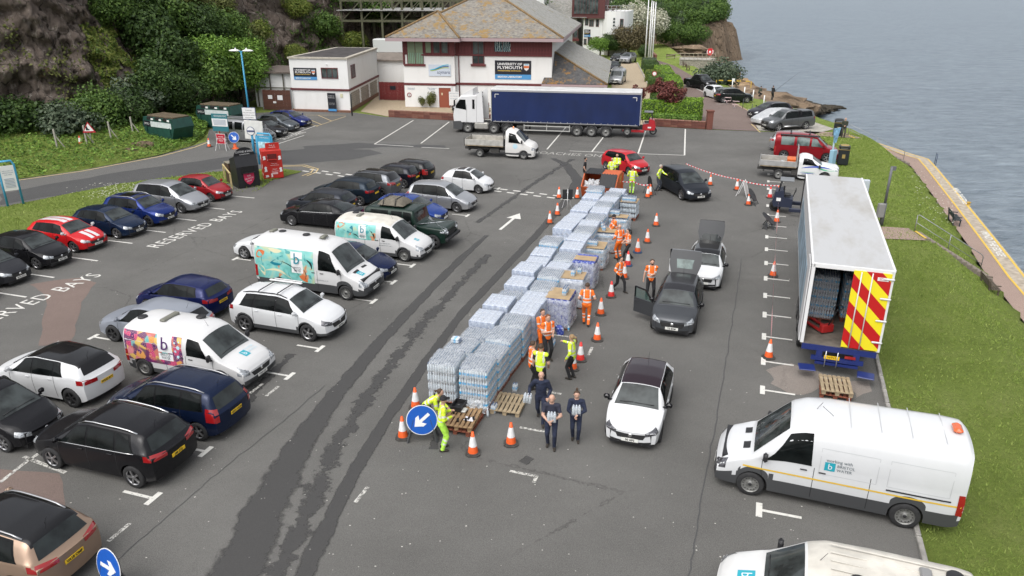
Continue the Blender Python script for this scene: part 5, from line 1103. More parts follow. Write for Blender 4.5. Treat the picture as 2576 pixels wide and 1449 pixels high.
 if handles:
  for sd in (-1,1):
   for c in ([w[2]-.035 for w in wn[:2]] if not S.van else [wn[0][2]-.03,wn[0][2]+.045]):
    u=c*L;z=S.zb[int(np.searchsorted(S.us,u))]-.10;p,_=S.ray((L/2-u,sd*3,z),(0,-sd,0),.015)
    MB().box(p,(.17,.03,.032),bev=.008).build('door_handle',[paint if not S.van else BLACK],t)
 cw=(w0+.01)*L
 MB().tube([Vector(S.at(cw+.05,'r',-.1))+Vector((0,0,.02)),Vector(S.at(cw+.06,'r',.75))+Vector((0,0,.02))],.012,4).tube([Vector(S.at(cw+.05,'r',-.75))*1+Vector((0,0,.02)),Vector(S.at(cw+.06,'r',-.15))+Vector((0,0,.02))],.012,4).build('wiper',[BLACK],t)
 P=[Vector(S.at((A['rg'][0] if A['rg'] else .4)*L-(.25 if A['rg'] else 0),'r',0.0))]
 MB().tube([P[0],P[0]+Vector((-.12,0,.22))],.006,4).build('aerial',[BLACK],t)
 return t,S
HD,HU=R(-18),R(162)
P_=paint_mat
BLACKP=P_('black',(.010,.010,.012),.2,.28);NAVY=P_('navy',(.008,.019,.048),.3);BLUE=P_('blue',(.012,.03,.16),.4);RED=P_('red',(.45,.010,.014),0,.3);SILVER=P_('silver',(.45,.46,.48),.75,.34);WHT=P_('white',(.61,.62,.63),0,.35)
GREYM=P_('grey_metal',(.16,.17,.185),.7);DGREY=P_('dark_grey',(.035,.036,.042),.5);TEALD=P_('dark_teal',(.012,.022,.035),.5);GREYP2=P_('primer_grey',(.24,.26,.30),.1)
A_ROW='cars nosed into the reserved bays'
car(HATCH,'parked_car','small red hatchback beside the black clothes bank at the end of the reserved bays',P_('cherry',(.30,.012,.018),.2),3.6,1.6,1.48,HD,('FR',533,508),rim='split',fp='GY65 EWZ',group=A_ROW,wr=.29)
car(MPV,'parked_car','silver people carrier between the blue crossover and small red hatchback',SILVER,4.77,1.88,1.66,HD,('FR',459,537),rim='multi',fp='LJ60 KFO',group=A_ROW,wr=.335)
car(SUV,'parked_car','bright blue crossover with glass roof and silver roof rails in the reserved bays',BLUE,4.3,1.76,1.58,HD,('FR',377,570.6),rim='dark5',fp='WJ14 VOK',roofglass=True,rails=ALLOY,clad=.05,group=A_ROW)
car(HATCH,'parked_car','navy hatchback with chrome grille bar between blue crossover and striped red hatchback',NAVY,4.0,1.74,1.48,HD,('FR',297,601),rim='alloy5',fp='DH66 WKK',group=A_ROW,wr=.31)
rc,RS=car(HATCH,'parked_car','red hatchback with twin white stripes over bonnet and roof',P_('scarlet',(.52,.010,.014),0,.28),4.02,1.74,1.48,HD,('FR',190,636),rim='alloy5',fp='CA16 BFO',group=A_ROW,wr=.31,mirror=WHT)
for y in (-.17,.17):
 RS.top_patch([(.03*4.02,y-.1),(.03*4.02,y+.1),(.225*4.02,y+.12),(.225*4.02,y-.12)],.005).build('white_stripe',[WHT],rc)
 RS.top_patch([(.43*4.02,y-.13),(.43*4.02,y+.13),(.88*4.02,y+.13),(.88*4.02,y-.13)],.005,4,10).build('white_stripe',[WHT],rc)
car(HATCH,'parked_car','black hatchback with pink seat covers beside the striped red hatchback',BLACKP,3.95,1.7,1.5,HD,('FR',96,678),rim='alloy5',fp='WJ17 XRS',group=A_ROW,wr=.31,lens=LENS)
car(HATCH,'parked_car','charcoal hatchback with chrome grille bar at the cut-off end of the reserved bays',DGREY,3.7,1.6,1.48,HD,('FR',-9,724),rim='alloy5',fp='GF16 VTN',group=A_ROW,wr=.30)
car(HATCH,'parked_car','navy hatchback showing only its front corner at the end of the reserved bays',NAVY,3.9,1.7,1.48,HD,('FR',-117,778),rim='alloy5',fp='WA12 FXN',group=A_ROW,wr=.30)
B_ROW='cars parked in the middle rows'
car(HATCH,'parked_car','black hatchback with tall red tail lamps behind the white bubble-shaped city car',BLACKP,3.95,1.72,1.49,HU,('TC',1089,457),rp='WF12 KNV',tail='tall',group=B_ROW)
car(HATCH,'parked_car','dark hatchback with orange-red lamps wedged behind the silver compact people carrier',P_('ink',(.012,.013,.02),.3),4.0,1.74,1.47,HU,('TC',1052,469),rp='',group=B_ROW)
car(SUV,'parked_car','mid grey crossover with black roof and yellow rear plate in the middle row',GREYM,4.5,1.85,1.66,HU,('TC',1004,494),rp='LX71 NWB',roof=GLOSSB,rearglass=GLOSSB,group=B_ROW,wr=.34)
car(HATCH,'parked_car','dark teal hatchback between grey crossover and slate coupe-backed car',TEALD,4.45,1.79,1.54,HU,('TC',950,512),rp='',group=B_ROW)
car(HATCH,'parked_car','slate grey car with deep rear spoiler beside the rooftop tent vehicle',P_('slate',(.028,.032,.042),.5),4.3,1.8,1.5,HU,('TC',890,543),rp='',group=B_ROW)
car(SEDAN,'parked_car','long black saloon with chrome window line behind the small wrapped van',BLACKP,4.87,1.85,1.48,HU,('FL',736,568),chrome=True,rim='multi',rp='',group=B_ROW)
car(COUPE,'parked_car','white sports coupe tucked behind the large teal wrapped van',WHT,4.2,1.83,1.35,HU,('FL',617,651),rim='big',rp='',group=B_ROW,wr=.335)
car(HATCH,'parked_car','navy blue hatchback with yellow plate beside the white off-roader with roof bars',P_('royal',(.008,.014,.075),.3),4.04,1.73,1.48,HU,('TC',568,793),rp='CF18 EVU',group=B_ROW,wr=.31)
car(SUV,'parked_car','pale grey crossover with black wheels behind the purple wrapped van',GREYP2,4.45,1.84,1.52,HU,('FL',290,858.7),rim='dark5',rp='',rearglass=GLOSSB,group=B_ROW,wr=.345)
car(dict(HATCH,top=[(0,.44),(.02,.50),(.08,.56),(.19,.63),(.40,.94),(.5,1),(.72,.985),(.87,.935),(.91,.9),(.975,.70),(1,.62)],ws=(.197,.39),win=[(.26,.405,.48,.48),(.495,.495,.70,.69),(.71,.70,.79,.74)]),'parked_car','white electric hatchback with gloss black roof and tailgate',WHT,4.26,1.81,1.57,HU,('RL',188,1024),rim='dark5',rp='WD22 RYY',roof=GLOSSB,rearglass=GLOSSB,group=B_ROW,wr=.345,fo=.8,wb=2.77)
car(MPV,'parked_car','black hatchback facing the white electric car with three-spoke star badge',BLACKP,4.0,1.76,1.6,HD,('FR',17,1137),rim='alloy6',fp=None,group=B_ROW,wr=.31)
f5,S5=car(dict(HATCH,top=[(0,.40),(.02,.48),(.08,.57),(.19,.63),(.40,.94),(.5,1),(.68,.985),(.86,.86),(.92,.78),(.98,.62),(1,.55)],ws=(.205,.39),win=[(.27,.41,.52,.52),(.535,.535,.72,.68)]),'parked_car','white bubble-shaped city car with black sunroof',WHT,3.55,1.63,1.49,HD,('FR',1204.7,487.6),rim='split',fp='WM61 OAU',roofglass=True,group=B_ROW,wr=.30)
car(MPV,'parked_car','silver compact people carrier with chrome multi-spoke wheels',SILVER,4.38,1.83,1.61,HD,('FR',1150,535),rim='multi',fp='WN16 LKO',group=B_ROW)
car(HATCH,'parked_car','bright blue hatchback half hidden by the dark green off-roader',P_('azure',(.016,.05,.24),.3),4.36,1.82,1.48,HD,('NC',1122,562),fp='',group=B_ROW)
car(HATCH,'parked_car','navy hatchback between the two teal wrapped vans',P_('indigo',(.007,.014,.055),.3),4.25,1.75,1.46,HD,('NC',992,700),fp='L18 WDY',group=B_ROW,wr=.31)
rv,SRV=car(SUV,'parked_car','white off-roader with black arches and roof bars beside the teal wrapped van',WHT,4.6,1.86,1.69,HD,('FR',778.7,858),rim='alloy5',fp='PJ20 MLX',clad=.10,lens=LENS_D,wr=.36,group=B_ROW,rails=BLACK)
for u in (2.25,3.1):
 MB().tube([(2.3-u,-.72,1.72),(2.3-u,-.66,1.76),(2.3-u,.66,1.76),(2.3-u,.72,1.72)],.022,6).build('roof_bar',[ALLOY_D],rv)
MB().box((2.3-2.6,.42,1.80),(1.5,.10,.06),bev=.02).box((2.3-2.6,.60,1.80),(1.3,.06,.05),bev=.02).build('ski_carrier',[M('carrier_white',(.6,.6,.6),.4)],rv)
car(MPV,'parked_car','navy seven-seat people carrier with silver roof rails between purple van and black off-roader',P_('deepnavy',(.006,.013,.040),.3),4.47,1.80,1.64,HU,('RL',504.6,1108),rim='alloy5',rp='HN11 ODH',rails=ALLOY,tail='tall',group=B_ROW)
car(SUV,'parked_car','gloss black off-roader with silver roof rails and yellow plate',BLACKP,4.57,1.88,1.66,HU,('RL',344.6,1225.5),rim='alloy5',rp='J40 DTJ',rails=CHROME,chrome=True,wr=.35,group=B_ROW)
car(SUV,'parked_car','bronze crossover with black roof and silver rails beside the round blue sign',P_('bronze',(.36,.25,.18),.55),4.36,1.84,1.6,HU,('TC',205,1462),rim='alloy5',rp='VA18 OMF',roof=GLOSSB,rails=ALLOY,wr=.345,group=B_ROW)
DSH=R(-108)
ds,DSS=car(HATCH,'moving_car','white hatchback with dark plum roof driving away from the water queue',WHT,3.95,1.72,1.47,DSH,('NC',1582,1134),rim='dark5',fp='50 APS',roof=P_('plum',(.028,.018,.024),.2),mirror=BLACKP,lens=LENS_D)
car(MPV,'moving_car','dark slate people carrier stopped at the cordon beside a man in yellow jacket',P_('smaxgrey',(.022,.026,.034),.5),4.8,1.88,1.66,R(-74.5),('FR',1713.3,503),rim='alloy5',fp='YF14 UBD',wr=.34)
car(dict(HATCH,top=[(0,.44),(.02,.50),(.08,.575),(.21,.64),(.37,.94),(.46,1),(.7,.985),(.90,.93),(.93,.90),(.985,.66),(1,.6)],ws=(.22,.365),rg=(.935,.98),win=[(.26,.385,.52,.52),(.535,.535,.73,.72),(.745,.735,.87,.84)]),'moving_car','bright red hatchback driving past the orange skip',P_('swiftred',(.46,.012,.02),.1,.28),3.85,1.7,1.5,R(-53),('FR',1582,441),rim='split',fp='WF15 FSM',wr=.30)
def side_shape(S,t,sd,pts,mat,name='graphic',off=.010):
 P=[S.ray((S.L/2-u,sd*3,z),(0,-sd,0),off)[0] for u,z in pts]
 o=MB().add(P,[tuple(range(len(P))) if sd<0 else tuple(range(len(P)))[::-1]]).build(name,[mat],t);return o
def side_text(S,t,sd,txt,u,z,size,mat,width=None,off=.014,name='lettering'):
 p,nn=S.ray((S.L/2-u,sd*3,z),(0,-sd,0),off);up=(Vector((0,0,1))-nn*nn.z).normalized();return put_text(txt,size,mat,up.cross(nn),up,p,t,name,width=width)
def top_text(S,t,txt,u,y,size,mat,right,width=None,name='lettering'):
 p,nn=S.ray((S.L/2-u,y,6),(0,0,-1),.012);r=Vector(right);r=(r-nn*nn.dot(r)).normalized();up=nn.cross(r);return put_text(txt,size,mat,r,up,p,t,name,width=width)
TEAL=M('logo_teal',(.02,.33,.42),.4);TEALTXT=M('logo_grey_text',(.10,.13,.15),.5);PURP=M('logo_purple',(.06,.012,.10),.4);PALEBLUE=M('faint_blue_print',(.45,.62,.70),.5)
def wrap_teal():
 b=NB('teal_leaf_wrap');a=b.noise(.9,3,.5,b.vmap((1,1,1.2)),1.2);c=b.noise(2.1,2,.5,b.vmap((1.3,1,.8),loc=(3,0,1)),.8)
 k=b.ramp(a,[(.30,(.10,.30,.24)),(.42,(.16,.50,.46)),(.55,(.26,.60,.58)),(.64,(.45,.55,.33)),(.75,(.62,.60,.40))],'B_SPLINE')
 k=b.mix(b.ramp(c,[(.60,0),(.63,.85)]),k,(.04,.30,.32));k=b.mix(b.ramp(b.noise(1.5,2,.5,b.vmap(loc=(9,2,5))),[(.64,0),(.66,.9)]),k,(.62,.24,.10))
 b.set('Base Color',k).set('Roughness',.35).set('Coat Weight',.5);return b.m
def wrap_purple():
 b=NB('carnival_wrap');v=b.node('TexVoronoi',Scale=4.5,Randomness=1.0);b.n.links.new(b.vmap((1,1,1)),v.inputs['Vector'])
 s=b.node('SeparateColor');b.n.links.new(v.outputs['Color'],s.inputs[0])
 k=b.ramp(s.outputs[0],[(0,(.09,.015,.12)),(.22,(.52,.03,.16)),(.42,(.62,.20,.24)),(.56,(.66,.30,.06)),(.70,(.68,.48,.10)),(.82,(.50,.12,.10)),(.93,(.12,.45,.45))],'CONSTANT')
 k=b.mix(b.ramp(b.math('FRACT',b.math('MULTIPLY',v.outputs['Distance'],5.0)),[(.72,0),(.78,.55)]),k,(.70,.40,.30))
 k=b.mix(b.ramp(b.noise(1.1,2),[(.56,0),(.60,.85)]),k,(.07,.014,.10));b.set('Base Color',k).set('Roughness',.35).set('Coat Weight',.5);return b.m
WRAP_T,WRAP_P=wrap_teal(),wrap_purple()
LEAF_T=M('leaf_print_teal',(.01,.20,.27),.4);LEAF_O=M('leaf_print_orange',(.62,.16,.05),.4);LEAF_K=M('leaf_print_black',(.012,.03,.03),.4);LEAF_C=M('leaf_print_cream',(.66,.62,.42),.4)
def arc(u0,z0,u1,z1,bend,w,n=8):
 A=[];B=[]
 for i in range(n+1):
  t=i/n;u=u0+(u1-u0)*t;z=z0+(z1-z0)*t;k=math.sin(t*math.pi);nx,nz=-(z1-z0),(u1-u0);l=math.hypot(nx,nz) or 1
  u+=nx/l*bend*k;z+=nz/l*bend*k;hw=w*(k**.7+.04);A.append((u+nx/l*hw,z+nz/l*hw));B.append((u-nx/l*hw,z-nz/l*hw))
 return A+B[::-1]
def logo_panel(S,t,sd,u,z0,z1,w,mat,txtmat):
 S.side_patch(sd,[(u-w/2,z0),(u+w/2,z0),(u+w/2,z1),(u-w/2,z1)],.010,6,8).build('logo_panel',[M('logo_white',(.74,.75,.75),.4)],t)
 h=z1-z0;side_text(S,t,sd,'b',u,z0+h*.66,h*.72,mat,w*.5,.02);side_text(S,t,sd,'BRISTOL',u,z0+h*.23,h*.17,txtmat,w*.72,.02);side_text(S,t,sd,'WATER',u,z0+h*.10,h*.17,txtmat,w*.60,.02)
def hood_logo(S,t,u,y,right,s=.26):
 hu=s*.6;S.top_patch([(u-hu,y-s/2),(u-hu,y+s/2),(u+hu,y+s/2),(u+hu,y-s/2)],.008).build('bonnet_badge',[TEAL],t)
 top_text(S,t,'b',u,y,s*1.1,WHITE,right)
def roof_vent(t,x,y,z):MB().lathe([(.0,.06),(.15,.055),(.17,.03),(.17,0)],16).build('roof_vent',[BLACK],t,loc=(x,y,z))
def lightbar(t,x,y,z,w=.55,mat=None):MB().box((0,0,.05),(.22,w,.09),bev=.03).box((0,w*.4,-.0),(.3,.03,.02)).box((0,-w*.4,-.0),(.3,.03,.02)).build('beacon_bar',[mat or M('dusty_beacon',(.16,.16,.13),.5)],t,loc=(x,y,z))
VW=P_('van_white',(.60,.60,.60),0,.4);VWD=M('dirty_white',(.54,.515,.46),.6,var=.22,vs=1.6)
L,H_=5.53,2.45
t,S=car(TRANSIT,'panel_van','tall white panel van with teal leaf wrap and grey bumpers',VW,L,2.02,H_,HD,('FR',873,755),wr=.345,rim='steel',fp='WN18 OBJ',clad=.30,cat='van',tail='van',fo=.96,wb=3.3,mirror=BLACK,lens=LENS,badge=True)
S.side_patch(-1,[(2.45,.60),(L-.05,.60),(L-.10,2.05),(2.45,2.05)],.008,16,12).build('wrap_graphic',[WRAP_T],t)
for pts,m in ((arc(3.95,1.75,4.65,1.35,-.14,.16),LEAF_T),(arc(4.9,1.85,5.35,1.55,.05,.16),LEAF_O),(arc(3.1,.72,4.15,1.5,.18,.025),LEAF_K),(arc(2.95,.72,3.0,1.25,.12,.02),LEAF_K),(arc(2.55,1.25,2.8,1.7,.1,.05),LEAF_K),(arc(2.8,.64,3.2,.9,.05,.13),LEAF_O),(arc(4.0,1.95,4.7,2.0,-.05,.09),LEAF_C),(arc(3.6,.7,5.0,.95,.22,.05),LEAF_C),(arc(5.0,.7,5.35,1.2,.1,.12),LEAF_C)):side_shape(S,t,-1,pts,m,'leaf_graphic',.011)
logo_panel(S,t,-1,3.28,1.02,1.98,.58,LEAF_T,TEALTXT)
side_text(S,t,-1,'bristolwater.co.uk',2.05,.82,.08,TEALTXT);hood_logo(S,t,.52,-.35,(0,1,0))
for u in (1.05,):
 for y in (-.35,.35):S.top_patch([(.68,y-.2),(.68,y+.2),(.80,y+.2),(.80,y-.2)],.007).build('bonnet_vent',[BLACK],t)
for x,y in ((-.6,.1),(-1.9,.2)):roof_vent(t,x,y,H_-.02)
for x,y in ((.35,0),(-2.3,.1)):lightbar(t,x,y,H_-.01,.42)
t,S=car(PANEL,'panel_van','low white van with teal leaf wrap beside the dark green off-roader',VW,4.81,1.9,1.94,HD,('FR',1018.5,658),wr=.33,rim='steel',fp='WU65 KZP',clad=.16,cat='van',tail='van',fo=.95,wb=3.0,mirror=BLACK,roof=VWD)
S.side_patch(-1,[(2.45,.95),(4.75,.95),(4.70,1.72),(2.45,1.72)],.008,14,9).build('wrap_graphic',[WRAP_T],t)
for pts,m in ((arc(3.75,1.6,4.05,1.25,-.08,.12),LEAF_T),(arc(4.2,1.65,4.6,1.45,.05,.12),LEAF_O),(arc(3.4,1.0,3.75,1.2,.06,.03),LEAF_K),(arc(2.55,1.0,2.75,1.45,.08,.04),LEAF_K)):side_shape(S,t,-1,pts,m,'leaf_graphic',.011)
logo_panel(S,t,-1,3.2,1.0,1.68,.42,LEAF_T,TEALTXT);side_text(S,t,-1,'Call: 0345 702 3797',1.95,.86,.07,TEALTXT);side_text(S,t,-1,'www.bristolwater.co.uk',1.95,.76,.07,TEALTXT);hood_logo(S,t,.55,-.25,(0,1,0),.2)
roof_vent(t,-1.75,.25,1.92);lightbar(t,-1.3,-.1,1.92,.5)
t,S=car(PANEL,'panel_van','white van with purple and pink carnival wrap facing the wet streak',VW,4.96,1.92,1.92,HD,('RR',370.4,944),wr=.335,rim='steel',fp='YT69 LGV',clad=.14,cat='van',tail='van',fo=.92,wb=3.27,mirror=BLACK)
S.side_patch(-1,[(2.42,.62),(4.9,.62),(4.86,1.70),(2.42,1.70)],.008,14,9).build('wrap_graphic',[WRAP_P],t)
side_shape(S,t,-1,[(2.42,.65),(2.78,.65),(2.78,1.69),(2.42,1.69)],PURP,'wrap_stripe',.012)
for u,z,r in ((2.55,1.35,.07),(2.68,1.2,.05),(2.6,1.0,.06),(2.7,1.5,.035),(2.52,1.55,.03)):side_shape(S,t,-1,[(u+r*math.cos(k),z+r*math.sin(k)) for k in np.linspace(0,5.8,10)],M('bubble_print',(.45,.68,.74),.4),'bubble_graphic',.014)
logo_panel(S,t,-1,3.12,.80,1.70,.60,PURP,TEALTXT);hood_logo(S,t,.62,0,(0,1,0));top_text(S,t,'BRISTOL',.60,.38,.13,PALEBLUE,(0,1,0));top_text(S,t,'WATER',.75,.38,.13,PALEBLUE,(0,1,0))
roof_vent(t,-2.1,-.2,1.90);roof_vent(t,-.15,.45,1.90);lightbar(t,-1.15,.05,1.90,.8)
HV=R(159.5)
t,S=car(TRANSIT,'panel_van','long high-roofed white van with yellow waistline and amber beacon',P_('van_white2',(.60,.61,.62),0,.35),5.98,2.04,2.5,HV,('FL',1883,1243),wr=.36,rim='steel',fp='',clad=.34,cat='van',tail='van',fo=1.0,wb=3.75,mirror=BLACK,lens=LENS_D)
AMBR=M('amber_beacon',(.62,.10,.01),.15,0,1);MB().box((0,0,.07),(.22,.42,.13),bev=.05).build('amber_beacon',[AMBR],t,loc=(-2.65,0,2.49))
S.side_patch(1,[(.75,.90),(5.9,.90),(5.9,.945),(.75,.945)],.009,20,2).build('yellow_stripe',[M('yellow_tape',(.66,.43,.04),.5)],t)
side_text(S,t,1,'working with',3.05,1.56,.13,TEALTXT,.62);S.side_patch(1,[(2.72,1.25),(2.97,1.25),(2.97,1.50),(2.72,1.50)],.010).build('logo_square',[TEAL],t);side_text(S,t,1,'b',2.85,1.375,.24,WHITE)
side_text(S,t,1,'BRISTOL',3.22,1.43,.115,TEALTXT,.42);side_text(S,t,1,'WATER',3.19,1.31,.115,TEALTXT,.36)
S.side_patch(1,[(4.2,1.02),(5.65,1.02),(5.65,1.06),(4.2,1.06)],.02,10,2).build('door_track',[BLACK],t)
for y in (-.38,.38):S.top_patch([(.70,y-.16),(.70,y+.16),(.88,y+.16),(.88,y-.16)],.007).build('bonnet_vent',[BLACK],t)
RIDGE=M('panel_shadow_line',(.45,.46,.47),.5)  # grey that paints the shade along the pressed panel edges
for a in ((2.6,1.12,3.95,1.85),(4.2,1.12,5.6,1.85)):
 for q in ([(a[0],a[1]),(a[2],a[1]),(a[2],a[1]+.012),(a[0],a[1]+.012)],[(a[0],a[3]),(a[2],a[3]),(a[2],a[3]+.012),(a[0],a[3]+.012)],[(a[0],a[1]),(a[0]+.012,a[1]),(a[0]+.012,a[3]),(a[0],a[3])],[(a[2],a[1]),(a[2]+.012,a[1]),(a[2]+.012,a[3]),(a[2],a[3])]):S.side_patch(1,q,.005,6,4).build('crease_shade_line',[RIDGE],t)
MB().tube([(.2,.3,2.46),(.5,.42,2.75)],.006,4).build('roof_aerial',[BLACK],t);MB().box((2.0,0,.30),(.03,.6,.2)).build('bumper_insert',[BLACK],t)
for x in (-.2,-.9,-1.6,-2.35):MB().box((x,0,2.492),(.014,1.5,.012)).build('roof_seam',[RIDGE],t)
v2=G(2035,1342,1.88);c,s_=math.cos(HV),math.sin(HV);lx,ly=2.48-1.76,-.73
t,S=car(PANEL,'panel_van','low white van with dirty ribbed roof and teal bonnet logo in the corner bay',P_('van_white3',(.64,.64,.63),0,.4),4.96,1.92,1.92,HV,loc=Vector((v2.x-(c*lx-s_*ly),v2.y-(s_*lx+c*ly),0)),wr=.335,rim='steel',fp='',clad=.14,cat='van',tail='van',fo=.92,wb=3.27,mirror=BLACK,roof=VWD)
hood_logo(S,t,.62,0,(0,1,0),.3);top_text(S,t,'BRISTOL',.60,.42,.14,TEAL,(0,1,0));top_text(S,t,'WATER',.77,.42,.14,TEAL,(0,1,0))
for y in (-.5,-.25,0,.25,.5):MB().box((-1.0,y,1.915),(2.6,.04,.012)).build('roof_rib',[VWD],t)
lightbar(t,-1.45,.05,1.90,.8,M('grey_beacon',(.22,.22,.22),.4));roof_vent(t,-.2,.45,1.90);roof_vent(t,-2.0,-.35,1.9)
MB().box((1.05,-.1,1.28),(.3,.28,.01)).build('dash_paper',[M('paper',(.7,.72,.7),.8)],t)
DG=P_('brooks_green',(.008,.022,.016),.1,.35)
t,S=car(DEFEND,'parked_car','boxy dark green off-roader carrying a grey rooftop tent',DG,4.6,1.79,2.02,HD,('FR',1090.4,626.7),wr=.40,rim='big',fp='Y136 TOR',fo=.72,wb=2.79,group=B_ROW,mirror=BLACK,handles=False,badge=False)
for sd in (-1,1):
 S.side_patch(sd,[(.15,1.02),(1.45,1.02),(1.45,1.06),(.15,1.06)],.02).build('wing_ledge',[DG],t)
 MB().lathe([(0,.06),(.085,.05),(.09,0)],14).build('round_headlight',[LENS],t).matrix_local=frame((0,1,0),(0,0,1),(2.31,sd*.62,.88))
MB().box((2.36,0,.58),(.16,1.75,.15),bev=.02).build('steel_bumper',[BLACK],t)
TENT=M('tent_canvas',(.13,.115,.09),.9,var=.25,vs=5,bump=.6,bs=7)
tt=thing('roof_tent','folded grey-brown canvas tent strapped on the green off-roader roof','tent',t.location+Vector((-.9*math.cos(HD),-.9*math.sin(HD),2.02)),HD)
b=MB();n1,n2=14,10
P=[[((i/(n1-1)-.5)*1.5,(j/(n2-1)-.5)*1.25,.06+.30*(1-abs(2*i/(n1-1)-1)**5)*(1-abs(2*j/(n2-1)-1)**5)+.03*noise.noise((i*.5,j*.6,3))) for j in range(n2)] for i in range(n1)];b.grid(P,0,True,False)
b.build('canvas',[TENT],tt)
for x in (-.4,.3):MB().tube([(x,-.64,.05),(x,-.5,.38),(x,.5,.38),(x,.64,.05)],.022,5).build('strap',[BLACK],tt)
for y in (-.5,.5):MB().box((0,y,.03),(1.3,.05,.06)).build('rack_bar',[BLACK],tt)
def tailgate(S,t,A,L,W,H,paint,glassm,ang,g0=.07,g1=.40):
 u0,u1=A['rg'][0]*L,L-.05;p0=Vector(S.at(u0,'r',0));w0,w1=S.W*.60,S.W*.74
 hz=.42;lz=.62;o=thing_part('tailgate',t,p0+Vector((0,0,-.01)));ca,sa=math.cos(ang),math.sin(ang)
 def pt(d,y,h=0):return (-d*ca+h*sa,y,d*sa+h*ca)
 P=[]
 for d,w in ((0,w0),(.06,w0+.03),(hz,w1),(hz+.05,w1+.01),(hz+lz*.6,w1),(hz+lz,w1*.92)):
  P.append([pt(d,y*w/2,-.07*abs(y)**2) for y in (-1,-.6,-.2,.2,.6,1)])
 b=MB();b.grid(P,0,True);b.grid([[(x+.05*sa,y,z-.0-.05*ca) for x,y,z in r] for r in P],1,True,True);b.build('panel',[paint,GREYP],o)
 G_=[]
 for d,w in ((g0,w0*.95),(g1,w1*.86)):G_.append([pt(d,y*w/2,-.07*abs(y)**2+.006) for y in (-1,-.5,0,.5,1)])
 for sgn in (1,-1):MB().grid([[(x+(.058*sa+.0 if sgn<0 else 0),y,z-(.058*ca if sgn<0 else 0)) for x,y,z in r] for r in G_],0,True,sgn<0).build('tailgate_glass',[glassm],o)
 return o,pt
def thing_part(name,par,loc):
 o=bpy.data.objects.new(name,None);COL.objects.link(o);o.parent=par;o.location=loc;o.empty_display_size=.1;return o
def open_door(S,t,A,L,W,sd,ang,paint):
 w=A['win'][0];u0,u1=w[0]*L-.02,w[2]*L+.04;hx=L/2-u0;o=thing_part('open_door',t,(hx,sd*(W/2-.02),0));o.rotation_euler.z=-sd*ang
 zb=S.zb[int(np.searchsorted(S.us,u0))];ln=u1-u0;zt=S.H*.93
 MB().prism([(0,-.04),(-ln,-.04),(-ln,.04),(0,.04)],S.zs+.08,zb,0).build('door_panel',[paint],o)
 fr=[(-.05,zb),(-.42,zt-.05),(-ln*.98,zt-.02),(-ln+.02,zb)]
 b=MB()
 for (xa,za),(xb,zb2) in zip(fr,fr[1:]):b.bar((xa,0,za),(xb,0,zb2),.05,.05)
 b.build('window_frame',[GLOSSB],o);MB().add([(x,0,z) for x,z in fr],[(0,1,2,3)]).build('door_glass',[M('clear_tint',(.05,.10,.09),.05,alpha=.55)],o)
 MB().box((-ln+.12,sd*.05,zb-.12),(.18,.03,.03)).build('door_handle',[paint],o)
 S.side_patch(sd,[(u0+.05,S.zs+.1),(u1,S.zs+.1),(u1,zb),(u0+.08,zb)],.01).build('door_aperture',[M('dark_interior',(.02,.02,.022),.9)],t)
HQ=R(-108)
Q2P=P_('q2grey',(.085,.09,.098),.6);NOSE=dict(NC=1)
t,S=car(SUV,'stopped_car','dark grey crossover with tailgate raised and driver door open at the water line',Q2P,4.2,1.79,1.52,HQ,('NC',1687,852),rim='dark5',fp='T2 BXM',lens=LENS,roof=P_('q2roof',(.03,.03,.034),.3),mirror=BLACKP,wr=.345,clad=.06)
tailgate(S,t,SUV,4.2,1.79,1.52,Q2P,GLASS_T,R(62),.26,.66);open_door(S,t,SUV,4.2,1.79,-1,R(62),Q2P)
UPA=dict(HATCH,top=[(0,.44),(.02,.50),(.07,.575),(.19,.645),(.36,.94),(.46,1),(.7,.99),(.92,.94),(.95,.90),(.99,.62),(1,.58)],ws=(.2,.355),rg=(.945,.985),win=[(.25,.375,.52,.52),(.535,.535,.75,.74)])
t,S=car(UPA,'stopped_car','white city car with black tailgate raised behind the grey crossover',WHT,3.55,1.65,1.49,HQ,('NC',1765,733),rim='alloy5',fp='',roof=GLOSSB,mirror=BLACKP,wr=.3)
o,pt=tailgate(S,t,UPA,3.55,1.65,1.49,GLOSSB,GLASS_R,R(66));open_door(S,t,UPA,3.55,1.65,-1,R(55),WHT)
bd=MB().lathe([(0,.012),(.075,.012),(.085,0)],16).build('tailgate_badge',[CHROME],o);bd.matrix_local=frame((0,1,0),(-math.cos(R(66)),0,math.sin(R(66))),Vector(pt(.72,0,-.09)))
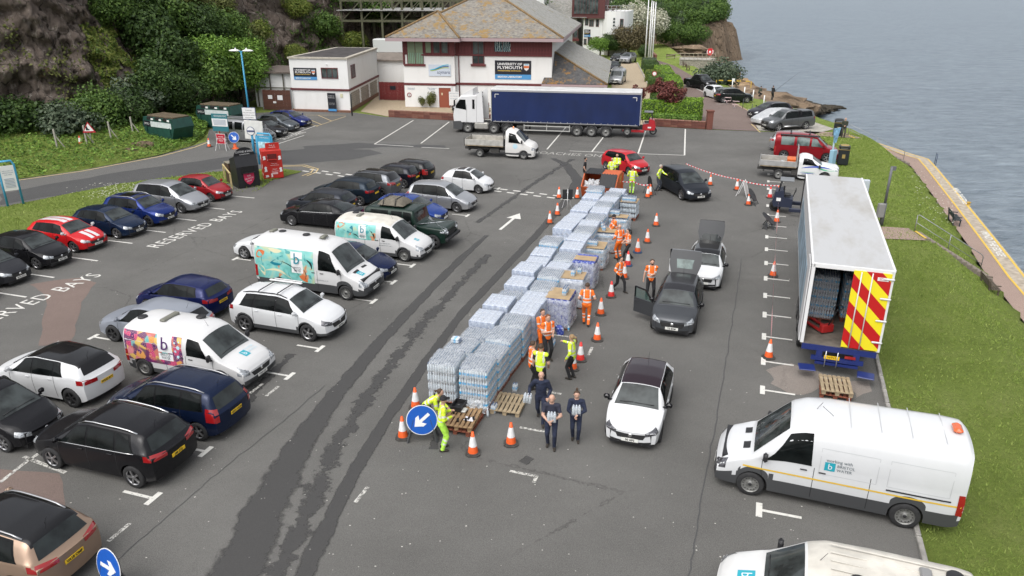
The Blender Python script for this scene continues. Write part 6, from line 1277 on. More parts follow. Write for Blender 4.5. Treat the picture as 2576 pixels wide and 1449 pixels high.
def flatbed(name,label,rz,rear_anchor,cabA,cabL,W,H,wr,wb,bedL,bedH,bedz,paint,bedmat,rim,fp,extra=None,cat='truck'):
 S=Shell(cabA,cabL,W,H,wr,cabA['fo']*cabL,wb);g=G(*rear_anchor);c,s=math.cos(rz),math.sin(rz)
 ly=-(W/2-.07);loc=Vector((g.x+s*ly,g.y-c*ly,0));t=thing(name,label,cat,loc,rz)
 xo=wb+cabA['fo']*cabL-cabL/2
 def put(o):o.location.x+=xo;return o
 put(S.b.build('cab',[paint,GREYP,paint],t))
 put(S.top_glass((cabA['ws'][0]+.01)*cabL,cabA['ws'][1]*cabL,.95,.93,.006).build('windscreen',[GLASS_W],t))
 for sd in (-1,1):
  w=cabA['win'][0];put(S.side_glass(sd,w[0]*cabL,w[1]*cabL,w[2]*cabL,w[3]*cabL,.12,.88,.009).build('side_window',[GLASS_S],t))
  put(S.corner_patch(1,sd,14,62,(S.zt[0]*.8,S.zt[0]*.9),(S.zt[0]*1.02,S.zt[0]*1.2),.008).build('headlight',[LENS],t))
  add_wheel(t,wb,sd*(W/2-.12),wr,sd,rim);add_wheel(t,0,sd*(W/2-.14),wr,sd,rim)
  put(MB().box((cabL/2-w[0]*cabL,sd*(W/2+.1),H*.62),(.12,.2,.26),bev=.04).build('wing_mirror',[BLACK],t))
  put(S.side_patch(sd,[(.12*cabL,S.zs+.12),(cabL-.05,S.zs+.12),(cabL-.05,S.zs+.26),(.12*cabL,S.zs+.26)],.012).build('side_trim',[GREYP],t))
 put(S.end_patch(1,[(-W*.25,S.zt[0]*.62),(W*.25,S.zt[0]*.62),(W*.28,S.zt[0]*.92),(-W*.28,S.zt[0]*.92)],.008).build('grille',[GRILLE],t))
 put(S.end_patch(1,[(-W*.45,S.zs+.05),(W*.45,S.zs+.05),(W*.47,S.zt[0]*.55),(-W*.47,S.zt[0]*.55)],.01).build('front_bumper',[GREYP],t))
 o=plate(S,t,fp,1,S.zt[0]*.5);o.location.x+=xo
 cabrear=xo-cabL/2;x1=cabrear-.12;x0=x1-bedL
 MB().box(((x0+cabrear)/2,0,.62),(cabrear-x0+.3,.75,.18)).box((x0+.3,0,.55),(.1,1.5,.12)).box((1.2,-.65,.55),(.7,.3,.35)).build('chassis',[M('truck_chassis',(.05,.048,.045),.8,var=.3,vs=5)],t)
 MB().box(((x0+x1)/2,0,bedz),(bedL,W,.07)).build('bed_floor',[M('worn_plywood',(.30,.24,.16),.85,var=.3,vs=3)],t)
 for sd in (-1,1):MB().box(((x0+x1)/2,sd*(W/2+.0),bedz+bedH/2+.03),(bedL,.035,bedH),bev=.01).build('drop_side',[bedmat],t)
 MB().box((x0,0,bedz+bedH/2+.03),(.035,W,bedH),bev=.01).build('tail_board',[bedmat],t)
 hb=MB();hb.box((x1+.02,0,bedz+bedH*.6),(.03,W,bedH*1.2))
 for y in np.linspace(-W/2+.05,W/2-.05,5):hb.box((x1+.02,y,bedz+.65),(.05,.05,1.3))
 hb.box((x1+.02,0,bedz+1.3),(.05,W,.06));hb.build('headboard',[BLACK if bedmat!=ALUM else bedmat],t)
 for sd in (-1,1):MB().box((x0,sd*W/2,bedz+bedH*.55),(.06,.06,bedH*1.25)).build('corner_post',[BLACK if bedmat!=ALUM else bedmat],t)
 return t,S,xo,put,(x0,x1)
ALUM=M('aluminium_sheet',(.46,.46,.45),.45,.6,var=.15,vs=3,bump=.15,bs=12)
CABA=dict(TRANSIT,top=[(0,.34),(.02,.42),(.10,.50),(.33,.58),(.66,.93),(.78,.985),(.9,1),(.985,.99),(1,.95)],belt=[(0,.33),(.32,.53),(1,.56)],ws=(.345,.65),win=[(.43,.66,.88,.87)],fo=.38,wb=1)
t,S,xo,put,bx=flatbed('dropside_truck','white single-cab tipper truck with empty wooden dropside bed',R(-13.6),(1207,395.6),CABA,2.45,1.99,2.28,.345,3.6,3.2,.45,.95,P_('truck_white',(.66,.65,.63),0,.4),M('dull_dropside',(.42,.41,.38),.6,.2,var=.2,vs=3),'steel','')
put(MB().lathe([(0,.16),(.05,.15),(.06,.03),(.08,0)],12).build('beacon',[AMBER],t,loc=(-.75,0,2.26)))
put(side_shape(S,t,-1,[(1.6+.2*math.cos(k),1.02+.2*math.sin(k)) for k in np.linspace(0,6,16)],PALEBLUE,'door_crest'))
ISUA=dict(CABA,top=[(0,.50),(.01,.56),(.06,.60),(.42,.66),(.68,.94),(.8,1),(.93,.99),(1,.93)],belt=[(0,.49),(.4,.62),(1,.65)],ws=(.43,.67),win=[(.49,.68,.90,.89)],fo=.34)
t,S,xo,put,bx=flatbed('dropside_truck','white pick-up with aluminium dropside bed and blue-green swoosh door graphics',R(-19),(1956.2,450.7),ISUA,2.75,1.86,1.78,.36,3.05,2.45,.38,.92,P_('truck_white2',(.67,.68,.68),0,.35),ALUM,'steel','')
BLU,GRN=M('swoosh_blue',(.03,.08,.42),.4),M('swoosh_green',(.03,.38,.18),.4)
for pts,m in ((arc(.55,.98,2.55,.92,.12,.05),BLU),(arc(.2,.90,1.5,1.0,-.06,.06),GRN),(arc(1.6,.62,2.6,.60,-.03,.02),BLU),(arc(1.6,.66,2.5,.68,-.03,.015),GRN)):put(side_shape(S,t,-1,pts,m,'swoosh_graphic'))
put(side_text(S,t,-1,'South West Water',1.95,.50,.14,TEALTXT,1.0))
cr=thing('tool_chest','orange lidded tool chest in the aluminium pick-up bed','chest',t.matrix_basis@Vector((bx[1]-.35,-.1,.955)),R(-19))
MB().box((0,0,.2),(.55,1.0,.40),bev=.02).build('body',[M('chest_orange',(.62,.13,.02),.5,var=.15,vs=4)],cr);MB().box((0,0,.44),(.59,1.04,.08),bev=.02).build('lid',[M('chest_orange',(0,0,0))],cr)
dmax_t,dmax_bx=t,bx
T6A=dict(PANEL,win=[(.235,.36,.44,.435),(.47,.47,.66,.66),(.70,.70,.90,.90)])
t,S=car(T6A,'camper_van','deep red camper van with roof rack bars and black awning',P_('campred',(.24,.010,.016),.2,.3),4.9,1.9,1.99,R(-20),('TR',1943,398),wr=.34,rim='alloy5',rp='',cat='van',tail='van',glass=GLASS_T)
MB().box((-.6,-.88,1.92),(2.9,.12,.12),bev=.03).build('awning',[BLACK],t)
for x in (.1,-1.3):MB().box((x,0,2.06),(.1,1.4,.08),bev=.03).build('roof_bar',[BLACK],t)
car(SUV,'parked_car','silver crossover almost hidden behind the red camper van',SILVER,4.4,1.83,1.6,R(-20),('TR',1932,380),rp='',rim='alloy5',group='cars beside the lawn')
HN=R(-160)
t,S=car(PICKUP,'pickup_truck','grey double-cab pick-up with hard top canopy beside the lawn',P_('gunmetal',(.17,.175,.18),.7,.32),5.33,1.86,1.84,HN,('FL',1956.5,331),wr=.39,rim='big',fp='WJ20 KMV',cat='pickup',fo=.95,wb=3.15,rails=ALLOY,clad=.06)
MB().box((-.78,0,1.35),(.07,1.66,.95),bev=.02).build('canopy_gap',[BLACK],t)
for x,y in ((-.05,1),(-.05,-1)):MB().tube([(1.1,y*.95,.45),(-.9,y*.95,.45)],.04,6).build('side_step',[CHROME],t)
cv=Shell(MPV,4.5,1.85,1.5,.3,None,None,0);rp_=random.Random(3)
cvv=[(x*1.01+.02*noise.noise((x*5,y*5,z*5)),y*1.03+.02*noise.noise((x*5+9,y*5,z*4)),max(.12,z)+.012*noise.noise((x*7,y*7,1))) for x,y,z in cv.b.v]
cv.b.v=cvv;cv.b.mi=[0]*len(cv.b.f);ct=thing('covered_car','car under a pale silver fitted dust cover beside the grey pick-up','car',anchor_loc(('NC',1896,314),HN,4.5,1.85,.9,3.5),HN)
cv.b.build('dust_cover',[M('silver_cover',(.52,.53,.54),.45,.35,var=.12,vs=5,bump=.5,bs=8)],ct)
for x in (1.35,-1.45):
 for sd in (-1,1):add_wheel(ct,x,sd*.75,.3,sd,'alloy5')
car(dict(HATCH,top=[(0,.44),(.02,.5),(.1,.57),(.24,.65),(.42,.95),(.52,1),(.8,.975),(.90,.93),(.97,.66),(1,.6)],rg=(.915,.965),win=[(.28,.42,.49,.49),(.505,.505,.70,.70),(.715,.715,.87,.82)]),'parked_car','dark plum estate car with silver roof rails behind the covered car',P_('plumgrey',(.028,.026,.036),.5),4.8,1.83,1.5,HN,('NC',1886,297),fp='WK68 RVU',rails=ALLOY,rim='alloy5')
t,S=car(SUV,'parked_car','black off-roader with chrome window line beside the white posts',P_('black_green',(.010,.014,.014),.2),4.49,1.84,1.65,R(4),('RR',1819,259.5),rim='big',rp='WM19 ZRX',chrome=True,rails=ALLOY,wr=.35,glass=GLASS_S)
car(HATCH,'parked_car','small white car squeezed between black pick-up and black off-roader',WHT,4.0,1.74,1.5,R(-75),('NC',1822,252),fp='',rim='alloy5')
car(PICKOPEN,'pickup_truck','black double-cab pick-up with open bed on the seaside path',P_('black2',(.012,.012,.013),.2),5.37,1.9,1.88,R(-66),('FR',1767,227),wr=.40,rim='dark5',fp='WJ23 AXE',cat='pickup',fo=.95,wb=3.2,lens=LENS_D)
car(SUV,'parked_car','silver luxury off-roader with black roof by the flagpoles',P_('lightsilver',(.40,.41,.43),.6),4.9,2.0,1.8,R(-116),('FL',1585,160),rim='dark5',fp='WX19 VDK',roof=GLOSSB,wr=.4)
car(SEDAN,'parked_car','black saloon with chrome grille beside the silver luxury off-roader',BLACKP,4.86,1.87,1.48,R(-112),('NC',1544,157),rim='alloy5',fp='WN67 KBE',wr=.35)
car(HATCH,'parked_car','dark grey hatchback on the drive in front of the silver ladder van',DGREY,4.3,1.8,1.48,R(-105),('NC',1540,182),fp='',rim='alloy5')
t,S=car(PANEL,'parked_van','silver van with ladders on roof rack beside the slate lean-to',P_('vansilver',(.40,.41,.42),.6),4.9,1.92,1.95,R(-106),('NC',1546,214),fp='',rim='steel',cat='van',mirror=BLACK)
for y in (-.6,-.25,.15,.5):MB().box((-.4,y,2.1),(3.0,.05,.06)).build('ladder_rail',[ALLOY],t)
for x in np.linspace(-1.8,1,10):MB().box((x,-.42,2.1),(.04,.35,.04)).box((x,.32,2.1),(.04,.35,.04)).build('ladder_rung',[ALLOY],t)
car(HATCH,'parked_car','black car parked at the building door behind the white lorry cab',BLACKP,4.1,1.75,1.5,R(-170),('FL',1158,285),fp='',rim='alloy5')
HT=R(-20)
t,S=car(dict(PANEL,win=[(.235,.36,.43,.425),(.46,.46,.62,.62),(.67,.67,.90,.90)]),'camper_van','silver converted van with chequered bonnet behind the recycling sign',P_('trafic',(.30,.31,.32),.6),4.78,1.9,1.97,HT,('FR',645,361.6),wr=.33,rim='alloy5',fp='WF08 CXG',cat='van',tail='van')
ck=MB()
for i in range(7):
 for j in range(9):
  if (i+j)%2:
   q=S.top_patch([(.15+i*.11,-.6+j*.13),(.15+i*.11,-.47+j*.13),(.26+i*.11,-.47+j*.13),(.26+i*.11,-.6+j*.13)],.006,2,2);ck.add(q.v,q.f)
tag(ck.build('chequer_print',[BLACK],t),kind='stuff')
for y in (-.5,0,.5):MB().box((-.9,y,1.99),(2.6,.06,.06)).build('roof_rack',[ALLOY],t)
car(HATCH,'parked_car','black hatchback between the chequered van and grey hatchback',BLACKP,4.25,1.76,1.46,HT,('FR',684,347),fp='WR07 UHA',rim='alloy5')
car(HATCH,'parked_car','steel grey hatchback between black and blue hatchbacks in the yard',P_('steelgrey',(.11,.125,.14),.6),4.2,1.7,1.5,HT,('FR',716,333),fp='MC05 YTJ',rim='alloy5')
car(HATCH,'parked_car','vivid blue hatchback parked nearest the small white block',P_('leon',(.012,.022,.14),.4),4.37,1.8,1.46,HT,('FR',746,321),fp='WA72 JYC',rim='alloy5')
AH=R(169.3);g=G(1523.1,346.5);c,s_=math.cos(AH),math.sin(AH);ly=1.25
lor=thing('articulated_lorry','white tractor unit with long dark blue curtain-sided trailer','lorry',(g.x+s_*ly,g.y-c*ly,0),AH)
def wheel_big(par,x,sd,r=.5,y=None,style='steel'):
 add_wheel(par,x,sd*(1.10 if y is None else y),r,sd,style,1.0)
CURT=NB('blue_curtain');CURT.set('Base Color',CURT.mix(CURT.ramp(CURT.noise(.5,4,.6),[(.3,0),(.7,1)]),(.003,.012,.060),(.005,.018,.090))).set('Roughness',.42)
CURT.bump(CURT.noise(1.6,3,.5,CURT.vmap((2.2,1,.25))),.35,.06);CURT=CURT.m
ROOFG=M('trailer_roof',(.50,.50,.49),.6,var=.12,vs=1.2);RAILC=M('alu_rail',(.55,.55,.56),.35,.7);CHAS=M('lorry_chassis',(.03,.03,.032),.7)
zb,zt=1.18,4.05
for sd in (-1,1):
 P=[[(x,sd*(1.255+.012*math.sin(x*5.1)*math.sin((z-zb)/(zt-zb)*math.pi)),z) for x in np.linspace(-2.95,10.5,60)] for z in np.linspace(zb,zt-.2,7)]
 MB().grid(P,0,True,sd>0).build('curtain',[CURT],lor)
 MB().box((3.8,sd*1.245,zt-.1),(13.6,.06,.2),bev=.02).build('cant_rail',[RAILC],lor)
 MB().box((3.8,sd*1.27,zb-.02),(13.2,.03,.06)).build('side_rail',[RAILC],lor)
 for x in np.linspace(-2.6,10.2,22):MB().box((x,sd*1.285,zb+.02),(.05,.02,.16)).build('curtain_buckle',[RAILC],lor)
 for x,d in ((10.2,-1),(-2.6,1)):MB().box((x+d*.17,sd*1.272,3.62),(.36,.01,.05)).box((x,sd*1.272,3.46),(.05,.01,.3)).build('corner_mark',[WHITE],lor)
MB().box((3.8,0,zt+.01),(13.6,2.5,.05),bev=.02).build('trailer_roof',[ROOFG],lor)
MB().box((10.58,0,(zb+zt)/2),(.06,2.5,zt-zb)).build('front_bulkhead',[ROOFG],lor);MB().box((-2.98,0,(zb+zt)/2),(.06,2.52,zt-zb),bev=.01).build('rear_door',[M('trailer_grey',(.32,.33,.34),.5)],lor)
MB().box((3.8,0,1.08),(13.5,2.4,.16)).box((3,0,.85),(13,.9,.3)).box((7.3,.9,.6),(.12,.12,1.0)).box((7.3,-.9,.6),(.12,.12,1.0)).build('trailer_chassis',[CHAS],lor)
for sd in (-1,1):
 for z in (.45,.85):MB().box((5.4,sd*1.2,z),(4.3,.03,.09)).build('side_guard',[M('guard_grey',(.42,.42,.40),.6)],lor)
 for x in (3.3,5.4,7.5):MB().box((x,sd*1.19,.7),(.06,.04,.6)).build('guard_post',[M('guard_grey',(0,0,0))],lor)
 for x in (0,1.31,2.62):
  wheel_big(lor,x,sd,.5);MB().tube([(x+.56*math.cos(a),sd*1.1,.5+.56*math.sin(a)) for a in np.linspace(.2,2.94,9)],.03,5).build('mudguard',[M('mudguard_grey',(.2,.2,.21),.6)],lor)
LW=P_('lorry_white',(.67,.67,.67),0,.35)
cabp=[(14.15,.95),(14.22,1.6),(14.05,2.35),(13.75,3.1),(13.45,3.35),(11.95,3.45),(11.95,.95)]
b=MB()
for y0,y1,sgn in ((-1.22,1.22,1),):
 V=[]
 for y,k in ((-1.22,0),(-1.16,.0),(1.16,0),(1.22,0)):
  ins=.05 if abs(y)>1.2 else 0;V.append([(x-ins*(1 if x>13 else -1),y,z-ins*(1 if z>2 else -1)) for x,z in cabp])
 n=len(cabp);vv=[p for r in V for p in r];Fc=[tuple(range(n))[::-1],tuple(range(3*n,4*n))]
 for r in range(3):
  for i in range(n):Fc.append((r*n+i,r*n+(i+1)%n,(r+1)*n+(i+1)%n,(r+1)*n+i))
 b.add(vv,Fc)
b.build('cab',[LW],lor)
MB().prism([(13.55,3.32),(12.9,3.72),(12.35,4.0),(12.3,3.4)],-1.05,1.05,0,Matrix(((1,0,0,0),(0,0,1,0),(0,1,0,0),(0,0,0,1)))).build('roof_deflector',[LW],lor)
for sd in (-1,1):
 MB().prism([(11.95,1.0),(11.3,1.0),(11.45,3.9),(11.95,3.5)],sd*1.18-.03,sd*1.18+.03,0,Matrix(((1,0,0,0),(0,0,1,0),(0,1,0,0),(0,0,0,1)))).build('side_fairing',[LW],lor)
 MB().add([(13.95,sd*1.228,2.28),(13.93,sd*1.228,2.5),(13.55,sd*1.228,3.05),(13.0,sd*1.228,3.05),(12.95,sd*1.228,2.12)],[(0,1,2,3,4) if sd<0 else (4,3,2,1,0)]).build('side_window',[GLASS_S],lor)
 MB().box((12.25,sd*1.232,2.65),(.22,.01,.85)).build('sleeper_window',[GLOSSB],lor)
 MB().box((12.92,sd*1.228,1.8),(.015,.012,1.6)).build('door_seam',[SEAM],lor)
 MB().box((14.0,sd*1.42,2.75),(.14,.22,.55),bev=.05).box((13.9,sd*1.3,3.05),(.05,.2,.05)).build('wing_mirror',[BLACK],lor)
 MB().prism([(14.2,.35),(14.2,1.05),(13.5,1.1),(13.3,.75),(13.42,.3)],sd*1.2-.06,sd*1.2+.06,0,Matrix(((1,0,0,0),(0,0,1,0),(0,1,0,0),(0,0,0,1)))).build('corner_bumper',[GREYP],lor)
 MB().tube([(12.84+.62*math.cos(a),sd*1.15,.5+.62*math.sin(a)) for a in np.linspace(-.1,3.2,10)],.07,5).build('wheel_arch',[GREYP],lor)
 wheel_big(lor,12.84,sd,.5);wheel_big(lor,10.35,sd,.5);wheel_big(lor,9.1,sd,.5)
 for x in (10.35,9.1):MB().tube([(x+.58*math.cos(a),sd*1.1,.5+.58*math.sin(a)) for a in np.linspace(.2,2.94,9)],.06,5).build('mudguard',[GREYP],lor)
 MB().box((11.55,sd*.98,.68),(1.35,.5,.6),bev=.08).build('fuel_tank',[M('tank_alu',(.40,.39,.36),.5,.6,var=.2,vs=4)],lor)
MB().add([(14.235,-1.1,1.75),(14.235,1.1,1.75),(13.78,1.06,3.08),(13.78,-1.06,3.08)],[(0,1,2,3)]).build('windscreen',[GLASS_W],lor)
MB().box((14.19,0,.65),(.12,2.3,.65),bev=.05).build('front_bumper',[GREYP],lor);MB().box((14.21,0,1.3),(.04,1.8,.5)).build('grille',[GRILLE],lor)
MB().box((11.0,0,.85),(5.6,.9,.25)).box((9.7,0,1.1),(1.2,.9,.1)).build('tractor_chassis',[CHAS],lor)
for z in (1.6,2.1,2.6,3.1,3.5):MB().box((11.85,-.6,z),(.12,.35,.08)).box((11.9,.2,z),(.05,.2,.05)).build('cab_bracket',[BLACK],lor)
def forklift(name,label,loc,rz,body,seat,s=1.0):
 t=thing(name,label,'forklift',loc,rz);t.scale=(s,s,s)
 b=MB();b.prism([(-.2,.45),(-1.25,.45),(-1.35,.75),(-1.2,1.35),(-.75,1.45),(-.7,1.0),(-.2,.95)],-.55,.55,0,Matrix(((1,0,0,0),(0,0,1,0),(0,1,0,0),(0,0,0,1))));b.build('body',[body],t)
 for sd in (-1,1):
  MB().box((.6,sd*.85,.40),(1.9,.18,.22),bev=.03).build('outrigger',[body],t);add_wheel(t,1.15,sd*1.05,.36,sd,'steel',1.1)
  MB().box((.35,sd*.35,1.25),(.12,.1,1.9)).build('mast_rail',[BLACK],t);MB().tube([(-1.05,sd*.5,1.35),(-.9,sd*.5,2.0)],.03,5).build('canopy_post',[BLACK],t)
 add_wheel(t,-1.15,.12,.34,1,'steel',1.2)
 MB().box((-.65,0,2.03),(.8,1.0,.06),bev=.02).build('canopy',[M('canopy_grey',(.16,.17,.18),.5)],t);MB().box((.35,0,2.15),(.1,.8,.1)).box((.4,0,.7),(.05,.9,.35)).build('mast_crosshead',[BLACK],t)
 for sd in (-1,1):MB().box((1.1,sd*.3,.28),(1.3,.12,.05)).build('fork',[BLACK],t)
 MB().box((-.55,0,1.12),(.45,.5,.12),bev=.04).box((-.75,0,1.35),(.1,.5,.45),bev=.04).build('seat',[BLACK],t);MB().tube([(-.2,0,1.0),(-.1,0,1.4)],.025,5).tube([(-.1+.04*math.sin(a),.16*math.sin(a),1.4+.16*math.cos(a)) for a in np.linspace(0,6.2,10)],.014,4).build('steering_wheel',[BLACK],t)
 MB().box((-1.0,-.56,.9),(.25,.01,.2)).box((-.8,.56,.7),(.3,.01,.12)).build('warning_decal',[WHITE],t);return t
p=lor.matrix_basis@Vector((-3.05,0,.22));forklift('truck_mounted_forklift','red three-wheel forklift hung on the back of the blue trailer',p,AH,M('forklift_red',(.40,.012,.02),.4,coat=.4),None,1.0)
a0,b0=G(2048.5,657,4.1),G(2250.3,685.2,4.1);TH=R(70.8);mid=(a0+b0)/2
tr=thing('box_trailer','long white box trailer with red and yellow chevron rear door and open left side','trailer',(mid.x,mid.y,0),TH)
TW=M('trailer_white',(.58,.58,.58),.5,var=.06,vs=.8);INN=M('trailer_inner',(.10,.10,.105),.8);DBLUE=M('deep_blue_steel',(.012,.025,.14),.45,coat=.3)
RF=NB('trailer_roof_white');RF.set('Base Color',RF.mix(RF.ramp(RF.noise(.45,6,.7,RF.vmap((.5,1.4,1))),[(.46,0),(.78,.9)]),(.43,.435,.44),(.29,.262,.22))).set('Roughness',.55);RF=RF.m
Lt,hw,z0,z1=13.5,1.25,1.12,4.08
MB().box((Lt/2,0,z1),(Lt,2*hw,.05),bev=.02).build('roof',[RF],tr)
for sd in (-1,1):
 MB().box((Lt/2,sd*hw,(z0+z1)/2),(Lt,.05,z1-z0)).build('side_wall',[TW],tr);MB().box((Lt/2,sd*(hw+.01),z1+.0),(Lt+.02,.08,.1),bev=.02).build('roof_rail',[WHITE],tr)
 MB().box((.02,sd*(hw-.03),(z0+z1)/2),(.1,.12,z1-z0),bev=.01).build('door_post',[WHITE],tr)
 for k,z in enumerate((1.5,2.3,3.1,3.8)):
  if sd<0:MB().box((-.06,sd*(hw-.12),z),(.06,.34,.07),bev=.02).build('door_hinge',[M('hinge_white',(.62,.62,.62),.5)],tr)
MB().box((Lt,0,(z0+z1)/2),(.05,2*hw,z1-z0)).build('front_wall',[TW],tr);MB().box((.02,0,z1-.06),(.1,2*hw,.16),bev=.01).build('door_header',[WHITE],tr)
MB().box((Lt/2,0,z0-.03),(Lt,2*hw,.06)).build('floor',[M('ply_floor',(.14,.12,.10),.85,var=.3,vs=3)],tr);MB().box((Lt/2,hw-.035,2.6),(Lt-.1,.01,2.8)).box((Lt/2,-hw+.035,2.6),(Lt-.1,.01,2.8)).box((Lt/2,0,z1-.04),(Lt-.1,2.3,.01)).build('inner_lining',[INN],tr)
CH=NB('chevron_print');sp=CH.node('SeparateXYZ');CH.n.links.new(CH.tc.outputs['Object'],sp.inputs[0]);d=CH.math('FRACT',CH.math('MULTIPLY',CH.math('ADD',CH.math('MULTIPLY',sp.outputs['Y'],1.0),CH.math('MULTIPLY',sp.outputs['Z'],-1.0)),1.02))
CH.set('Base Color',CH.ramp(d,[(0,(.46,.010,.012)),(.5,(.78,.66,.02))],'CONSTANT')).set('Roughness',.4);CH=CH.m
MB().box((-.03,-.62,(z0+z1)/2-.02),(.04,1.16,z1-z0-.14)).build('chevron_door',[CH],tr)
for y in (-.28,-.62):MB().tube([(-.075,y,z0+.05),(-.075,y,z1-.12)],.02,6).build('lock_bar',[M('hinge_white',(0,0,0))],tr)
MB().box((-.055,-.95,3.78),(.01,.34,.12)).build('maker_plate',[WHITE],tr);put_text('SDC',.12,M('maker_red',(.5,.02,.02),.5),(0,-1,0),(0,0,1),(-.063,-.95,3.78),tr)
MB().box((.62,hw+.07,(z0+z1)/2-.02),(1.2,.04,z1-z0-.14)).build('open_door',[TW],tr)
BLUEPR=M('side_print_blue',(.24,.33,.40),.5,var=.5,vs=1.3)
MB().box((7.2,hw+.03,2.2),(11.5,.012,1.8)).build('side_graphic',[BLUEPR],tr)
MB().box((Lt/2,.55,.95),(Lt-.4,.14,.3)).box((Lt/2,-.55,.95),(Lt-.4,.14,.3)).box((.05,0,1.0),(.2,2.4,.2)).box((-.02,0,.62),(.12,1.7,.14)).box((.0,.6,.8),(.14,.2,.3)).box((.0,-.6,.8),(.14,.2,.3)).box((-.02,0,.45),(.1,1.4,.1)).build('chassis',[DBLUE],tr)
for sd in (-1,1):
 MB().box((-.35,sd*.95,.35),(.5,.55,.04),.1*sd,bev=.02).build('tail_lift_pad',[DBLUE],tr)
 for x in (2.2,3.5,4.8):wheel_big(tr,x,sd,.5)
 MB().box((9.8,sd*.9,.55),(.15,.15,1.05)).build('landing_leg',[CHAS],tr)
MB().box((-.10,.18,.72),(.02,.5,.13)).build('number_plate',[PL_Y],tr);put_text('WP65',.12,INK,(0,-1,0),(0,0,1),(-.115,.18,.72),tr,'plate_lettering')
MB().box((-.09,-.4,.8),(.02,.35,.1)).build('tail_light',[LENS_R],tr)
for y in (.0,.38):MB().tube([(-.1,y,.35),(-.1,y,.95)],.02,5).build('ladder_rail',[RAILC],tr)
pj=thing('pallet_jack','red hand pallet truck parked inside the open box trailer','pallet truck',tr.matrix_basis@Vector((1.15,.45,z0)),TH+R(35))
for y in (-.2,.2):MB().box((.5,y,.1),(1.1,.14,.07),bev=.02).build('fork',[M('jack_red',(.42,.02,.02),.5)],pj)
MB().box((-.1,0,.2),(.2,.5,.3),bev=.03).build('pump_body',[M('jack_red',(0,0,0))],pj);MB().tube([(-.15,0,.3),(-.5,0,1.1)],.025,6).tube([(-.5+.0,.2*math.sin(a),1.15+.12*math.cos(a)) for a in np.linspace(0,6.28,12)],.018,5).build('handle',[BLACK],pj)
forklift('truck_mounted_forklift','dark blue forklift with tall mast standing against the box trailer',G(1998,536),R(-20),M('forklift_blue',(.016,.022,.045),.5),None,1.0)
PLAST=NB('water_bottle_plastic');PLAST.set('Base Color',PLAST.mix(PLAST.ramp(PLAST.noise(30,2),[(.35,0),(.65,1)]),(.42,.50,.56),(.68,.73,.77))).set('Roughness',.18).set('Specular IOR Level',.6);PLAST=PLAST.m
LBL=M('cyan_label',(.035,.36,.66),.35);CAPB=M('blue_cap',(.07,.11,.20),.4);CAPW=M('pale_cap',(.55,.60,.66),.4);BLUEPK=M('royal_label',(.025,.05,.30),.35)
CARD=M('cardboard',(.36,.26,.15),.9,var=.12,vs=4);WOOD=M('pallet_wood',(.26,.165,.085),.85,var=.35,vs=4,bump=.2,bs=20);WOODR=M('red_pallet_wood',(.18,.055,.03),.85,var=.3,vs=4);WOODG=M('grey_pallet_wood',(.30,.235,.15),.85,var=.3,vs=5)
def bottle_into(b,x,y,z,h=.30,r=.040,n=7):b.lathe([(.0,.005),(r,.01),(r,h*.28),(r*1.01,h*.30),(r*1.01,h*.56),(r,h*.58),(r*.98,h*.70),(r*.42,h*.88),(r*.46,h*.89),(r*.46,h),(0,h*1.0)],n,0,Matrix.Translation((x,y,z)),True,[0,0,0,1,0,0,0,2,2,2])
def bottle_grid(nx,ny,px,py,hollow,mats,h=.30,n=7):
 b=MB()
 for i in range(nx):
  for j in range(ny):
   if hollow and 0<i<nx-1 and 0<j<ny-1:continue
   bottle_into(b,(i-(nx-1)/2)*px+rnd.uniform(-.004,.004),(j-(ny-1)/2)*py+rnd.uniform(-.004,.004),0,h,.040,n)
 return b.mesh('bottles',mats)
LAY_TOP=bottle_grid(13,11,.086,.086,False,[PLAST,LBL,CAPB],n=6);LAY_SIDE=bottle_grid(13,11,.088,.088,True,[PLAST,LBL,CAPW],n=6);LAY_TOPC=bottle_grid(13,11,.088,.088,False,[PLAST,PLAST,CAPB],n=6);LAY_SIDEC=bottle_grid(13,11,.088,.088,True,[PLAST,PLAST,CAPW],n=6)
def film_mat(name,a0,a1,col):
 b=NB(name);v=b.vmap((1,1,1));f=b.noise(5,6,.75,v,2.0);s=b.noise(2.2,5,.7,b.vmap((3,3,.8)),3.0);fac=b.ramp(b.math('ADD',b.math('MULTIPLY',f,.55),b.math('MULTIPLY',s,.45)),[(.38,a0),(.62,a1)])
 b.set('Base Color',col).set('Roughness',.22).set('Specular IOR Level',.6);b.bump(f,.8,.03);tr=b.node('BsdfTransparent');mx=b.node('MixShader');out=b.n.nodes['Material Output']
 b.n.links.new(fac,mx.inputs[0]);b.n.links.new(tr.outputs[0],mx.inputs[1]);b.n.links.new(b.b.outputs[0],mx.inputs[2]);b.n.links.new(mx.outputs[0],out.inputs[0]);return b.m
FILM=film_mat('shrink_film',.07,.52,(.78,.81,.84));FILM2=film_mat('loose_film',.16,.75,(.74,.77,.80))
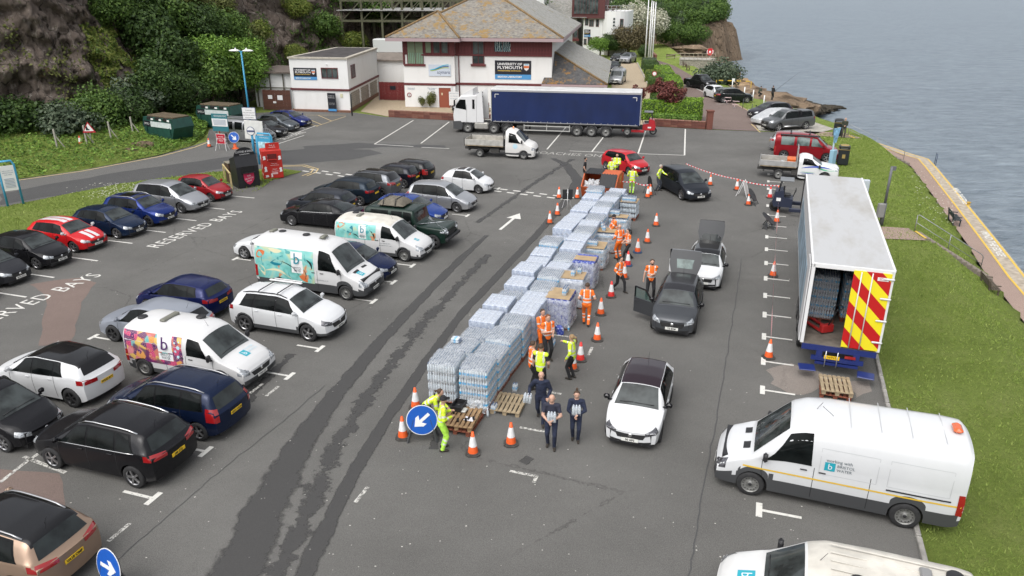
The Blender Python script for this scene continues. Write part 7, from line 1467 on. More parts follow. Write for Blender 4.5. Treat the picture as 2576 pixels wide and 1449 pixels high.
def film_mesh(sd,dx,dy,h,mat,amp=.02,top=True,flare=0.0):
 b=MB();n=12;per=[]
 for k in range(48):
  a=k/48*2*math.pi;c,s=math.cos(a),math.sin(a);q=7;r=(abs(c)**q+abs(s)**q)**(-1/q);per.append((c*r,s*r))
 rows=[]
 for j in range(n+1):
  t=j/n;z=h*t;k=1-(.05*max(0,t-.9)/.1)+flare*t;rows.append([(x*dx/2*k+amp*noise.noise((x*4+sd,y*4,z*6)),y*dy/2*k+amp*noise.noise((x*4,y*4+sd,z*6+3)),z+(.5*flare*noise.noise((x*3,y*3,sd)) if t>.99 else 0)) for x,y in per+per[:1]])
 if top:
  for k,zz in ((.86,.012),(.6,.02),(.3,.02),(.02,.02)):rows.append([(x*dx/2*.95*k,y*dy/2*.95*k,h+zz+amp*.5*noise.noise((x*5*k+sd,y*5*k,2))) for x,y in per+per[:1]])
 b.grid(rows,0,True);return b.mesh('shrink_wrap',[mat])
FILMS={}
def pack_mat():
 b=NB('printed_pack_film');v=b.node('TexVoronoi',Scale=11.0);b.n.links.new(b.tc.outputs['Object'],v.inputs['Vector']);a=b.noise(6,5,.7)
 k=b.ramp(a,[(.32,(.24,.28,.38)),(.5,(.44,.49,.58)),(.68,(.68,.71,.76))]);k=b.mix(b.ramp(v.outputs['Distance'],[(.05,.8),(.13,0)]),k,(.10,.13,.26));b.set('Base Color',k).set('Roughness',.22).set('Specular IOR Level',.6);b.bump(a,.9,.06);return b.m
PKM=pack_mat();PKB=NB('royal_pack_print');PKB.set('Base Color',PKB.ramp(PKB.noise(7,4,.6,PKB.vmap((1,1,1.6))),[(.34,(.02,.035,.22)),(.52,(.05,.08,.36)),(.62,(.42,.46,.55)),(.7,(.10,.13,.40))])).set('Roughness',.25);PKB=PKB.m
def pack_mesh(mat,dx=.395,dy=.245,dz=.285):
 b=MB();nx,ny=13,9;H=lambda x,y:.022*abs(math.sin((x/dx+.5)*3*math.pi))*abs(math.sin((y/dy+.5)*2*math.pi))
 P=[[((i/(nx-1)-.5)*dx,(j/(ny-1)-.5)*dy,dz-.02+H((i/(nx-1)-.5)*dx,(j/(ny-1)-.5)*dy)) for j in range(ny)] for i in range(nx)];b.grid(P,0,True,True)
 ring=[P[i][0] for i in range(nx)]+[P[-1][j] for j in range(1,ny)]+[P[i][-1] for i in range(nx-2,-1,-1)]+[P[0][j] for j in range(ny-2,-1,-1)];b.grid([[(x*1.0,y*1.0,0) for x,y,z in ring],[(x*1.03,y*1.04,dz*.5) for x,y,z in ring],ring],0,True);return b.mesh('pack',[mat])
PK,PK2=pack_mesh(PKM),pack_mesh(PKB)
def pallet_parts(t,w=1.2,d=1.0,wood=None,loc=(0,0,0),name='pallet_base',deck=7):
 wood=wood or WOODR;o=thing_part(name,t,loc) if t else None;pl=MB().box((0,0,0),(w,d/deck*.78,.022),bev=.004).mesh('plank',[wood]);bk=MB().box((0,0,0),(.1,d,.022)).mesh('bearer',[wood]);bl=MB().box((0,0,0),(.11,.11,.09)).mesh('block',[wood]);return o,pl,bk,bl
_PB={}
def pallet_base(t,wood,loc=(0,0,0),deck=7,top=True):
 k=(wood.name,deck)
 if k not in _PB:_PB[k]=(MB().box((0,0,0),(1.2,1.0/deck*.74,.022),bev=.004).mesh('plank',[wood]),MB().box((0,0,0),(.10,1.0,.022)).mesh('stringer',[wood]),MB().box((0,0,0),(.12,.13,.085)).mesh('block',[wood]))
 a,b,c=_PB[k];o=thing_part('pallet_base',t,loc) if top else t;l=Vector((0,0,0)) if top else Vector(loc)
 for j in range(deck):link('plank',a,o,loc=l+Vector((rnd.uniform(-.006,.006),(j-(deck-1)/2)/deck*1.02,.14)))
 for x in (-.53,0,.53):
  link('stringer',b,o,loc=l+Vector((x,0,.118)));
  for y in (-.42,0,.42):link('block',c,o,loc=l+Vector((x,y,.064)))
 for y in (-.42,0,.42):link('bottom_board',a,o,loc=l+Vector((0,y,.011)))
 return o
def thing_part(name,par,loc):
 o=bpy.data.objects.new(name,None);COL.objects.link(o);o.parent=par;o.location=loc;o.empty_display_size=.1;return o
RZ=R(72)
def water_pallet(label,c,kind,layers,group='wrapped pallets of bottled water in two rows',film=True,jit=True):
 rz=RZ+(rnd.uniform(-.06,.06) if jit else 0);t=thing('water_pallet',label,'water pallet',c,rz,group);pallet_base(t,WOODR);z=.152
 if kind in ('A','C'):
  for k in range(layers):
   top=k==layers-1;me=(LAY_TOP if top else LAY_SIDE) if kind=='A' else (LAY_TOPC if top else LAY_SIDEC);tag(link('bottle_layer',me,t,loc=(rnd.uniform(-.012,.012),rnd.uniform(-.012,.012),z)),kind='stuff');z+=.305
 else:
  me=PK if kind=='B' else PK2
  for k in range(layers):
   for i in range(3):
    for j in range(4):
     if k<layers-1 and i==1 and 0<j<3:continue
     link('pack',me,t,loc=((i-1)*.40+rnd.uniform(-.01,.01),(j-1.5)*.252,z),rot=(0,0,rnd.uniform(-.03,.03)))
   z+=.285
 if film:
  q=(layers,kind in 'AC',rnd.randrange(3))
  if q not in FILMS:FILMS[q]=film_mesh(q[2]*5+layers,1.19,1.01,layers*(.305 if q[1] else .285)+.02,FILM,.028)
  link('shrink_wrap',FILMS[q],t,loc=(0,0,.14))
 sc=rnd.uniform(.94,1.13) if film and jit else 1;t.scale=(1,1,sc);return t,z*sc
R0=(G(1152.8,1033.7)+G(1226.8,1043))/2+E2*.6
ORD=['first','second','third','fourth','fifth','sixth','seventh','eighth','ninth','tenth','eleventh','twelfth','thirteenth','fourteenth','fifteenth','sixteenth','seventeenth','eighteenth','nineteenth','twentieth']
RK='AAAABBAABABBABABABAB';LK='CAABBABBBBABBBBBBBA';RH=[4,4,4,4,4,4,4,4,4,4,4,4,4,4,4,4,4,4,4,4];LH=[4,4,3,4,4,3,4,4,4,4,4,3,4,4,4,4,4,4,4]
KN=dict(A='wrapped pallet of cyan-labelled bottles',B='wrapped pallet of grey-blue water packs',C='wrapped pallet of clear unlabelled bottles')
pal={}
for k in range(20):c=R0+E2*1.27*k;pal['R',k]=water_pallet('%s, %s from the blue sign, volunteers side'%(KN[RK[k]],ORD[k]),c+E1*rnd.uniform(-.04,.04),RK[k],RH[k])
for k in range(19):c=R0-E1*1.12+E2*(1.29*k+.12);pal['L',k]=water_pallet('%s, %s from the blue sign, wet streak side'%(KN[LK[k]],ORD[k]),c+E1*rnd.uniform(-.05,.05),LK[k],LH[k])
def bottle_pack_mesh(nx,ny,mats,film=True):
 b=MB()
 for i in range(nx):
  for j in range(ny):bottle_into(b,(i-(nx-1)/2)*.086,(j-(ny-1)/2)*.086,0,.31,.041,9)
 return b.mesh('bottles',mats)
BP={k:bottle_pack_mesh(*k,[PLAST,LBL,CAPB]) for k in ((3,2),(4,6),(2,2),(6,9),(1,1))};BPC={k:bottle_pack_mesh(*k,[PLAST,PLAST,CAPW]) for k in ((3,2),(1,1))}
PFILM={k:film_mesh(3,k[0]*.09+.01,k[1]*.09+.01,.25,FILM,.004) for k in ((3,2),(4,6),(2,2),(6,9))}
def bottle_pack(label,loc,k=(3,2),rz=RZ,clear=False,rot=None,group='loose packs of bottled water'):
 t=thing('bottle_pack',label,'water pack',loc,rz,group)
 if rot:t.rotation_euler=rot
 tag(link('bottles',(BPC if clear and k in BPC else BP)[k],t),kind='stuff')
 if k in PFILM:link('shrink_film',PFILM[k],t,loc=(0,0,.005))
 return t
def open_pallet(label,px,py,kind,layers,card=None,loose=True,full=True):
 c=G(px,py);t,z=water_pallet(label,c,kind,layers,'opened pallets of water beside the row',film=False)
 if loose:link('torn_film',film_mesh(int(px),1.34,1.16,z*.92,FILM2,.07,False,.08),t,loc=(0,0,.1))
 if card:MB().box((0,0,z+.008),(1.16*card,.98,.012),.02).build('cardboard_sheet',[CARD],t)
 return t,c,z
o1=open_pallet('open pallet of royal blue water packs under a big cardboard sheet',1408,812,'D',4,1.0)
o2=open_pallet('torn-open pallet with a clutter of six-packs beside the man seen from behind',1441,762,'B',4,.8)
o3=open_pallet('open pallet of blue packs half covered with cardboard near the white torn film',1470,716,'D',4,.5)
o4=open_pallet('low open pallet with cyan-labelled bottles on cardboard and slumped film',1497,668,'A',3,.98)
o5=open_pallet('open pallet swathed in loose film beside the ponytailed walker',1524,628,'A',3,.7)
o6=open_pallet('ragged open pallet of bottles between the two men in orange and the skip',1555,590,'A',3,.6)
o7=open_pallet('open pallet of clear bottles with cardboard corner beside the orange skip',1582,548,'C',3,.9,False)
def on(o,a,b):c=o[1];return Vector((c.x,c.y,o[2]+.02))+E2*a+E1*b
for o,a,b,k,lb in ((o1,-.1,.2,(3,2),'six-pack of bottles lying on the big cardboard sheet'),(o1,.15,.2,(3,2),'six-pack standing behind another on the big cardboard sheet'),(o2,-.1,0,(3,2),'six-pack on top of the torn-open pallet'),(o2,.25,.2,(3,2),'six-pack at the edge of the torn-open pallet'),(o4,-.15,-.15,(4,6),'tray of cyan-labelled bottles on the low cardboard pallet'),(o5,.2,-.25,(3,2),'six-pack perched on the film-swathed pallet'),(o5,-.2,-.1,(3,2),'six-pack half sunk in the loose film'),(o6,.1,-.25,(4,6),'tray of bottles on the ragged open pallet'),(o7,-.2,0,(6,9),'large tray of clear bottles on the pallet beside the skip'),(o7,.35,-.3,(3,2),'six-pack stacked on the pallet beside the skip')):bottle_pack(lb,on(o,a,b),k)
bottle_pack('six-pack lying on its side on the low wrapped pallet',pal['L',1][0].location+Vector((0,0,pal['L',1][1]+.12))-E1*.35,(3,2),rot=(R(90),0,RZ))
for px,py,k,lb in ((1390,870,(3,2),'six-pack standing on the tarmac near the woman in yellow'),(1296,983,(2,2),'four bottles in torn film on the tarmac beside the grey pallet'),(1243,1035,(3,2),'six-pack standing on the corner of the grey empty pallet'),(1430,834,(1,1),'single bottle standing by the blue packs')):bottle_pack(lb,G(px,py),k)
bottle_pack('single bottle standing by the front water pallet',G(1227,1049),(1,1),clear=True)
t=thing('bottle_pack','royal blue pack dropped on the tarmac by the open pallet','water pack',G(1407,838),RZ+.5);link('pack',PK2,t)
def empty_pallet(label,p,rz,wood,n=1,deck=7):
 for k in range(n):
  t=thing('wooden_pallet',label[k] if isinstance(label,(list,tuple)) else label,'pallet',Vector((p.x,p.y,.155*k)),rz+k*.08);pallet_base(t,wood[k] if isinstance(wood,(list,tuple)) else wood,deck=deck,top=False)
empty_pallet(['red wooden pallet under the pallet used as a table','brown wooden pallet used as a table for cups and papers'],G(1163,1068),RZ-.02,[WOODR,WOOD],2)
empty_pallet('empty grey wooden pallet beside the front water pallet',G(1281,1022),RZ+.05,WOODG);empty_pallet(['empty red pallet under the weathered one below the box trailer','weathered empty pallet below the rear of the box trailer'],G(2099,985),RZ-.05,[WOODR,WOODG],2)
tp=G(1163,1068);TZ=.31
for k,(a,b) in enumerate(((-.25,.22),(-.35,.0),(.05,-.3),(-.1,.42))):
 t=thing('paper_cup','dark paper cup standing on the pallet table','cup',Vector((tp.x,tp.y,TZ))+E2*a+E1*b,0,'cups on the pallet table');MB().lathe([(0,0),(.03,0),(.04,.11),(.036,.112),(.034,.1)],10).build('cup_wall',[BLACK],t)
t=thing('clipboard','white papers with a phone on the pallet table','papers',Vector((tp.x,tp.y,TZ))-E2*.1+E1*.28,RZ);MB().box((0,0,.006),(.22,.3,.01)).build('paper',[M('paper_white',(.68,.66,.70),.8)],t);MB().box((.02,.03,.018),(.15,.075,.01)).build('phone',[BLACK],t)
t=thing('food_tub','clear plastic food tub with lid on the pallet table','tub',Vector((tp.x,tp.y,TZ))+E2*.3-E1*.05,RZ);MB().box((0,0,.03),(.26,.17,.06),bev=.02).build('tub',[M('tub_plastic',(.5,.5,.46),.3)],t);MB().box((.05,.26,.01),(.24,.15,.02),bev=.006).build('lid',[M('tub_plastic',(0,0,0))],t)
t=thing('food_crate','black plastic crate of food held over the pallet table','crate',Vector((tp.x,tp.y,TZ))+E2*.42-E1*.28,RZ)
MB().box((0,0,.02),(.5,.35,.03)).build('base',[BLACK],t)
for x,y,w,d in ((.25,0,.02,.35),(-.25,0,.02,.35),(0,.175,.5,.02),(0,-.175,.5,.02)):MB().box((x,y,.1),(w,d,.16)).build('slatted_side',[BLACK],t)
def crumple(label,p,s,sd,mat=None):
 bm=bmesh.new();bmesh.ops.create_icosphere(bm,subdivisions=4,radius=1)
 for v in bm.verts:q=v.co.copy();k=1+.5*noise.fractal(q*2.6+Vector((sd,0,0)),.6,2,5);v.co=Vector((q.x*s[0]*k,q.y*s[1]*k,max(.0,(q.z*.8+.5)*s[2]*k)))
 me=bpy.data.meshes.new('plastic_film');bm.to_mesh(me);bm.free();me.materials.append(mat or FILM2);tag(link('plastic_film',me,None,loc=p),label,'plastic wrap');return me
WF=film_mat('white_scrunched_film',.35,.85,(.74,.76,.78))
crumple('heap of scrunched white plastic film against the front water pallet',G(1190,1035),(.5,.32,.3),2,WF)
sk=thing('waste_skip','rusty orange enclosed skip with black ribbed lids full of plastic film','skip',G(1562,486)-E2*.95-E1*1.1,RZ);SKO=NB('skip_orange');SKO.set('Base Color',SKO.mix(SKO.ramp(SKO.noise(1.6,6,.7),[(.5,0),(.72,.8)]),(.50,.10,.028),(.20,.07,.035))).set('Roughness',.65);SKO=SKO.m;LID=M('black_lid',(.022,.022,.024),.6)
L2,w2,h2=1.9,2.2,1.5
prof=[(-L2/2-.4,.85),(-L2/2+.05,.1),(L2/2-.05,.1),(L2/2+.2,.8),(L2/2+.05,1.5),(-.45,1.5)]
RXZ=Matrix(((1,0,0,0),(0,0,1,0),(0,1,0,0),(0,0,0,1)))
for sd in (-1,1):MB().prism(prof,sd*w2/2-.03,sd*w2/2+.03,0,RXZ).build('side_panel',[SKO],sk)
def plate_part(name,a,b,y0,y1,m,th=.04):MB().add([(a[0],y0,a[1]),(b[0],y0,b[1]),(b[0],y1,b[1]),(a[0],y1,a[1]),(a[0],y0,a[1]-th),(b[0],y0,b[1]-th),(b[0],y1,b[1]-th),(a[0],y1,a[1]-th)],[(0,1,2,3),(7,6,5,4),(0,4,5,1),(1,5,6,2),(2,6,7,3),(3,7,4,0)]).build(name,[m],sk)
plate_part('floor',prof[1],prof[2],-1.08,1.08,SKO);plate_part('front_panel',prof[0],prof[1],-1.08,1.08,SKO);plate_part('back_panel',prof[2],prof[3],-1.08,1.08,SKO);plate_part('back_slope',prof[3],prof[4],-1.08,1.08,SKO);plate_part('top_panel',(prof[5][0],1.51),(prof[4][0],1.51),-1.1,.0,SKO);plate_part('lid',(prof[5][0]-.02,1.54),(prof[4][0],1.54),.0,1.1,LID)
plate_part('lid',(prof[0][0]-.02,.9),(prof[5][0]-.02,1.55),-1.05,-.02,LID)
for k in range(6):x0,x1=prof[0],prof[5];MB().bar((x0[0],-.95+k*.18,.92),(x1[0],-.95+k*.18,1.57),.05,.03).build('lid_rib',[LID],sk)
for k in range(6):MB().bar((prof[5][0],.1+k*.18,1.55),(prof[4][0],.1+k*.18,1.55),.05,.03).build('lid_rib',[LID],sk)
MB().box((L2/2,-w2/2-.05,.8),(.2,.12,1.2)).build('lifting_post',[SKO],sk);MB().box((.35,-w2/2-.035,1.1),(.45,.01,.4)).build('faded_stencil',[M('stencil_yellow',(.5,.28,.06),.7,var=.5,vs=12)],sk)
crumple('mass of white plastic film spilling inside the orange skip',sk.location+d2(72)*-.75-E1*.52+Vector((0,0,.4)),(.5,.45,.5),5,WF)
ORC=M('cone_orange',(.70,.10,.015),.5,var=.15,vs=8);REDC=M('cone_red',(.58,.025,.02),.5,var=.12,vs=8);SLV=M('cone_white',(.72,.72,.72),.4,var=.08,vs=9);BASEK=M('cone_base',(.055,.052,.048),.85,var=.3,vs=6);BASEB=M('cone_base_blue',(.03,.07,.15),.8)
BASE_ME={}
for nm,m in (('k',BASEK),('b',BASEB)):
 b=MB();s=.22;o8=[(s,s*.55),(s*.55,s),(-s*.55,s),(-s,s*.55),(-s,-s*.55),(-s*.55,-s),(s*.55,-s),(s,-s*.55)];b.prism(o8,0,.05);b.prism([(x*.8,y*.8) for x,y in o8],.05,.075);BASE_ME[nm]=b.mesh('base',[m])
def conepart(z0,z1,m,e=.0):
 rad=lambda z:.155-(z-.06)*(.155-.035)/.69;return MB().lathe([(rad(z0)+e,z0),(rad(z1)+e,z1)]+([(.0,z1)] if z1>.74 else []),18).mesh('cone',[m])
CO={'o':(conepart(.06,.75,ORC),conepart(.28,.60,SLV,.004)),'r':(conepart(.06,.75,REDC),conepart(.28,.60,SLV,.004))}
CTOP={'o':None}
def cone(label,px,py,col='o',base='k',rz=0.0,z=0.0,tilt=0,s=1.0):
 t=thing('traffic_cone',label,'traffic cone',G(px,py)+Vector((0,0,z)),rz,'traffic cones');t.rotation_euler.x=R(tilt);t.scale=(s,s,s);link('base',BASE_ME[base],t);link('body',CO[col][0],t);link('reflective_sleeve',CO[col][1],t)
for a in (('orange cone behind the leaning woman in yellow',1046,1026),('orange cone beside the round blue sign frame',1014,1101),('orange cone in front of the pallet table',1190,1141),('orange cone between pallet table and bald man',1285.5,1117),('orange cone hidden behind the woman in yellow jacket',1441,929),('red cone touching the woman in yellow jacket',1460,907,'r'),('orange cone near the dark grey crossover bonnet',1502,856),('orange cone beside the man in full orange suit',1511,791),('red cone with paper on its tip by the walking woman',1537,747,'r'),('red cone on blue base beside the orange-clad pair',1603.6,635,'o','b'),('faded cone on blue base at the ponytailed woman heels',1579,668,'r','b'),('orange cone nearest the white city car open tailgate',1628,610),('orange cone alone between skip pallets and white city car',1650,568),('orange cone in front of the black round sign back',1629,497),('orange cone doubled behind the black round sign',1635,491.5),('orange cone at the skip corner',1452,499),('orange cone left of the square sign back',1406,498.5),('orange cone by the dark people carrier wing',1786,466),('orange cone behind the left pallet row near the arrow marking',1402,541),('orange cone tip behind the left pallet row',1383,562),('orange cone holding the tape beside the A-frame',1853,478),('orange cone leaning against the round sign stand',1882,516),('red cone behind the tape corner cone',1936,498,'r'),('orange cone at the tape corner',1956,495),('orange cone against the tipped round sign',1953,559),('orange cone midway along the taped bays',1944,695),('orange cone at the end of the taped bays below the trailer',1933,900),('orange cone beside the red distribution sign',527,370),('red cone lost in the verge undergrowth',206,377,'r','k',0,.42),('half hidden cone base behind the walking woman',1570,700)):cone(*a)
TAPE=NB('barrier_tape');w_=TAPE.node('TexWave',Scale=1.35,_bands_direction='X');TAPE.n.links.new(TAPE.tc.outputs['UV'],w_.inputs['Vector']);TAPE.set('Base Color',TAPE.ramp(w_.outputs['Fac'],[(0,(.62,.03,.05)),(.5,(.74,.70,.70))],'CONSTANT')).set('Roughness',.4);TAPE=TAPE.m
def tape(label,pts,sag=.12):
 A=[];
 for (p,q) in zip(pts,pts[1:]):
  n=14
  for k in range(n):t=k/n;c=p.lerp(q,t);c.z-=sag*4*t*(1-t);A.append(c)
 A.append(pts[-1]);me=bpy.data.meshes.new('barrier_tape');V=[];
 for i,p in enumerate(A):tw=.04*math.sin(i*.6);V+=[(p.x+tw*.3,p.y-tw*.2,p.z-.035),(p.x-tw*.3,p.y+tw*.2,p.z+.035)]
 me.from_pydata(V,[],[(2*i,2*i+2,2*i+3,2*i+1) for i in range(len(A)-1)]);uv=me.uv_layers.new(name='UVMap');L_=[0]
 for a,b in zip(A,A[1:]):L_.append(L_[-1]+(b-a).length)
 for l in me.loops:vi=l.vertex_index;uv.data[l.index].uv=(L_[vi//2],vi%2)
 me.materials.append(TAPE);tag(link('barrier_tape',me),label,'barrier tape')
UPC=Vector((0,0,.74))
tape('red and white tape strung across the car park to the taped bays',[G(1722,452)+Vector((0,0,1.15)),G(1853,478)+UPC,G(1956,495)+UPC]);tape('red and white tape running along the cones of the closed bays',[G(1956,495)+UPC,G(1953,559)+UPC,G(1944,695)+UPC,G(1933,900)+UPC],.05);tape('short red and white tape from the skip to the round sign',[G(1545,490)+Vector((0,0,1.1)),G(1590,492)+Vector((0,0,.95)),G(1634,492)+UPC])
SBL=M('sign_blue',(.008,.09,.42),.35,var=.06,vs=8);SWH=M('sign_white',(.74,.74,.74),.4)
def disc(r,n=32):return [(r*math.cos(2*math.pi*k/n),r*math.sin(2*math.pi*k/n)) for k in range(n)]
def arrow_sign(label,loc,facing,ang,r=.42,h=.75,stand=True,back=False,cat='sign',lean=12):
 t=thing('arrow_sign',label,cat,loc,R(facing));
 m=Matrix.Translation((0,0,h))@Matrix.Rotation(R(90-lean),4,'X')
 MB().prism(disc(r),-.02,0,0,m).build('disc_back',[BLACK],t);MB().prism(disc(r),.0,.008,0,m).build('white_rim',[SWH],t);MB().prism(disc(r*.95),.008,.014,0,m).build('blue_face',[SBL],t)
 ca,sa=math.cos(R(ang)),math.sin(R(ang));ar=[(-.62,-.1),(.12,-.1),(-.06,-.38),(.2,-.38),(.64,0),(.2,.38),(-.06,.38),(.12,.1),(-.62,.1)]
 MB().prism([((x*ca-y*sa)*r,(x*sa+y*ca)*r) for x,y in ar],.014,.020,0,m).build('arrow',[SWH],t)
 if stand:
  for s in (-1,1):MB().bar((s*r*.95,-.12,0),(s*r*.55,.02,h),.07,.05).bar((s*r*.95,.28,0),(s*r*.55,.05,h),.07,.05).build('stand_leg',[GREYP],t)
  MB().bar((-r*.8,.02,.28),(r*.8,.02,.28),.1,.06).build('stand_bar',[GREYP],t)
 return t
arrow_sign('round blue keep-left arrow sign on a plastic frame by the pallet table',G(1064,1108),2,222,.47,.72)
arrow_sign('round blue arrow sign standing beside the bronze crossover',G(290,1492),-31,0,.45,.74)
arrow_sign('round blue arrow sign on an orange base by the recycling point',G(592,374),0,-45,.46,.95,False);MB().lathe([(.3,0),(.28,.06),(.16,.07),(.1,.45)],8).build('orange_foot',[ORC],bpy.context.scene.objects[-1] if False else [o for o in COL.objects if o.name.startswith('arrow_sign') and o.parent is None][-1])
def back_sign(label,p,facing,r=.45,lean=35,h=.62):
 t=thing('tipped_sign',label,'sign',p,R(facing));m=Matrix.Translation((0,0,h))@Matrix.Rotation(R(90-lean),4,'X');MB().prism(disc(r),-.012,.012,0,m).build('disc',[BLACK],t)
 for s in (-1,1):MB().bar((s*r*.8,-.35,0),(s*r*.5,-.02,h),.05,.04).bar((s*r*.8,.3,0),(s*r*.5,.05,h),.05,.04).build('leg',[GREYP],t)
 MB().bar((-r,.1,.05),(r,.1,.05),.12,.08).build('foot',[GREYP],t)
back_sign('black back of a round sign behind the doubled cones',G(1633,488),100,.42,5,.8);back_sign('black round sign tipped back beside the leaning cone',G(1890,514),60,.46,35);back_sign('black round sign leaning over near the taped bay cones',G(1932,572),70,.52,50,.5)
t=thing('square_sign','black back of a square sign on a thin white stand','sign',G(1427,528),R(0));MB().box((0,.1,.95),(.62,.03,.62)).build('panel',[BLACK],t);MB().tube([(0,0,0),(0,0,1.3)],.02,6).build('pole',[SWH],t);MB().bar((-.3,.4,0),(0,.05,1.2),.02).bar((.3,.4,0),(0,.05,1.2),.02).build('stay',[SWH],t)
t=thing('a_frame_sign','folded A-frame sign with red edge beside the tape','sign',G(1868,492),R(60))
for s in (-1,1):MB().bar((-.35,s*.35,0),(-.35,0,1.0),.03).bar((.35,s*.35,0),(.35,0,1.0),.03).build('frame_leg',[SWH],t)
MB().bar((0,-.3,.15),(0,-.05,.85),.6,.02).build('panel',[M('sign_pale',(.5,.47,.45),.5)],t)
t=thing('water_point_sign','red WATER DISTRIBUTION POINT sign on a folding frame','sign',G(560,378),R(-12));RS_=M('sign_red',(.42,.012,.03),.45);MB().box((0,0,.95),(.78,.04,.78)).build('board',[RS_],t);MB().box((0,.005,.95),(.84,.03,.84)).build('white_edge',[SWH],t)
for k,s in enumerate(('WATER','DISTRIBUTION','POINT')):put_text(s,.13,SWH,(1,0,0),(0,0,1),(0,-.024,1.12-.17*k),t,'sign_lettering')
for s in (-1,1):MB().bar((s*.5,-.25,0),(s*.3,0,1.1),.03).bar((s*.45,.3,0),(s*.3,0,1.1),.03).build('frame_leg',[SWH],t)
BLUEM=M('council_blue',(.05,.30,.50),.45,var=.08,vs=5)
lp=thing('street_lamp','tall pale blue double-headed lamp post beside the recycling area','street lamp',G(640,388),R(-8));top=8.0
MB().tube([(0,0,0),(0,0,2.2)],.11,10).tube([(0,0,2.2),(0,0,top)],[.08,.055],10).build('column',[BLUEM],lp)
for s in (-1,1):MB().tube([(0,0,top),(s*.25,0,top+.08)],.05,6).build('bracket',[BLUEM],lp);MB().lathe([(0,.10),(.2,.09),(.40,.02),(.42,-.02),(.3,-.06),(0,-.07)],16).build('lamp_head',[M('lamp_white',(.66,.66,.64),.4)],lp,loc=(s*.55,0,top+.1),scale=(1.1,.62,1));MB().lathe([(0,.12),(.05,.1),(.06,0)],8).build('photocell',[SWH],lp,loc=(s*.45,0,top+.19))
def board(t,x,z,w,h,mat,y=-.1,name='sign_board',rot=0):o=MB().box((0,0,0),(w,.04,h),bev=.006).build(name,[mat],t,loc=(x,y,z));o.rotation_euler.y=R(rot);return o
board(lp,.05,3.3,1.15,.95,M('navy_edge',(.05,.07,.16),.5),-.11);board(lp,.05,3.3,1.08,.88,SWH,-.13)
for k,s in enumerate(('COACHES','FOLLOW YELLOW','DIRECTIONAL ARROWS','COACH BAYS')):put_text(s,.12,INK,(1,0,0),(0,0,1),(.05,-.155,3.55-.19*k),lp,'sign_lettering')
board(lp,.28,2.0,1.55,1.5,M('blank_board',(.66,.66,.63),.5,var=.08,vs=3),-.14,'blank_board',3)
ps=thing('permit_sign','round white-faced sign on a pale blue post by the information board','sign',G(641,395),R(-10));MB().tube([(0,0,0),(0,0,2.4)],.09,10).build('post',[BLUEM],ps)
MB().prism(disc(.34),0,.03,0,Matrix.Translation((0,-.1,2.1))@Matrix.Rotation(R(90),4,'X')).build('rim',[M('navy_edge',(0,0,0))],ps);MB().prism(disc(.30),.03,.04,0,Matrix.Translation((0,-.1,2.1))@Matrix.Rotation(R(90),4,'X')).build('face',[SWH],ps);board(ps,0,2.1,.6,.12,M('navy_edge',(0,0,0)),-.15,'bar')
ib=thing('information_board','blue framed map and information board behind the clothes banks','information board',G(672,415),R(-14))
MB().tube([(-.65,0,0),(-.65,0,2.2),(-.5,0,2.4),(.5,0,2.4),(.65,0,2.2),(.65,0,0)],.07,8).build('frame',[BLUEM],ib);board(ib,0,1.5,1.15,1.5,BLUEM,-.02,'panel');board(ib,0,1.3,1.0,.95,M('map_print',(.40,.58,.66),.5,var=.5,vs=4),-.06,'map');put_text('Information',.16,SWH,(1,0,0),(0,0,1),(.05,-.05,2.1),ib,'sign_lettering')
cbk=thing('clothes_bank','black metal CLOTHES & SHOES donation bank with red shield','clothes bank',G(621,467),R(38));KB=M('bank_black',(.013,.013,.015),.45,var=.2,vs=3)
MB().prism([(-.65,-.1),(.62,-.1),(.62,1.35),(.35,2.05),(-.65,1.75)],-.75,.75,0,Matrix(((0,0,1,0),(1,0,0,0),(0,1,0,.1),(0,0,0,1)))@Matrix.Scale(-1,4,(1,0,0))).build('body',[KB],cbk)
MB().prism([(.72*math.cos(a),.6*math.sin(a)) for a in np.linspace(0,math.pi,14)],-.03,.03,0,Matrix.Translation((0,-.30,2.1))@Matrix.Rotation(R(90),4,'X')).build('arched_header',[KB],cbk)
put_text('CLOTHES & SHOES',.19,SWH,(1,0,0),(0,0,1),(0,-.37,2.42),cbk,'sign_lettering',width=1.2);put_text('DONATE HERE',.1,SWH,(1,0,0),(0,0,1),(0,-.37,2.24),cbk,'sign_lettering')
MB().box((0,-.66,1.25),(.85,.12,.45)).build('chute_recess',[M('bank_dark',(.004,.004,.004),.8)],cbk);MB().bar((-.42,-.74,1.05),(.42,-.74,1.05),.25,.03).build('chute_flap',[KB],cbk)
MB().add([(x*.36,-.70,.62+z*.40) for x,z in ((-1,.9),(-.4,1),(0,.85),(.4,1),(1,.9),(.95,-.1),(.5,-.75),(0,-1),(-.5,-.75),(-.95,-.1))],[tuple(range(9,-1,-1))]).build('shield_emblem',[M('shield_red',(.50,.02,.08),.4)],cbk)
for k,s in enumerate(('THE','SALVATION','ARMY')):put_text(s,.15,SWH,(1,0,.12),(0,0,1),(0,-.712,.82-.17*k),cbk,'sign_lettering',width=(.25,.56,.36)[k])
bkb=thing('storage_box','brown metal box standing behind the black clothes bank','box',G(588,458),R(38));MB().box((0,0,.7),(.7,.8,1.4),bev=.02).build('body',[M('box_brown',(.06,.035,.02),.7)],bkb);MB().box((0,0,1.42),(.74,.84,.05)).build('lid',[M('lid_grey',(.2,.18,.14),.7)],bkb)
rb_=thing('clothes_bank','tall red donation bank printed with white clothing shapes','clothes bank',G(688,447),R(24));RBK=M('bank_red',(.44,.022,.014),.45,var=.12,vs=3)
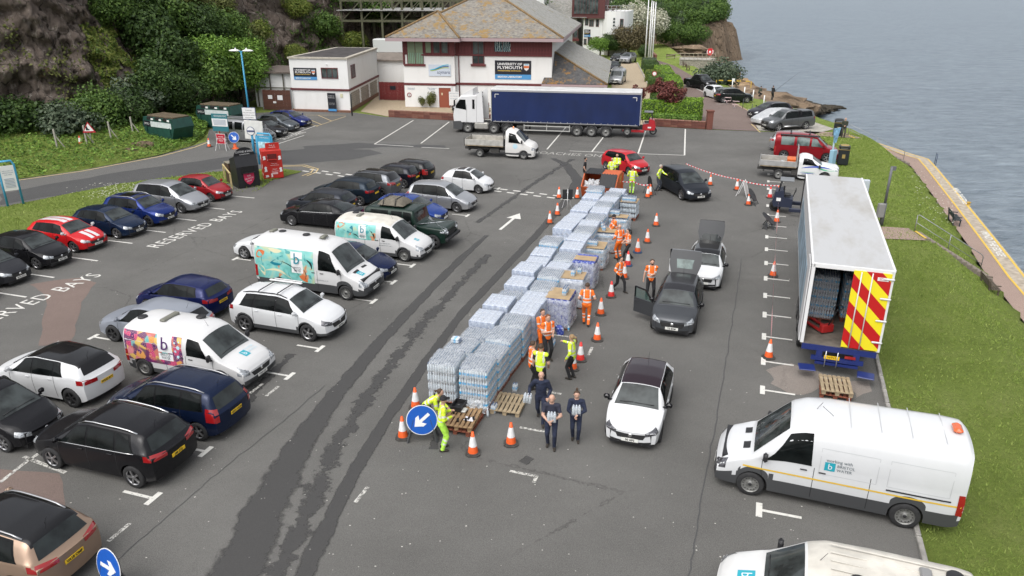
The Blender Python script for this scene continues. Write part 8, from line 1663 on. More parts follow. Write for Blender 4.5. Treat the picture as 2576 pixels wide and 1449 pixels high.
MB().box((0,.1,1.05),(1.35,1.15,2.0),bev=.03).build('body',[RBK],rb_);MB().box((.15,-.1,2.3),(.95,.08,.42),-.0).build('header_board',[RBK],rb_);MB().box((0,-.5,1.6),(.62,.1,.42)).build('chute_recess',[M('bank_red_dark',(.10,.006,.005),.6)],rb_);MB().bar((-.3,-.56,1.42),(.3,-.56,1.42),.2,.03).build('chute_flap',[RBK],rb_)
for k,(x,z,w,h) in enumerate(((-.52,1.55,.2,.3),(.52,1.5,.22,.3),(-.5,.75,.2,.4),(.52,.65,.2,.35),(-.45,.25,.25,.18),(-.12,.3,.12,.3),(-.28,1.55,.1,.4))):MB().prism([(x-w/2,z-h/2),(x+w/2,z-h/2+.04),(x+w*.36,z+h*.2),(x+w*.5,z+h*.34),(x,z+h/2),(x-w*.5,z+h*.3),(x-w*.3,z)],.484,.488,0,Matrix(((1,0,0,0),(0,0,-1,0),(0,1,0,0),(0,0,0,1)))).build('clothing_print',[SWH],rb_)
for k,(x,z,w,h) in enumerate(((-.1,1.5,.3,.3),(.3,.9,.22,.3),(.2,.35,.25,.2))):MB().box((-.685,.1-x,z),(.006,w,h),.0,bev=.002).build('clothing_print',[SWH],rb_)
for z,s,h in ((1.12,'Give your',.1),(1.0,'unwanted items',.09),(.72,'Heart',.13),(.58,'Foundation',.1),(2.36,'Help us',.12),(2.22,'save lives',.12)):put_text(s,h,SWH,(1,0,0),(0,0,1),(.12,-.49 if z<2 else -.15,z),rb_,'sign_lettering')
MB().box((.1,-.487,.42),(.4,.01,.13)).build('label_strip',[M('pale_pink',(.66,.45,.45),.5)],rb_)
wb_=thing('timber_barrier','cream painted height rail beside the small red hatchback','barrier',G(566,452),R(-62));CRM=M('cream_timber',(.50,.40,.20),.7,var=.15,vs=4)
for x in (0,3.1):MB().box((x,0,.55),(.1,.1,1.1)).build('post',[CRM],wb_)
MB().box((1.55,0,1.08),(3.2,.08,.1)).build('rail',[CRM],wb_)
for px,py in ((553,340),(649,372)):p=thing('timber_post','cream wooden post of the chain fence by the silver camper','post',G(px,py),0,'chain fence posts');MB().box((0,0,.75),(.12,.12,1.5),bev=.02).build('post',[CRM],p)
rbd=thing('recycling_board','teal RECYCLING POINT notice board on two legs','sign',G(562,362),R(-14));board(rbd,0,1.85,1.55,1.5,M('teal_board',(.03,.16,.19),.5),-.05,'board');board(rbd,0,1.85,1.5,.65,SWH,-.075,'white_panel');put_text('RECYCLING POINT',.2,SWH,(1,0,0),(0,0,1),(.1,-.08,2.4),rbd,'sign_lettering',width=1.2)
for x in (-.55,.55):MB().tube([(x,0,0),(x,0,2.5)],.05,6).build('leg',[STEEL],rbd)
for k in range(5):board(rbd,0,2.08-k*.1,1.2,.03,GI,-.098,'text_line')
GRN_S=M('skip_green',(.010,.055,.042),.5,var=.25,vs=3);MOSSR=M('mossy_top',(.10,.075,.045),.9,var=.3,vs=4)
def recycle_skip(label,loc,rz,txt):
 t=thing('recycling_skip',label,'skip',loc,R(rz));t.scale=(1.2,1.15,1.15);pr=[(-1.75,1.15),(-1.3,0.05),(1.3,.05),(1.75,1.15),(1.55,1.8),(-1.55,1.8)]
 MB().prism(pr,-.9,.9,0,RXZ).build('hopper',[GRN_S],t);MB().box((0,.1,1.85),(2.9,1.5,.12),bev=.03).build('roof',[MOSSR],t);MB().box((.35,-.915,1.3),(2.3,.02,.4)).build('white_panel',[M('panel_pale',(.55,.60,.60),.5,var=.1,vs=5)],t);MB().box((-1.2,-.915,1.3),(.75,.02,.42)).build('navy_panel',[NAVYS],t);put_text(txt,.22,SWH,(1,0,0),(0,0,1),(-1.2,-.93,1.3),t,'sign_lettering',width=.6)
 for x in (-.9,0,.9):MB().box((x,-.8,1.72),(.45,.25,.2)).build('posting_hatch',[M('hatch_black',(.01,.01,.01),.7)],t);MB().box((x+.3,-.915,1.68),(.35,.015,.14)).build('hatch_label',[SWH],t)
 for s in (-1,1):MB().box((s*1.3,-.93,.9),(.1,.08,.5)).build('lifting_lug',[GRN_S],t)
recycle_skip('dark green recycling skip at the edge of the verge',G(430,352),-30,'SWISCo');recycle_skip('dark green recycling skip behind the silver camper van',G(560,318),-20,'SWISCo')
ts=thing('rockfall_sign','red-edged triangular falling rocks warning sign on the verge','sign',G(235,377)+Vector((0,0,.45)),R(8));tri=[(-.52,0),(.52,0),(0,.9)];mt=Matrix.Translation((0,-.05,1.0))@Matrix.Rotation(R(90),4,'X');MB().prism(tri,0,.03,0,mt).build('red_edge',[M('sign_red',(0,0,0))],ts);MB().prism([(x*.72,.13+z*.70) for x,z in tri],.03,.035,0,mt).build('white_face',[SWH],ts);MB().prism([(-.22,.2),(-.22,.45),(-.1,.55),(-.05,.35),(.08,.25),(.05,.2)],.035,.04,0,mt).build('rockfall_pictogram',[INK],ts);MB().tube([(0,0,0),(0,0,1.3)],.03,6).build('post',[STEEL],ts)
for k,(px,py) in enumerate(((148,388),(222,377),(283,366),(338,352))):
 f=thing('fence_post','slim concrete fence post with wire mesh on the verge','post',G(px,py)+Vector((0,0,.4)),.1,'wire fence posts');MB().box((0,0,.7),(.12,.12,1.9),bev=.01).build('post',[CONC],f);MB().bar((0,0,1.2),(.5,.2,.1),.08).build('strut',[CONC],f)
ts=thing('car_park_tariff_sign','tall blue hooped frame with white tariff board on the grass island','sign',G(40,517),R(38));MB().tube([(-.42,0,0),(-.42,0,2.55),(-.3,0,2.8),(.3,0,2.8),(.42,0,2.55),(.42,0,0)],.065,8).build('hoop',[BLUEM],ts);board(ts,0,1.75,.74,1.55,SWH,-.02,'board')
for k,s in enumerate(('WELCOME TO','BREAKWATER','CAR PARK')):put_text(s,.09,GI,(1,0,0),(0,0,1),(0,-.05,2.2-.12*k),ts,'sign_lettering')
for k in range(7):board(ts,0,1.72-k*.09,.55,.022,GI,-.043,'text_line')
for px,py,s in ((360,372,.8),(330,382,.5)):rk=link('verge_boulder',RM[2],None,loc=G(px,py),scale=(s*1.4,s,s*1.2));tag(rk,'pale boulder half sunk in the verge undergrowth' if s>.6 else 'small pinkish boulder in the verge undergrowth','rock')
BINK=M('bin_black',(.012,.015,.018),.45);GOLD=M('bin_gold',(.30,.22,.07),.5)
def bin_(label,p,cap=None):
 t=thing('litter_bin',label,'litter bin',p,R(-20));MB().box((0,0,.62),(.78,.72,1.2),bev=.06).build('body',[BINK],t);MB().box((0,0,1.42),(.8,.74,.14),bev=.06).build('hood',[BINK],t)
 for x in (-.33,.33):MB().box((x,0,1.28),(.1,.66,.2)).build('hood_post',[BINK],t)
 MB().box((0,0,1.2),(.81,.75,.03)).build('gold_band',[GOLD],t);MB().lathe([(0,.05),(.3,.04),(.33,0)],16).build('lid_disc',[cap or GOLD],t,loc=(0,0,1.49));MB().box((-.0,-.37,.7),(.22,.01,.3)).build('emblem',[GOLD],t)
bin_('black litter bin beside the standing man',G(2106,341),BINK);bin_('black litter bin with brass lid near the white pick-up',G(2118,414))
gp=thing('utility_pole','leaning-looking grey steel pole with lamp stub beside the box trailer','pole',G(2216,566),0);MB().tube([(0,0,0),(0,0,1.3)],.12,8).tube([(0,0,1.3),(0,0,3.4)],.075,8).build('pole',[M('pole_grey',(.12,.125,.13),.6)],gp);MB().box((-.22,-.1,.9),(.35,.3,.8),bev=.03).build('meter_box',[M('box_grey',(.22,.22,.21),.7)],gp);MB().box((.1,0,3.3),(.25,.12,.22)).build('floodlight',[M('pole_grey',(0,0,0))],gp)
wb2=thing('switch_box','pale grey cabinet on the lawn edge behind the box trailer','cabinet',G(2172,490),R(-20));MB().box((0,0,.5),(.5,.4,1.0),bev=.02).build('body',[M('cabinet_grey',(.42,.46,.50),.5)],wb2);MB().box((0,-.21,.55),(.4,.02,.7)).build('door',[M('cabinet_grey',(0,0,0))],wb2)
bs_=thing('tariff_post_sign','blue and white parking sign on a pale post in front of the white pick-up','sign',G(2085,440),R(35));MB().tube([(0,0,0),(0,0,3.2)],.06,8).build('post',[M('post_pale',(.34,.45,.50),.5)],bs_);MB().prism([(-.42,.5),(.42,.5),(.12,-.55),(-.12,-.55)],-.03,.03,0,Matrix.Translation((0,-.08,2.9))@Matrix.Rotation(R(90),4,'X')).build('wedge_board',[M('sign_bluewhite',(.22,.42,.60),.5,var=.5,vs=5)],bs_);MB().box((0,-.08,1.3),(.5,.3,1.1),bev=.03).build('ticket_cabinet',[M('cab_blue',(.25,.42,.52),.5)],bs_)
def bench(label,loc,rz,m,slats=4):
 t=thing('bench',label,'bench',loc,R(rz));sl=MB().box((0,0,0),(1.7,.09,.035),bev=.006).mesh('slat',[m])
 for k in range(slats):link('slat',sl,t,loc=(0,-.2+k*.12,.44))
 for k in range(slats-1):link('slat',sl,t,loc=(0,.26+k*.03,.58+k*.13),rot=(R(75),0,0))
 for x in (-.7,.7):MB().box((x,-.18,.22),(.07,.07,.44)).build('leg',[m],t);MB().bar((x,.2,0),(x,.36,.92),.07).build('leg',[m],t);MB().box((x,0,.62),(.07,.5,.05)).build('armrest',[m],t)
NVB=M('bench_dark',(.02,.03,.035),.6);OAK=M('bench_oak',(.09,.06,.04),.8)
bench('dark slatted bench facing the sea on the promenade',G(2400,562,PROM_Z),72,NVB);bench('weathered wooden bench at the foot of the steps',G(2488,735,PROM_Z),75,M('bench_weathered',(.10,.08,.06),.85))
bench('wooden bench side-on on the seaside lawn',G(1687,148),165,OAK);bench('dark wooden bench facing the sea near the lawn path',G(1722,168),75,OAK);bench('wooden bench beside another facing the sea',G(1731,176),75,OAK);bench('distant bench below the headland bushes',G(1664,92),150,OAK)
lb=thing('lifebuoy_post','round red lifebuoy housing on a post above the stone wall','lifebuoy',G(1784,160),R(-30));MB().prism(disc(.6),-.12,.15,0,Matrix.Translation((0,0,2.0))@Matrix.Rotation(R(90),4,'X')).build('housing',[M('lifebuoy_red',(.50,.015,.02),.5)],lb);MB().tube([(0,.1,0),(0,.1,1.5)],.06,6).build('post',[SWH],lb);MB().prism(disc(.2,12),.15,.16,0,Matrix.Translation((0,0,2.0))@Matrix.Rotation(R(90),4,'X')).build('centre_mark',[SWH],lb)
for s in (-1,1):MB().prism([(s*(.42+.1*math.sin(a))-.05,.32*math.cos(a)) for a in np.linspace(0,math.pi,6)]+[(s*(.42+.1*math.sin(a))+.06,.32*math.cos(a)) for a in np.linspace(math.pi,0,6)],.15,.16,0,Matrix.Translation((0,0,2.0))@Matrix.Rotation(R(90),4,'X')).build('bracket_mark',[SWH],lb)
for k,(px,py) in enumerate(((1841,226),(1871,246),(1893,254),(1920,269),(1808,207))):
 p=thing('white_post','slim white marker post along the seaside lawn edge','post',G(px,py),0,'white marker posts');MB().tube([(0,0,0),(0,0,1.25)],.07,8).build('post',[SWH],p);MB().lathe([(0,.06),(.08,.03),(.08,0)],8).build('cap',[SWH],p,loc=(0,0,1.25))
for k,(px,py) in enumerate(((1890,287),(1868,273),(1933,316),(1948,330),(1922,300))):
 p=thing('chain_post','thin dark steel post edging the concrete parking pad','post',G(px,py),0,'steel posts by the pad');MB().tube([(0,0,0),(0,0,1.05)],.035,6).build('post',[M('post_dark',(.06,.07,.07),.6)],p);MB().lathe([(0,.03),(.05,.0)],8).build('cap',[M('post_dark',(0,0,0))],p,loc=(0,0,1.06))
for px,py,lbz in ((1830,262,'folding red and white parking hoop behind the black off-roader'),(1850,272,'pale folding parking hoop near the concrete pad')):t=thing('parking_hoop',lbz,'barrier',G(px,py),R(-20));MB().tube([(-.1,0,0),(-.1,0,.35),(-.35,0,.4),(-.35,0,.75),(.35,0,.75),(.35,0,.4),(-.1,0,.36)],.045,6).build('hoop',[M('hoop_white',(.6,.45,.45),.5)],t);MB().box((-.1,0,.03),(.3,.2,.05)).build('base',[STEEL],t)
yb=thing('yellow_barrier','yellow and black striped barrier across the slipway','barrier',G(1801,217),R(-16));yb.scale=(.62,1,.8)
for k in range(8):MB().box((k*.95,0,1.0),(.95,.1,.14)).build('bar_segment',[M('warn_yellow',(.55,.36,.03),.6) if k%2 else BLACK],yb)
for x in (0,7.4):MB().box((x,0,.5),(.15,.15,1.1)).build('post',[M('warn_yellow',(0,0,0))],yb)
MB().box((3.6,-.08,1.15),(.6,.02,.5)).build('notice',[SWH],yb)
sw=thing('stone_platform','grey stone viewing platform with pale railings above the rocks','platform',(29.4,134.5,-.25),R(-14));sw.scale=(.72,1,.9);STN=M('rubble_stone',(.26,.24,.20),.95,var=.45,vs=3.5,bump=.8,bs=6);MB().box((3.6,2,-.4),(8.4,4,3.4)).build('rubble_wall',[STN],sw);MB().box((3.6,2,1.35),(8.6,4.2,.12)).build('slab',[CONC],sw)
for x in np.linspace(-.5,7.7,9):MB().tube([(x,0,1.4),(x,0,2.5)],.04,5).build('rail_post',[M('rail_buff',(.42,.36,.27),.6)],sw)
for z in (1.95,2.5):MB().tube([(-4,.5,z-.6),(-.5,0,z),(7.7,0,z),(7.7,4,z)],.045,5).build('rail',[M('rail_buff',(0,0,0))],sw)
ss_=thing('speed_sign','small round speed limit sign beside the drive hedge','sign',G(1644,222),R(-20));MB().prism(disc(.32,18),0,.03,0,Matrix.Translation((0,0,1.9))@Matrix.Rotation(R(90),4,'X')).build('red_rim',[M('sign_red',(0,0,0))],ss_);MB().prism(disc(.24,18),.03,.036,0,Matrix.Translation((0,0,1.9))@Matrix.Rotation(R(90),4,'X')).build('white_face',[SWH],ss_);MB().tube([(0,.05,0),(0,.05,2.0)],.035,5).build('post',[STEEL],ss_)
wl=thing('striped_kerb_barrier','low yellow and black bar at the end of the drive','barrier',G(1640,270),R(-15))
for k in range(5):MB().box((k*.5,0,.5),(.5,.1,.1)).build('bar_segment',[M('warn_yellow',(0,0,0)) if k%2 else SWH],wl)
for x in (-.1,2.2):MB().box((x,0,.25),(.1,.1,.5)).build('post',[BLACK],wl)
sb_=thing('slim_bollard','thin black bollard at the corner of the small white block','bollard',G(886,291),0);MB().tube([(0,0,0),(0,0,2.2)],.07,8).build('post',[BLACK],sb_);MB().lathe([(0,.04),(.08,0)],8).build('cap',[BLACK],sb_,loc=(0,0,2.2))
for k,(x,y) in enumerate(((2.6,.58),(3.9,.58),(2.9,-.58))):
 water_pallet(('shrink-wrapped pallet of bottles just inside the open trailer door','shrink-wrapped pallet of bottles deeper inside the open trailer','shrink-wrapped pallet of bottles behind the chevron door')[k],tr.matrix_basis@Vector((x,y,1.125)),'A',5,'water pallets inside the trailer')
bottle_pack('six-pack of bottles in the aluminium pick-up bed',dmax_t.matrix_basis@Vector((dmax_bx[1]-.95,-.3,.96)),(3,2),R(-19),True)
SKIN=M('skin',(.50,.30,.22),.55,var=.08,vs=20);SKIN2=M('skin_tan',(.40,.22,.15),.55);HIO=M('hivis_orange',(.88,.17,.015),.6,var=.08,vs=9,bump=.7,bs=16);HIY=M('hivis_yellow',(.62,.80,.035),.6,var=.08,vs=9,bump=.7,bs=16);REFL=M('reflective_band',(.62,.62,.60),.35);BLKC=M('black_cloth',(.014,.014,.016),.85,var=.3,vs=9,bump=.7,bs=16);NVC=M('navy_cloth',(.014,.02,.045),.85,var=.3,vs=9,bump=.7,bs=16);GRYC=M('grey_denim',(.055,.065,.085),.85,var=.2,vs=9,bump=.7,bs=16);BOOT=M('boot',(.03,.024,.018),.75);TEE=M('navy_tee',(.022,.024,.042),.85);OLV=M('olive_coat',(.04,.045,.03),.85,var=.3,vs=6,bump=.7,bs=16);KHK=M('khaki_trousers',(.06,.058,.05),.85);LIME=M('lime_trousers',(.45,.82,.08),.6,var=.08,vs=9,bump=.7,bs=16)
HAIRC=dict(brown=M('hair_brown',(.055,.03,.016),.7),dark=M('hair_dark',(.012,.009,.008),.6),blond=M('hair_blond',(.26,.17,.08),.6),ginger=M('hair_ginger',(.16,.055,.018),.65),grey=M('hair_grey',(.42,.38,.33),.7))
TS=bpy.data.scenes.new('work')
def ik(a,c,l1,l2,pole):
 a,c=Vector(a),Vector(c);d=c-a;D=min(d.length,(l1+l2)*.995);u=d.normalized();c=a+u*D;x=(l1*l1-l2*l2+D*D)/(2*D);h=math.sqrt(max(0,l1*l1-x*x));p=Vector(pole);p=(p-u*p.dot(u)).normalized();return a+u*x+p*h,c
def capsule(bm,a,b,ra,rb,flat=1.0,side=(0,1,0),n=12):
 a,b=Vector(a),Vector(b);z=(b-a);L=max(z.length,1e-4);z=z/L;y=Vector(side);y=(y-z*y.dot(z));y=y.normalized() if y.length>1e-3 else z.orthogonal().normalized();x=y.cross(z);rings=[]
 prof=[(-ra*math.cos(t),ra*math.sin(t)) for t in (0.02,.5,1.05,1.57)]+[(L*.5,(ra+rb)/2)]+[(L+rb*math.sin(t),rb*math.cos(t)) for t in (0,.5,1.05,1.55)]
 for h,r in prof:rings.append([bm.verts.new(a+z*h+(x*math.cos(2*math.pi*k/n)*flat+y*math.sin(2*math.pi*k/n))*r) for k in range(n)])
 for p,q in zip(rings,rings[1:]):
  for k in range(n):bm.faces.new((p[k],p[(k+1)%n],q[(k+1)%n],q[k]))
 bm.faces.new(rings[0][::-1]);bm.faces.new(rings[-1])
def person(label,px,py,face,top,legs,pose,h=1.75,sleeves='long',hair='brown',style='short',shoes=BOOT,bands=True,legband=False,vest=None,skin=SKIN,hat=None,beard=False,z=0.0,name='person',loc=None,group=None):
 k=h/1.75;P=dict(lean=4,hip=.93,lh=(.06,.25,.88),rh=(.06,-.25,.88),lf=(.03,.10,0),rf=(-.03,-.10,0),head=(0,0),twist=0);P.update(pose)
 ln=R(P['lean']);pel=Vector((0,0,P['hip']));ax=Vector((math.sin(ln),0,math.cos(ln)));ch=pel+ax*.32;nk=pel+ax*.545;tw=Matrix.Rotation(R(P['twist']),3,'Z')
 sh=[nk-ax*.06+tw@Vector((0,s*.185,0)) for s in (1,-1)];hd=nk+(ax*.5+Vector((.03,0,.5))).normalized()*.165;hips=[pel+Vector((0,s*.095,-.03)) for s in (1,-1)]
 prims=[]
 prims.append((pel+Vector((0,0,-.02)),ch,.165,.175,.66,'torso'));prims.append((ch,nk-ax*.10,.178,.15,.62,'torso'));prims.append((sh[0],sh[1],.075,.075,1,'torso'));prims.append((nk-ax*.05,hd-Vector((0,0,.05)),.058,.055,1,'neck'));prims.append((hd+Vector((.012,0,-.05)),hd+Vector((0,0,.03)),.072,.088,1.12,'head'));prims.append((hd+Vector((.085,0,-.01)),hd+Vector((.102,0,-.03)),.011,.016,1,'head'))
 for s in (1,-1):prims.append((hd+Vector((-.005,s*.088,.0)),hd+Vector((-.01,s*.09,-.025)),.018,.012,1,'head'))
 wr=[];sf=.012 if sleeves=='long' else 0
 for i,key in enumerate(('lh','rh')):
  s=1-2*i;el,w=ik(sh[i],Vector(P[key]),.30,.27,P.get(key+'p',(-.6,s*.5,-.5)));prims.append((sh[i],el,.062+sf,.050+sf,1,'uarm'));prims.append((el,w,.047+sf,.034+sf,1,'farm'));d=(w-el).normalized();prims.append((w,w+d*.055,.032,.036,.6,'hand'));wr.append((w,d,s))
 for i,key in enumerate(('lf','rf')):
  s=1-2*i;f=Vector(P[key]);ank=f+Vector((0,0,.09));kn,an=ik(hips[i],ank,.44,.42,(1,s*.1,0));prims.append((hips[i],kn,.098,.070,1,'thigh'));prims.append((kn,an,.068,.055,1,'calf'));prims.append((f+Vector((-.05,0,.05)),f+Vector((.15,s*.015,.042)),.05,.042,.8,'boot'))
 bm=bmesh.new()
 for a,b,ra,rb,fl,reg in prims:capsule(bm,a,b,ra,rb,fl)
 me=bpy.data.meshes.new('tmp');bm.to_mesh(me);bm.free();o=bpy.data.objects.new('tmp',me);TS.collection.objects.link(o);md=o.modifiers.new('r','REMESH');md.mode='VOXEL';md.voxel_size=.021;sm=o.modifiers.new('s','SMOOTH');sm.factor=.5;sm.iterations=2
 with bpy.context.temp_override(scene=TS,view_layer=TS.view_layers[0]):m2=bpy.data.meshes.new_from_object(o.evaluated_get(bpy.context.evaluated_depsgraph_get()))
 bpy.data.objects.remove(o);bpy.data.meshes.remove(me)
 mats=[skin,top,REFL,legs,shoes,vest or top,HAIRC[hair]];m2.materials.clear();[m2.materials.append(m) for m in mats]
 n=len(m2.polygons);C=np.empty(n*3,'f');m2.polygons.foreach_get('center',C);C=C.reshape(n,3);best=np.full(n,1e9);who=np.zeros(n,int);tp=np.zeros(n)
 for j,(a,b,ra,rb,fl,reg) in enumerate(prims):
  A,B=np.array(a),np.array(b);d=B-A;L2=d@d+1e-9;t=np.clip(((C-A)@d)/L2,0,1);dist=np.linalg.norm(C-(A+t[:,None]*d),axis=1)-(ra+(rb-ra)*t)*(.82 if fl<.8 and reg=='torso' else 1);q=dist<best;best[q]=dist[q];who[q]=j;tp[q]=t[q]
 mi=np.zeros(n,int);regs=np.array([p[5] for p in prims])[who]
 axv=np.array(ax);hz=(C-np.array(pel))@axv;latv=np.abs(C[:,1])
 for reg,idx in (('torso',1),('thigh',3),('calf',3),('boot',4)):mi[regs==reg]=idx
 mi[regs=='uarm']=5 if vest else 1;short=sleeves=='short'
 if vest:mi[(regs=='uarm')]=5
 if sleeves=='long':mi[regs=='farm']=5 if vest else 1
 if short:mi[(regs=='uarm')&(tp>.72)]=0
 mi[(regs=='torso')&(hz<-.10)]=3
 mi[(regs=='neck')&(tp<.25)]=1
 if bands:
  for c in ((.08,.22) if bands is True else bands):mi[(regs=='torso')&(np.abs(hz-c)<.028)]=2
  mi[(regs=='torso')&(hz>.22)&(np.abs(latv-.115)<.026)]=2
  if not vest:mi[(regs=='uarm')&(np.abs(tp-.62)<.09)]=2
  if sleeves=='long' and not vest:mi[(regs=='farm')&(np.abs(tp-.45)<.09)]=2
 if legband:
  for c in (.25,.55):mi[(regs=='calf')&(np.abs(tp-c)<.06)]=2
 m2.polygons.foreach_set('material_index',mi.astype('i'));m2.polygons.foreach_set('use_smooth',np.ones(n,bool))
 bm=bmesh.new();bm.from_mesh(m2);f0=len(bm.faces)
 for w,d,s in wr:
  pal_=w+d*.06;sidev=d.cross(Vector((0,0,1)));sidev=sidev.normalized() if sidev.length>.1 else Vector((0,1,0));dn=d.cross(sidev).normalized();dn=dn if dn.z<0 else -dn
  for q,ln_ in ((-.027,.055),(-.009,.065),(.009,.062),(.027,.05)):
   a=pal_+sidev*q;b=a+d*ln_*.6;capsule(bm,a,b,.0095,.009,1,sidev,6);capsule(bm,b,b+(d*.5+dn*.7).normalized()*ln_*.55,.009,.007,1,sidev,6)
  th=sidev*(.034 if s*sidev.y<0 else -.034);capsule(bm,w+d*.02+th*.7,w+d*.065+th*1.6,.012,.009,1,sidev,6)
 bm.faces.ensure_lookup_table()
 for f in bm.faces[f0:]:f.material_index=0;f.smooth=True
 bm.to_mesh(m2);bm.free();m2.name='figure'
 t=thing(name,label,'person',loc or (G(px,py,z)),R(face),group);t.scale=(k,k,k);link('figure',m2,t)
 b=MB()
 for s in (1,-1):b.lathe([(0,.004),(.011,0)],8,0,Matrix.Translation(hd+Vector((.083,s*.034,.012)))@Matrix.Rotation(R(90),4,'Y'))
 b.lathe([(0,.003),(.018,0)],8,0,Matrix.Translation(hd+Vector((.077,0,-.065)))@Matrix.Rotation(R(90),4,'Y')@Matrix.Diagonal((.35,1,1,1)));tag(b.build('face_detail',[M('eye_dark',(.03,.018,.015),.5)],t),kind='stuff')
 hm=HAIRC[hair]
 if style!='bald' and not hat:
  b=MB();rows=[]
  for i in range(8):
   ph=i/7*(1.75 if style=='short' else 1.95);rows.append([hd+Vector((-.012+(.104*math.sin(ph)*math.cos(a))*(1 if math.cos(a)<.2 or ph<.95 else .62+.38*max(0,1-(ph-.95)*2)),.098*math.sin(ph)*math.sin(a),.022+.108*math.cos(ph))) for a in np.linspace(0,2*math.pi,15)])
  b.grid(rows,0,True)
  if style in ('pony','bun'):
   e=hd+Vector((-.10,0,.05));b.tube([e,e+Vector((-.07,0,-.02)),e+Vector((-.10,0,-.14)),e+Vector((-.08,0,-.28))] if style=='pony' else [e+Vector((.03,0,.05)),e+Vector((.0,0,.10)),e+Vector((-.01,0,.13))],[.03,.035,.03,.012] if style=='pony' else [.03,.042,.02],8)
  b.build('hair',[hm],t)
 if beard:MB().lathe([(0,-.035),(.045,-.025),(.075,.01),(.078,.04)],12).build('beard',[hm],t,loc=hd+Vector((.022,0,-.075)))
 if hat:b=MB();b.lathe([(0,.125),(.06,.115),(.098,.06),(.103,.01)],16,0,Matrix.Translation(hd+Vector((0,0,.015))));b.prism([(.06,-.08),(.18,-.06),(.19,0),(.18,.06),(.06,.08)],.02,.035,0,Matrix.Translation(hd+Vector((0,0,.015))));b.build('cap',[hat],t)
 return t,hd
CARRY=dict(lh=(.30,.06,1.08),rh=(.30,-.06,1.02),lhp=(-.3,1,-.4),rhp=(-.3,-1,-.4));WALK=dict(lf=(.30,.08,0),rf=(-.30,-.08,.03),lh=(-.12,.26,.92),rh=(.20,-.25,.95),hip=.90)
V3='volunteers in orange'
person('woman in yellow hi-vis jacket bending over the pallet table with hair tied back',1074,1078,-12,HIY,BLKC,dict(lean=52,hip=.92,lh=(.66,.16,.80),rh=(.62,-.12,.78),lf=(.05,.1,0),rf=(-.12,-.1,0)),1.68,hair='brown',style='pony')
person('man in black cap and lime hi-vis clothes eating at the pallet table',1112,1131,12,HIY,LIME,dict(lean=8,lh=(.30,.08,1.22),rh=(.28,-.10,1.12),lf=(.04,.1,0),rf=(.0,-.12,0)),1.80,hair='dark',hat=BLKC,legband=True)
person('man in orange hi-vis sorting bottles behind the red-haired volunteer',1362,885,-60,HIO,HIO,dict(lh=(.35,.12,1.02),rh=(.34,-.1,1.0)),1.76,hair='brown',beard=False,group=V3)
person('red-haired young volunteer in orange vest and black trousers looking at a phone',1375,905,-65,HIO,BLKC,dict(lh=(.28,.08,1.08),rh=(.26,-.06,1.20),lf=(.05,.1,0),rf=(-.02,-.1,0)),1.83,sleeves='short',hair='ginger',group=V3)
person('volunteer in orange jacket standing back against the wrapped pallets',1337,978,20,HIO,BLKC,dict(lh=(.24,.1,1.05),rh=(.25,-.08,1.02)),1.80,sleeves='short',hair='brown',group=V3)
person('man in yellow vest over a black shirt behind the bald carrier',1358,990,70,HIY,BLKC,dict(lh=(.1,.26,.85),rh=(.18,-.22,.92)),1.84,sleeves='short',vest=BLKC,hair='brown',bands=(.08,))
a,hd7=person('balding man in navy work suit striding with a pack under his arm',1360,1058,-95,NVC,NVC,dict(WALK,lh=(.22,.22,.95),rh=(.12,-.36,.95)),1.80,bands=False,style='bald',sleeves='long')
a,hd8=person('bald man in navy T-shirt carrying a six-pack to his chest',1386,1124,-98,TEE,NVC,dict(CARRY,lf=(.10,.1,0),rf=(-.08,-.1,0)),1.80,sleeves='short',bands=False,style='bald')
a,hd9=person('smiling woman in navy sweatshirt and topknot hugging a six-pack',1447,1106,-95,NVC,NVC,dict(CARRY,lf=(.10,.08,0),rf=(-.06,-.08,0)),1.70,bands=False,style='bun',hair='brown')
person('woman in yellow hi-vis jacket pointing across the queue with a lead in hand',1438,953,150,HIY,BLKC,dict(lh=(.10,.3,.92),rh=(.48,-.25,1.28)),1.70,hair='blond',style='pony')
person('man in full orange hi-vis suit seen from behind beside open pallets',1474,818,85,HIO,HIO,dict(WALK,hip=.92,lf=(.14,.08,0),rf=(-.16,-.08,.03),lh=(.18,.24,1.0),rh=(.20,-.24,1.0)),1.83,sleeves='short',hair='brown',legband=True,group=V3)
person('ponytailed woman in orange top and black trousers walking past the cones',1556,733,-50,HIO,BLKC,dict(WALK),1.70,hair='dark',style='pony',group=V3)
person('bearded man in orange polo shirt standing at the grey crossover open door',1634,752,-95,HIO,BLKC,dict(lh=(.26,-.06,1.12),rh=(.02,-.30,.86),lf=(.05,.14,0),rf=(0,-.14,0)),1.86,sleeves='short',hair='brown',beard=True,group=V3)
person('woman with long dark ponytail in orange T-shirt stepping beside the cones',1578,655,200,HIO,BLKC,dict(WALK,lh=(.25,.1,1.02),rh=(.28,-.08,1.02)),1.68,sleeves='short',hair='dark',style='pony',group=V3)
person('bald man in full orange hi-vis suit seen from behind among open pallets',1556,652,120,HIO,HIO,dict(lh=(.25,.2,1.0),rh=(.25,-.2,1.0)),1.80,style='bald',legband=True,group=V3)
person('bearded man in black cap and orange hi-vis reaching into an open pallet',1548,622,190,HIO,HIO,dict(lean=14,lh=(.45,.15,.88),rh=(.42,-.12,.86)),1.80,hair='dark',hat=BLKC,beard=True,group=V3)
person('marshal in yellow jacket and lime trousers beside the orange skip',1588,488,75,HIY,LIME,dict(lh=(.22,.05,1.10),rh=(.24,-.06,1.12),lhp=(-.2,1,-.3),rhp=(-.2,-1,-.3)),1.82,hair='brown',legband=True)
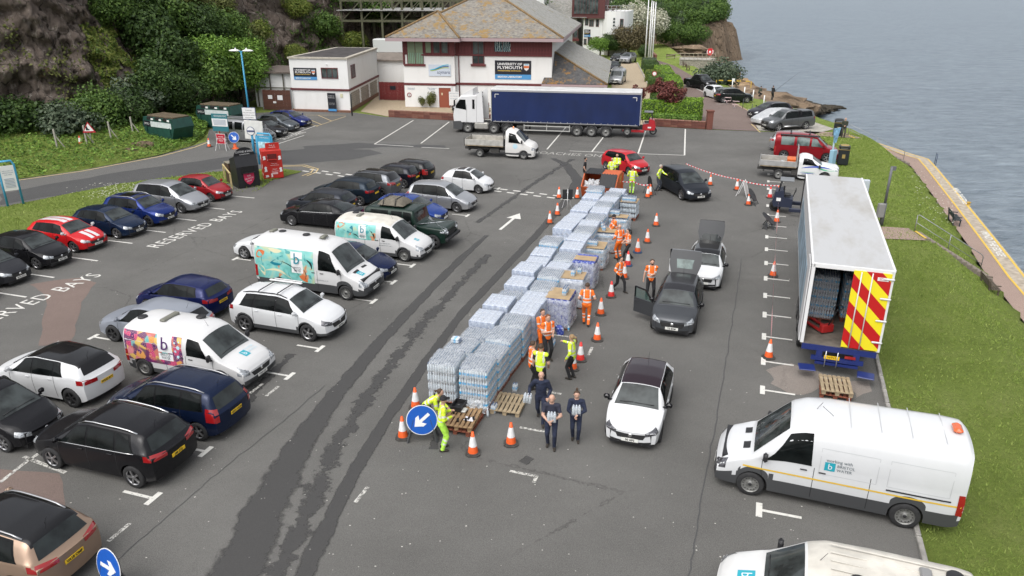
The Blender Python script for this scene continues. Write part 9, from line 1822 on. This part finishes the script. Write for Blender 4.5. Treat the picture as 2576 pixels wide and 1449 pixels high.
person('grey-haired marshal in yellow jacket leaning to the dark people carrier window',1654,480,-22,HIY,GRYC,dict(lean=10,lh=(.52,-.02,1.14),rh=(.1,-.26,.92),lf=(.1,.1,0),rf=(-.1,-.1,0)),1.78,hair='grey')
person('man in black T-shirt and sunglasses beside the orange skip',1469,462,-10,BLKC,BLKC,dict(lh=(.05,.25,.9),rh=(.12,-.25,.9)),1.84,sleeves='short',bands=False,hair='dark',beard=True)
person('marshal in yellow jacket with arms folded behind the skip',1550,452,-110,HIY,BLKC,dict(lh=(.22,-.02,1.15),rh=(.24,.02,1.12),lhp=(-.2,1,-.3),rhp=(-.2,-1,-.3)),1.86,hair='brown',beard=True)
person('bald man in yellow vest hidden behind the orange skip',1537,459,60,HIY,BLKC,dict(),1.72,style='bald')
person('balding man in dark coat standing by the litter bin looking down',2120,346,-110,OLV,KHK,dict(lh=(.24,.06,1.08),rh=(.24,-.06,1.06),lean=7),1.78,bands=False,hair='grey',style='bald')
person('angler in dark clothing crouching on the rocks',1908,247,20,OLV,BLKC,dict(hip=.55,lean=25,lf=(.1,.12,0),rf=(.05,-.12,0),lh=(.45,.1,.7),rh=(.42,-.1,.7)),1.75,bands=False,hair='dark',loc=G(1908,243,-.6))
person('hooded angler in black standing on the rocks with a rod',1942,251,30,BLKC,BLKC,dict(lh=(.35,.05,1.05),rh=(.35,-.05,1.0)),1.75,bands=False,hair='dark',loc=G(1941,252,-.3))
fr_=thing('fishing_rod','thin fishing rod angled over the water from the rocks','fishing rod',G(1941,252,-.3)+Vector((.25,.2,1.0)),R(20));MB().tube([(0,0,0),(2.6,0,1.7),(3.9,0,2.4)],[.018,.012,.004],5).build('blank',[BLKC],fr_);MB().lathe([(0,.03),(.04,.02),(.04,-.02)],8).build('reel',[BLKC],fr_,loc=(.25,0,.12))
def held(label,px,py,face,h,off,rot,k=(3,2)):
 g=G(px,py);f=R(face);c,s=math.cos(f),math.sin(f);x,y,z=[q*h/1.75 for q in off];bottle_pack(label,Vector((g.x+c*x-s*y,g.y+s*x+c*y,z)),k,clear=True,rot=rot,group='packs in people hands')
held('six-pack of clear bottles clutched by the bald man in T-shirt',1386,1124,-98,1.80,(.22,.02,1.02),(R(12),0,R(-98+90)));held('six-pack of clear bottles hugged by the woman with topknot',1447,1106,-95,1.70,(.21,0,1.05),(R(8),0,R(-95+90)));held('six-pack hanging from the hand of the striding man in navy',1360,1058,-95,1.80,(.12,-.42,.72),(R(10),R(8),R(-5)))
bpy.data.scenes.remove(TS)
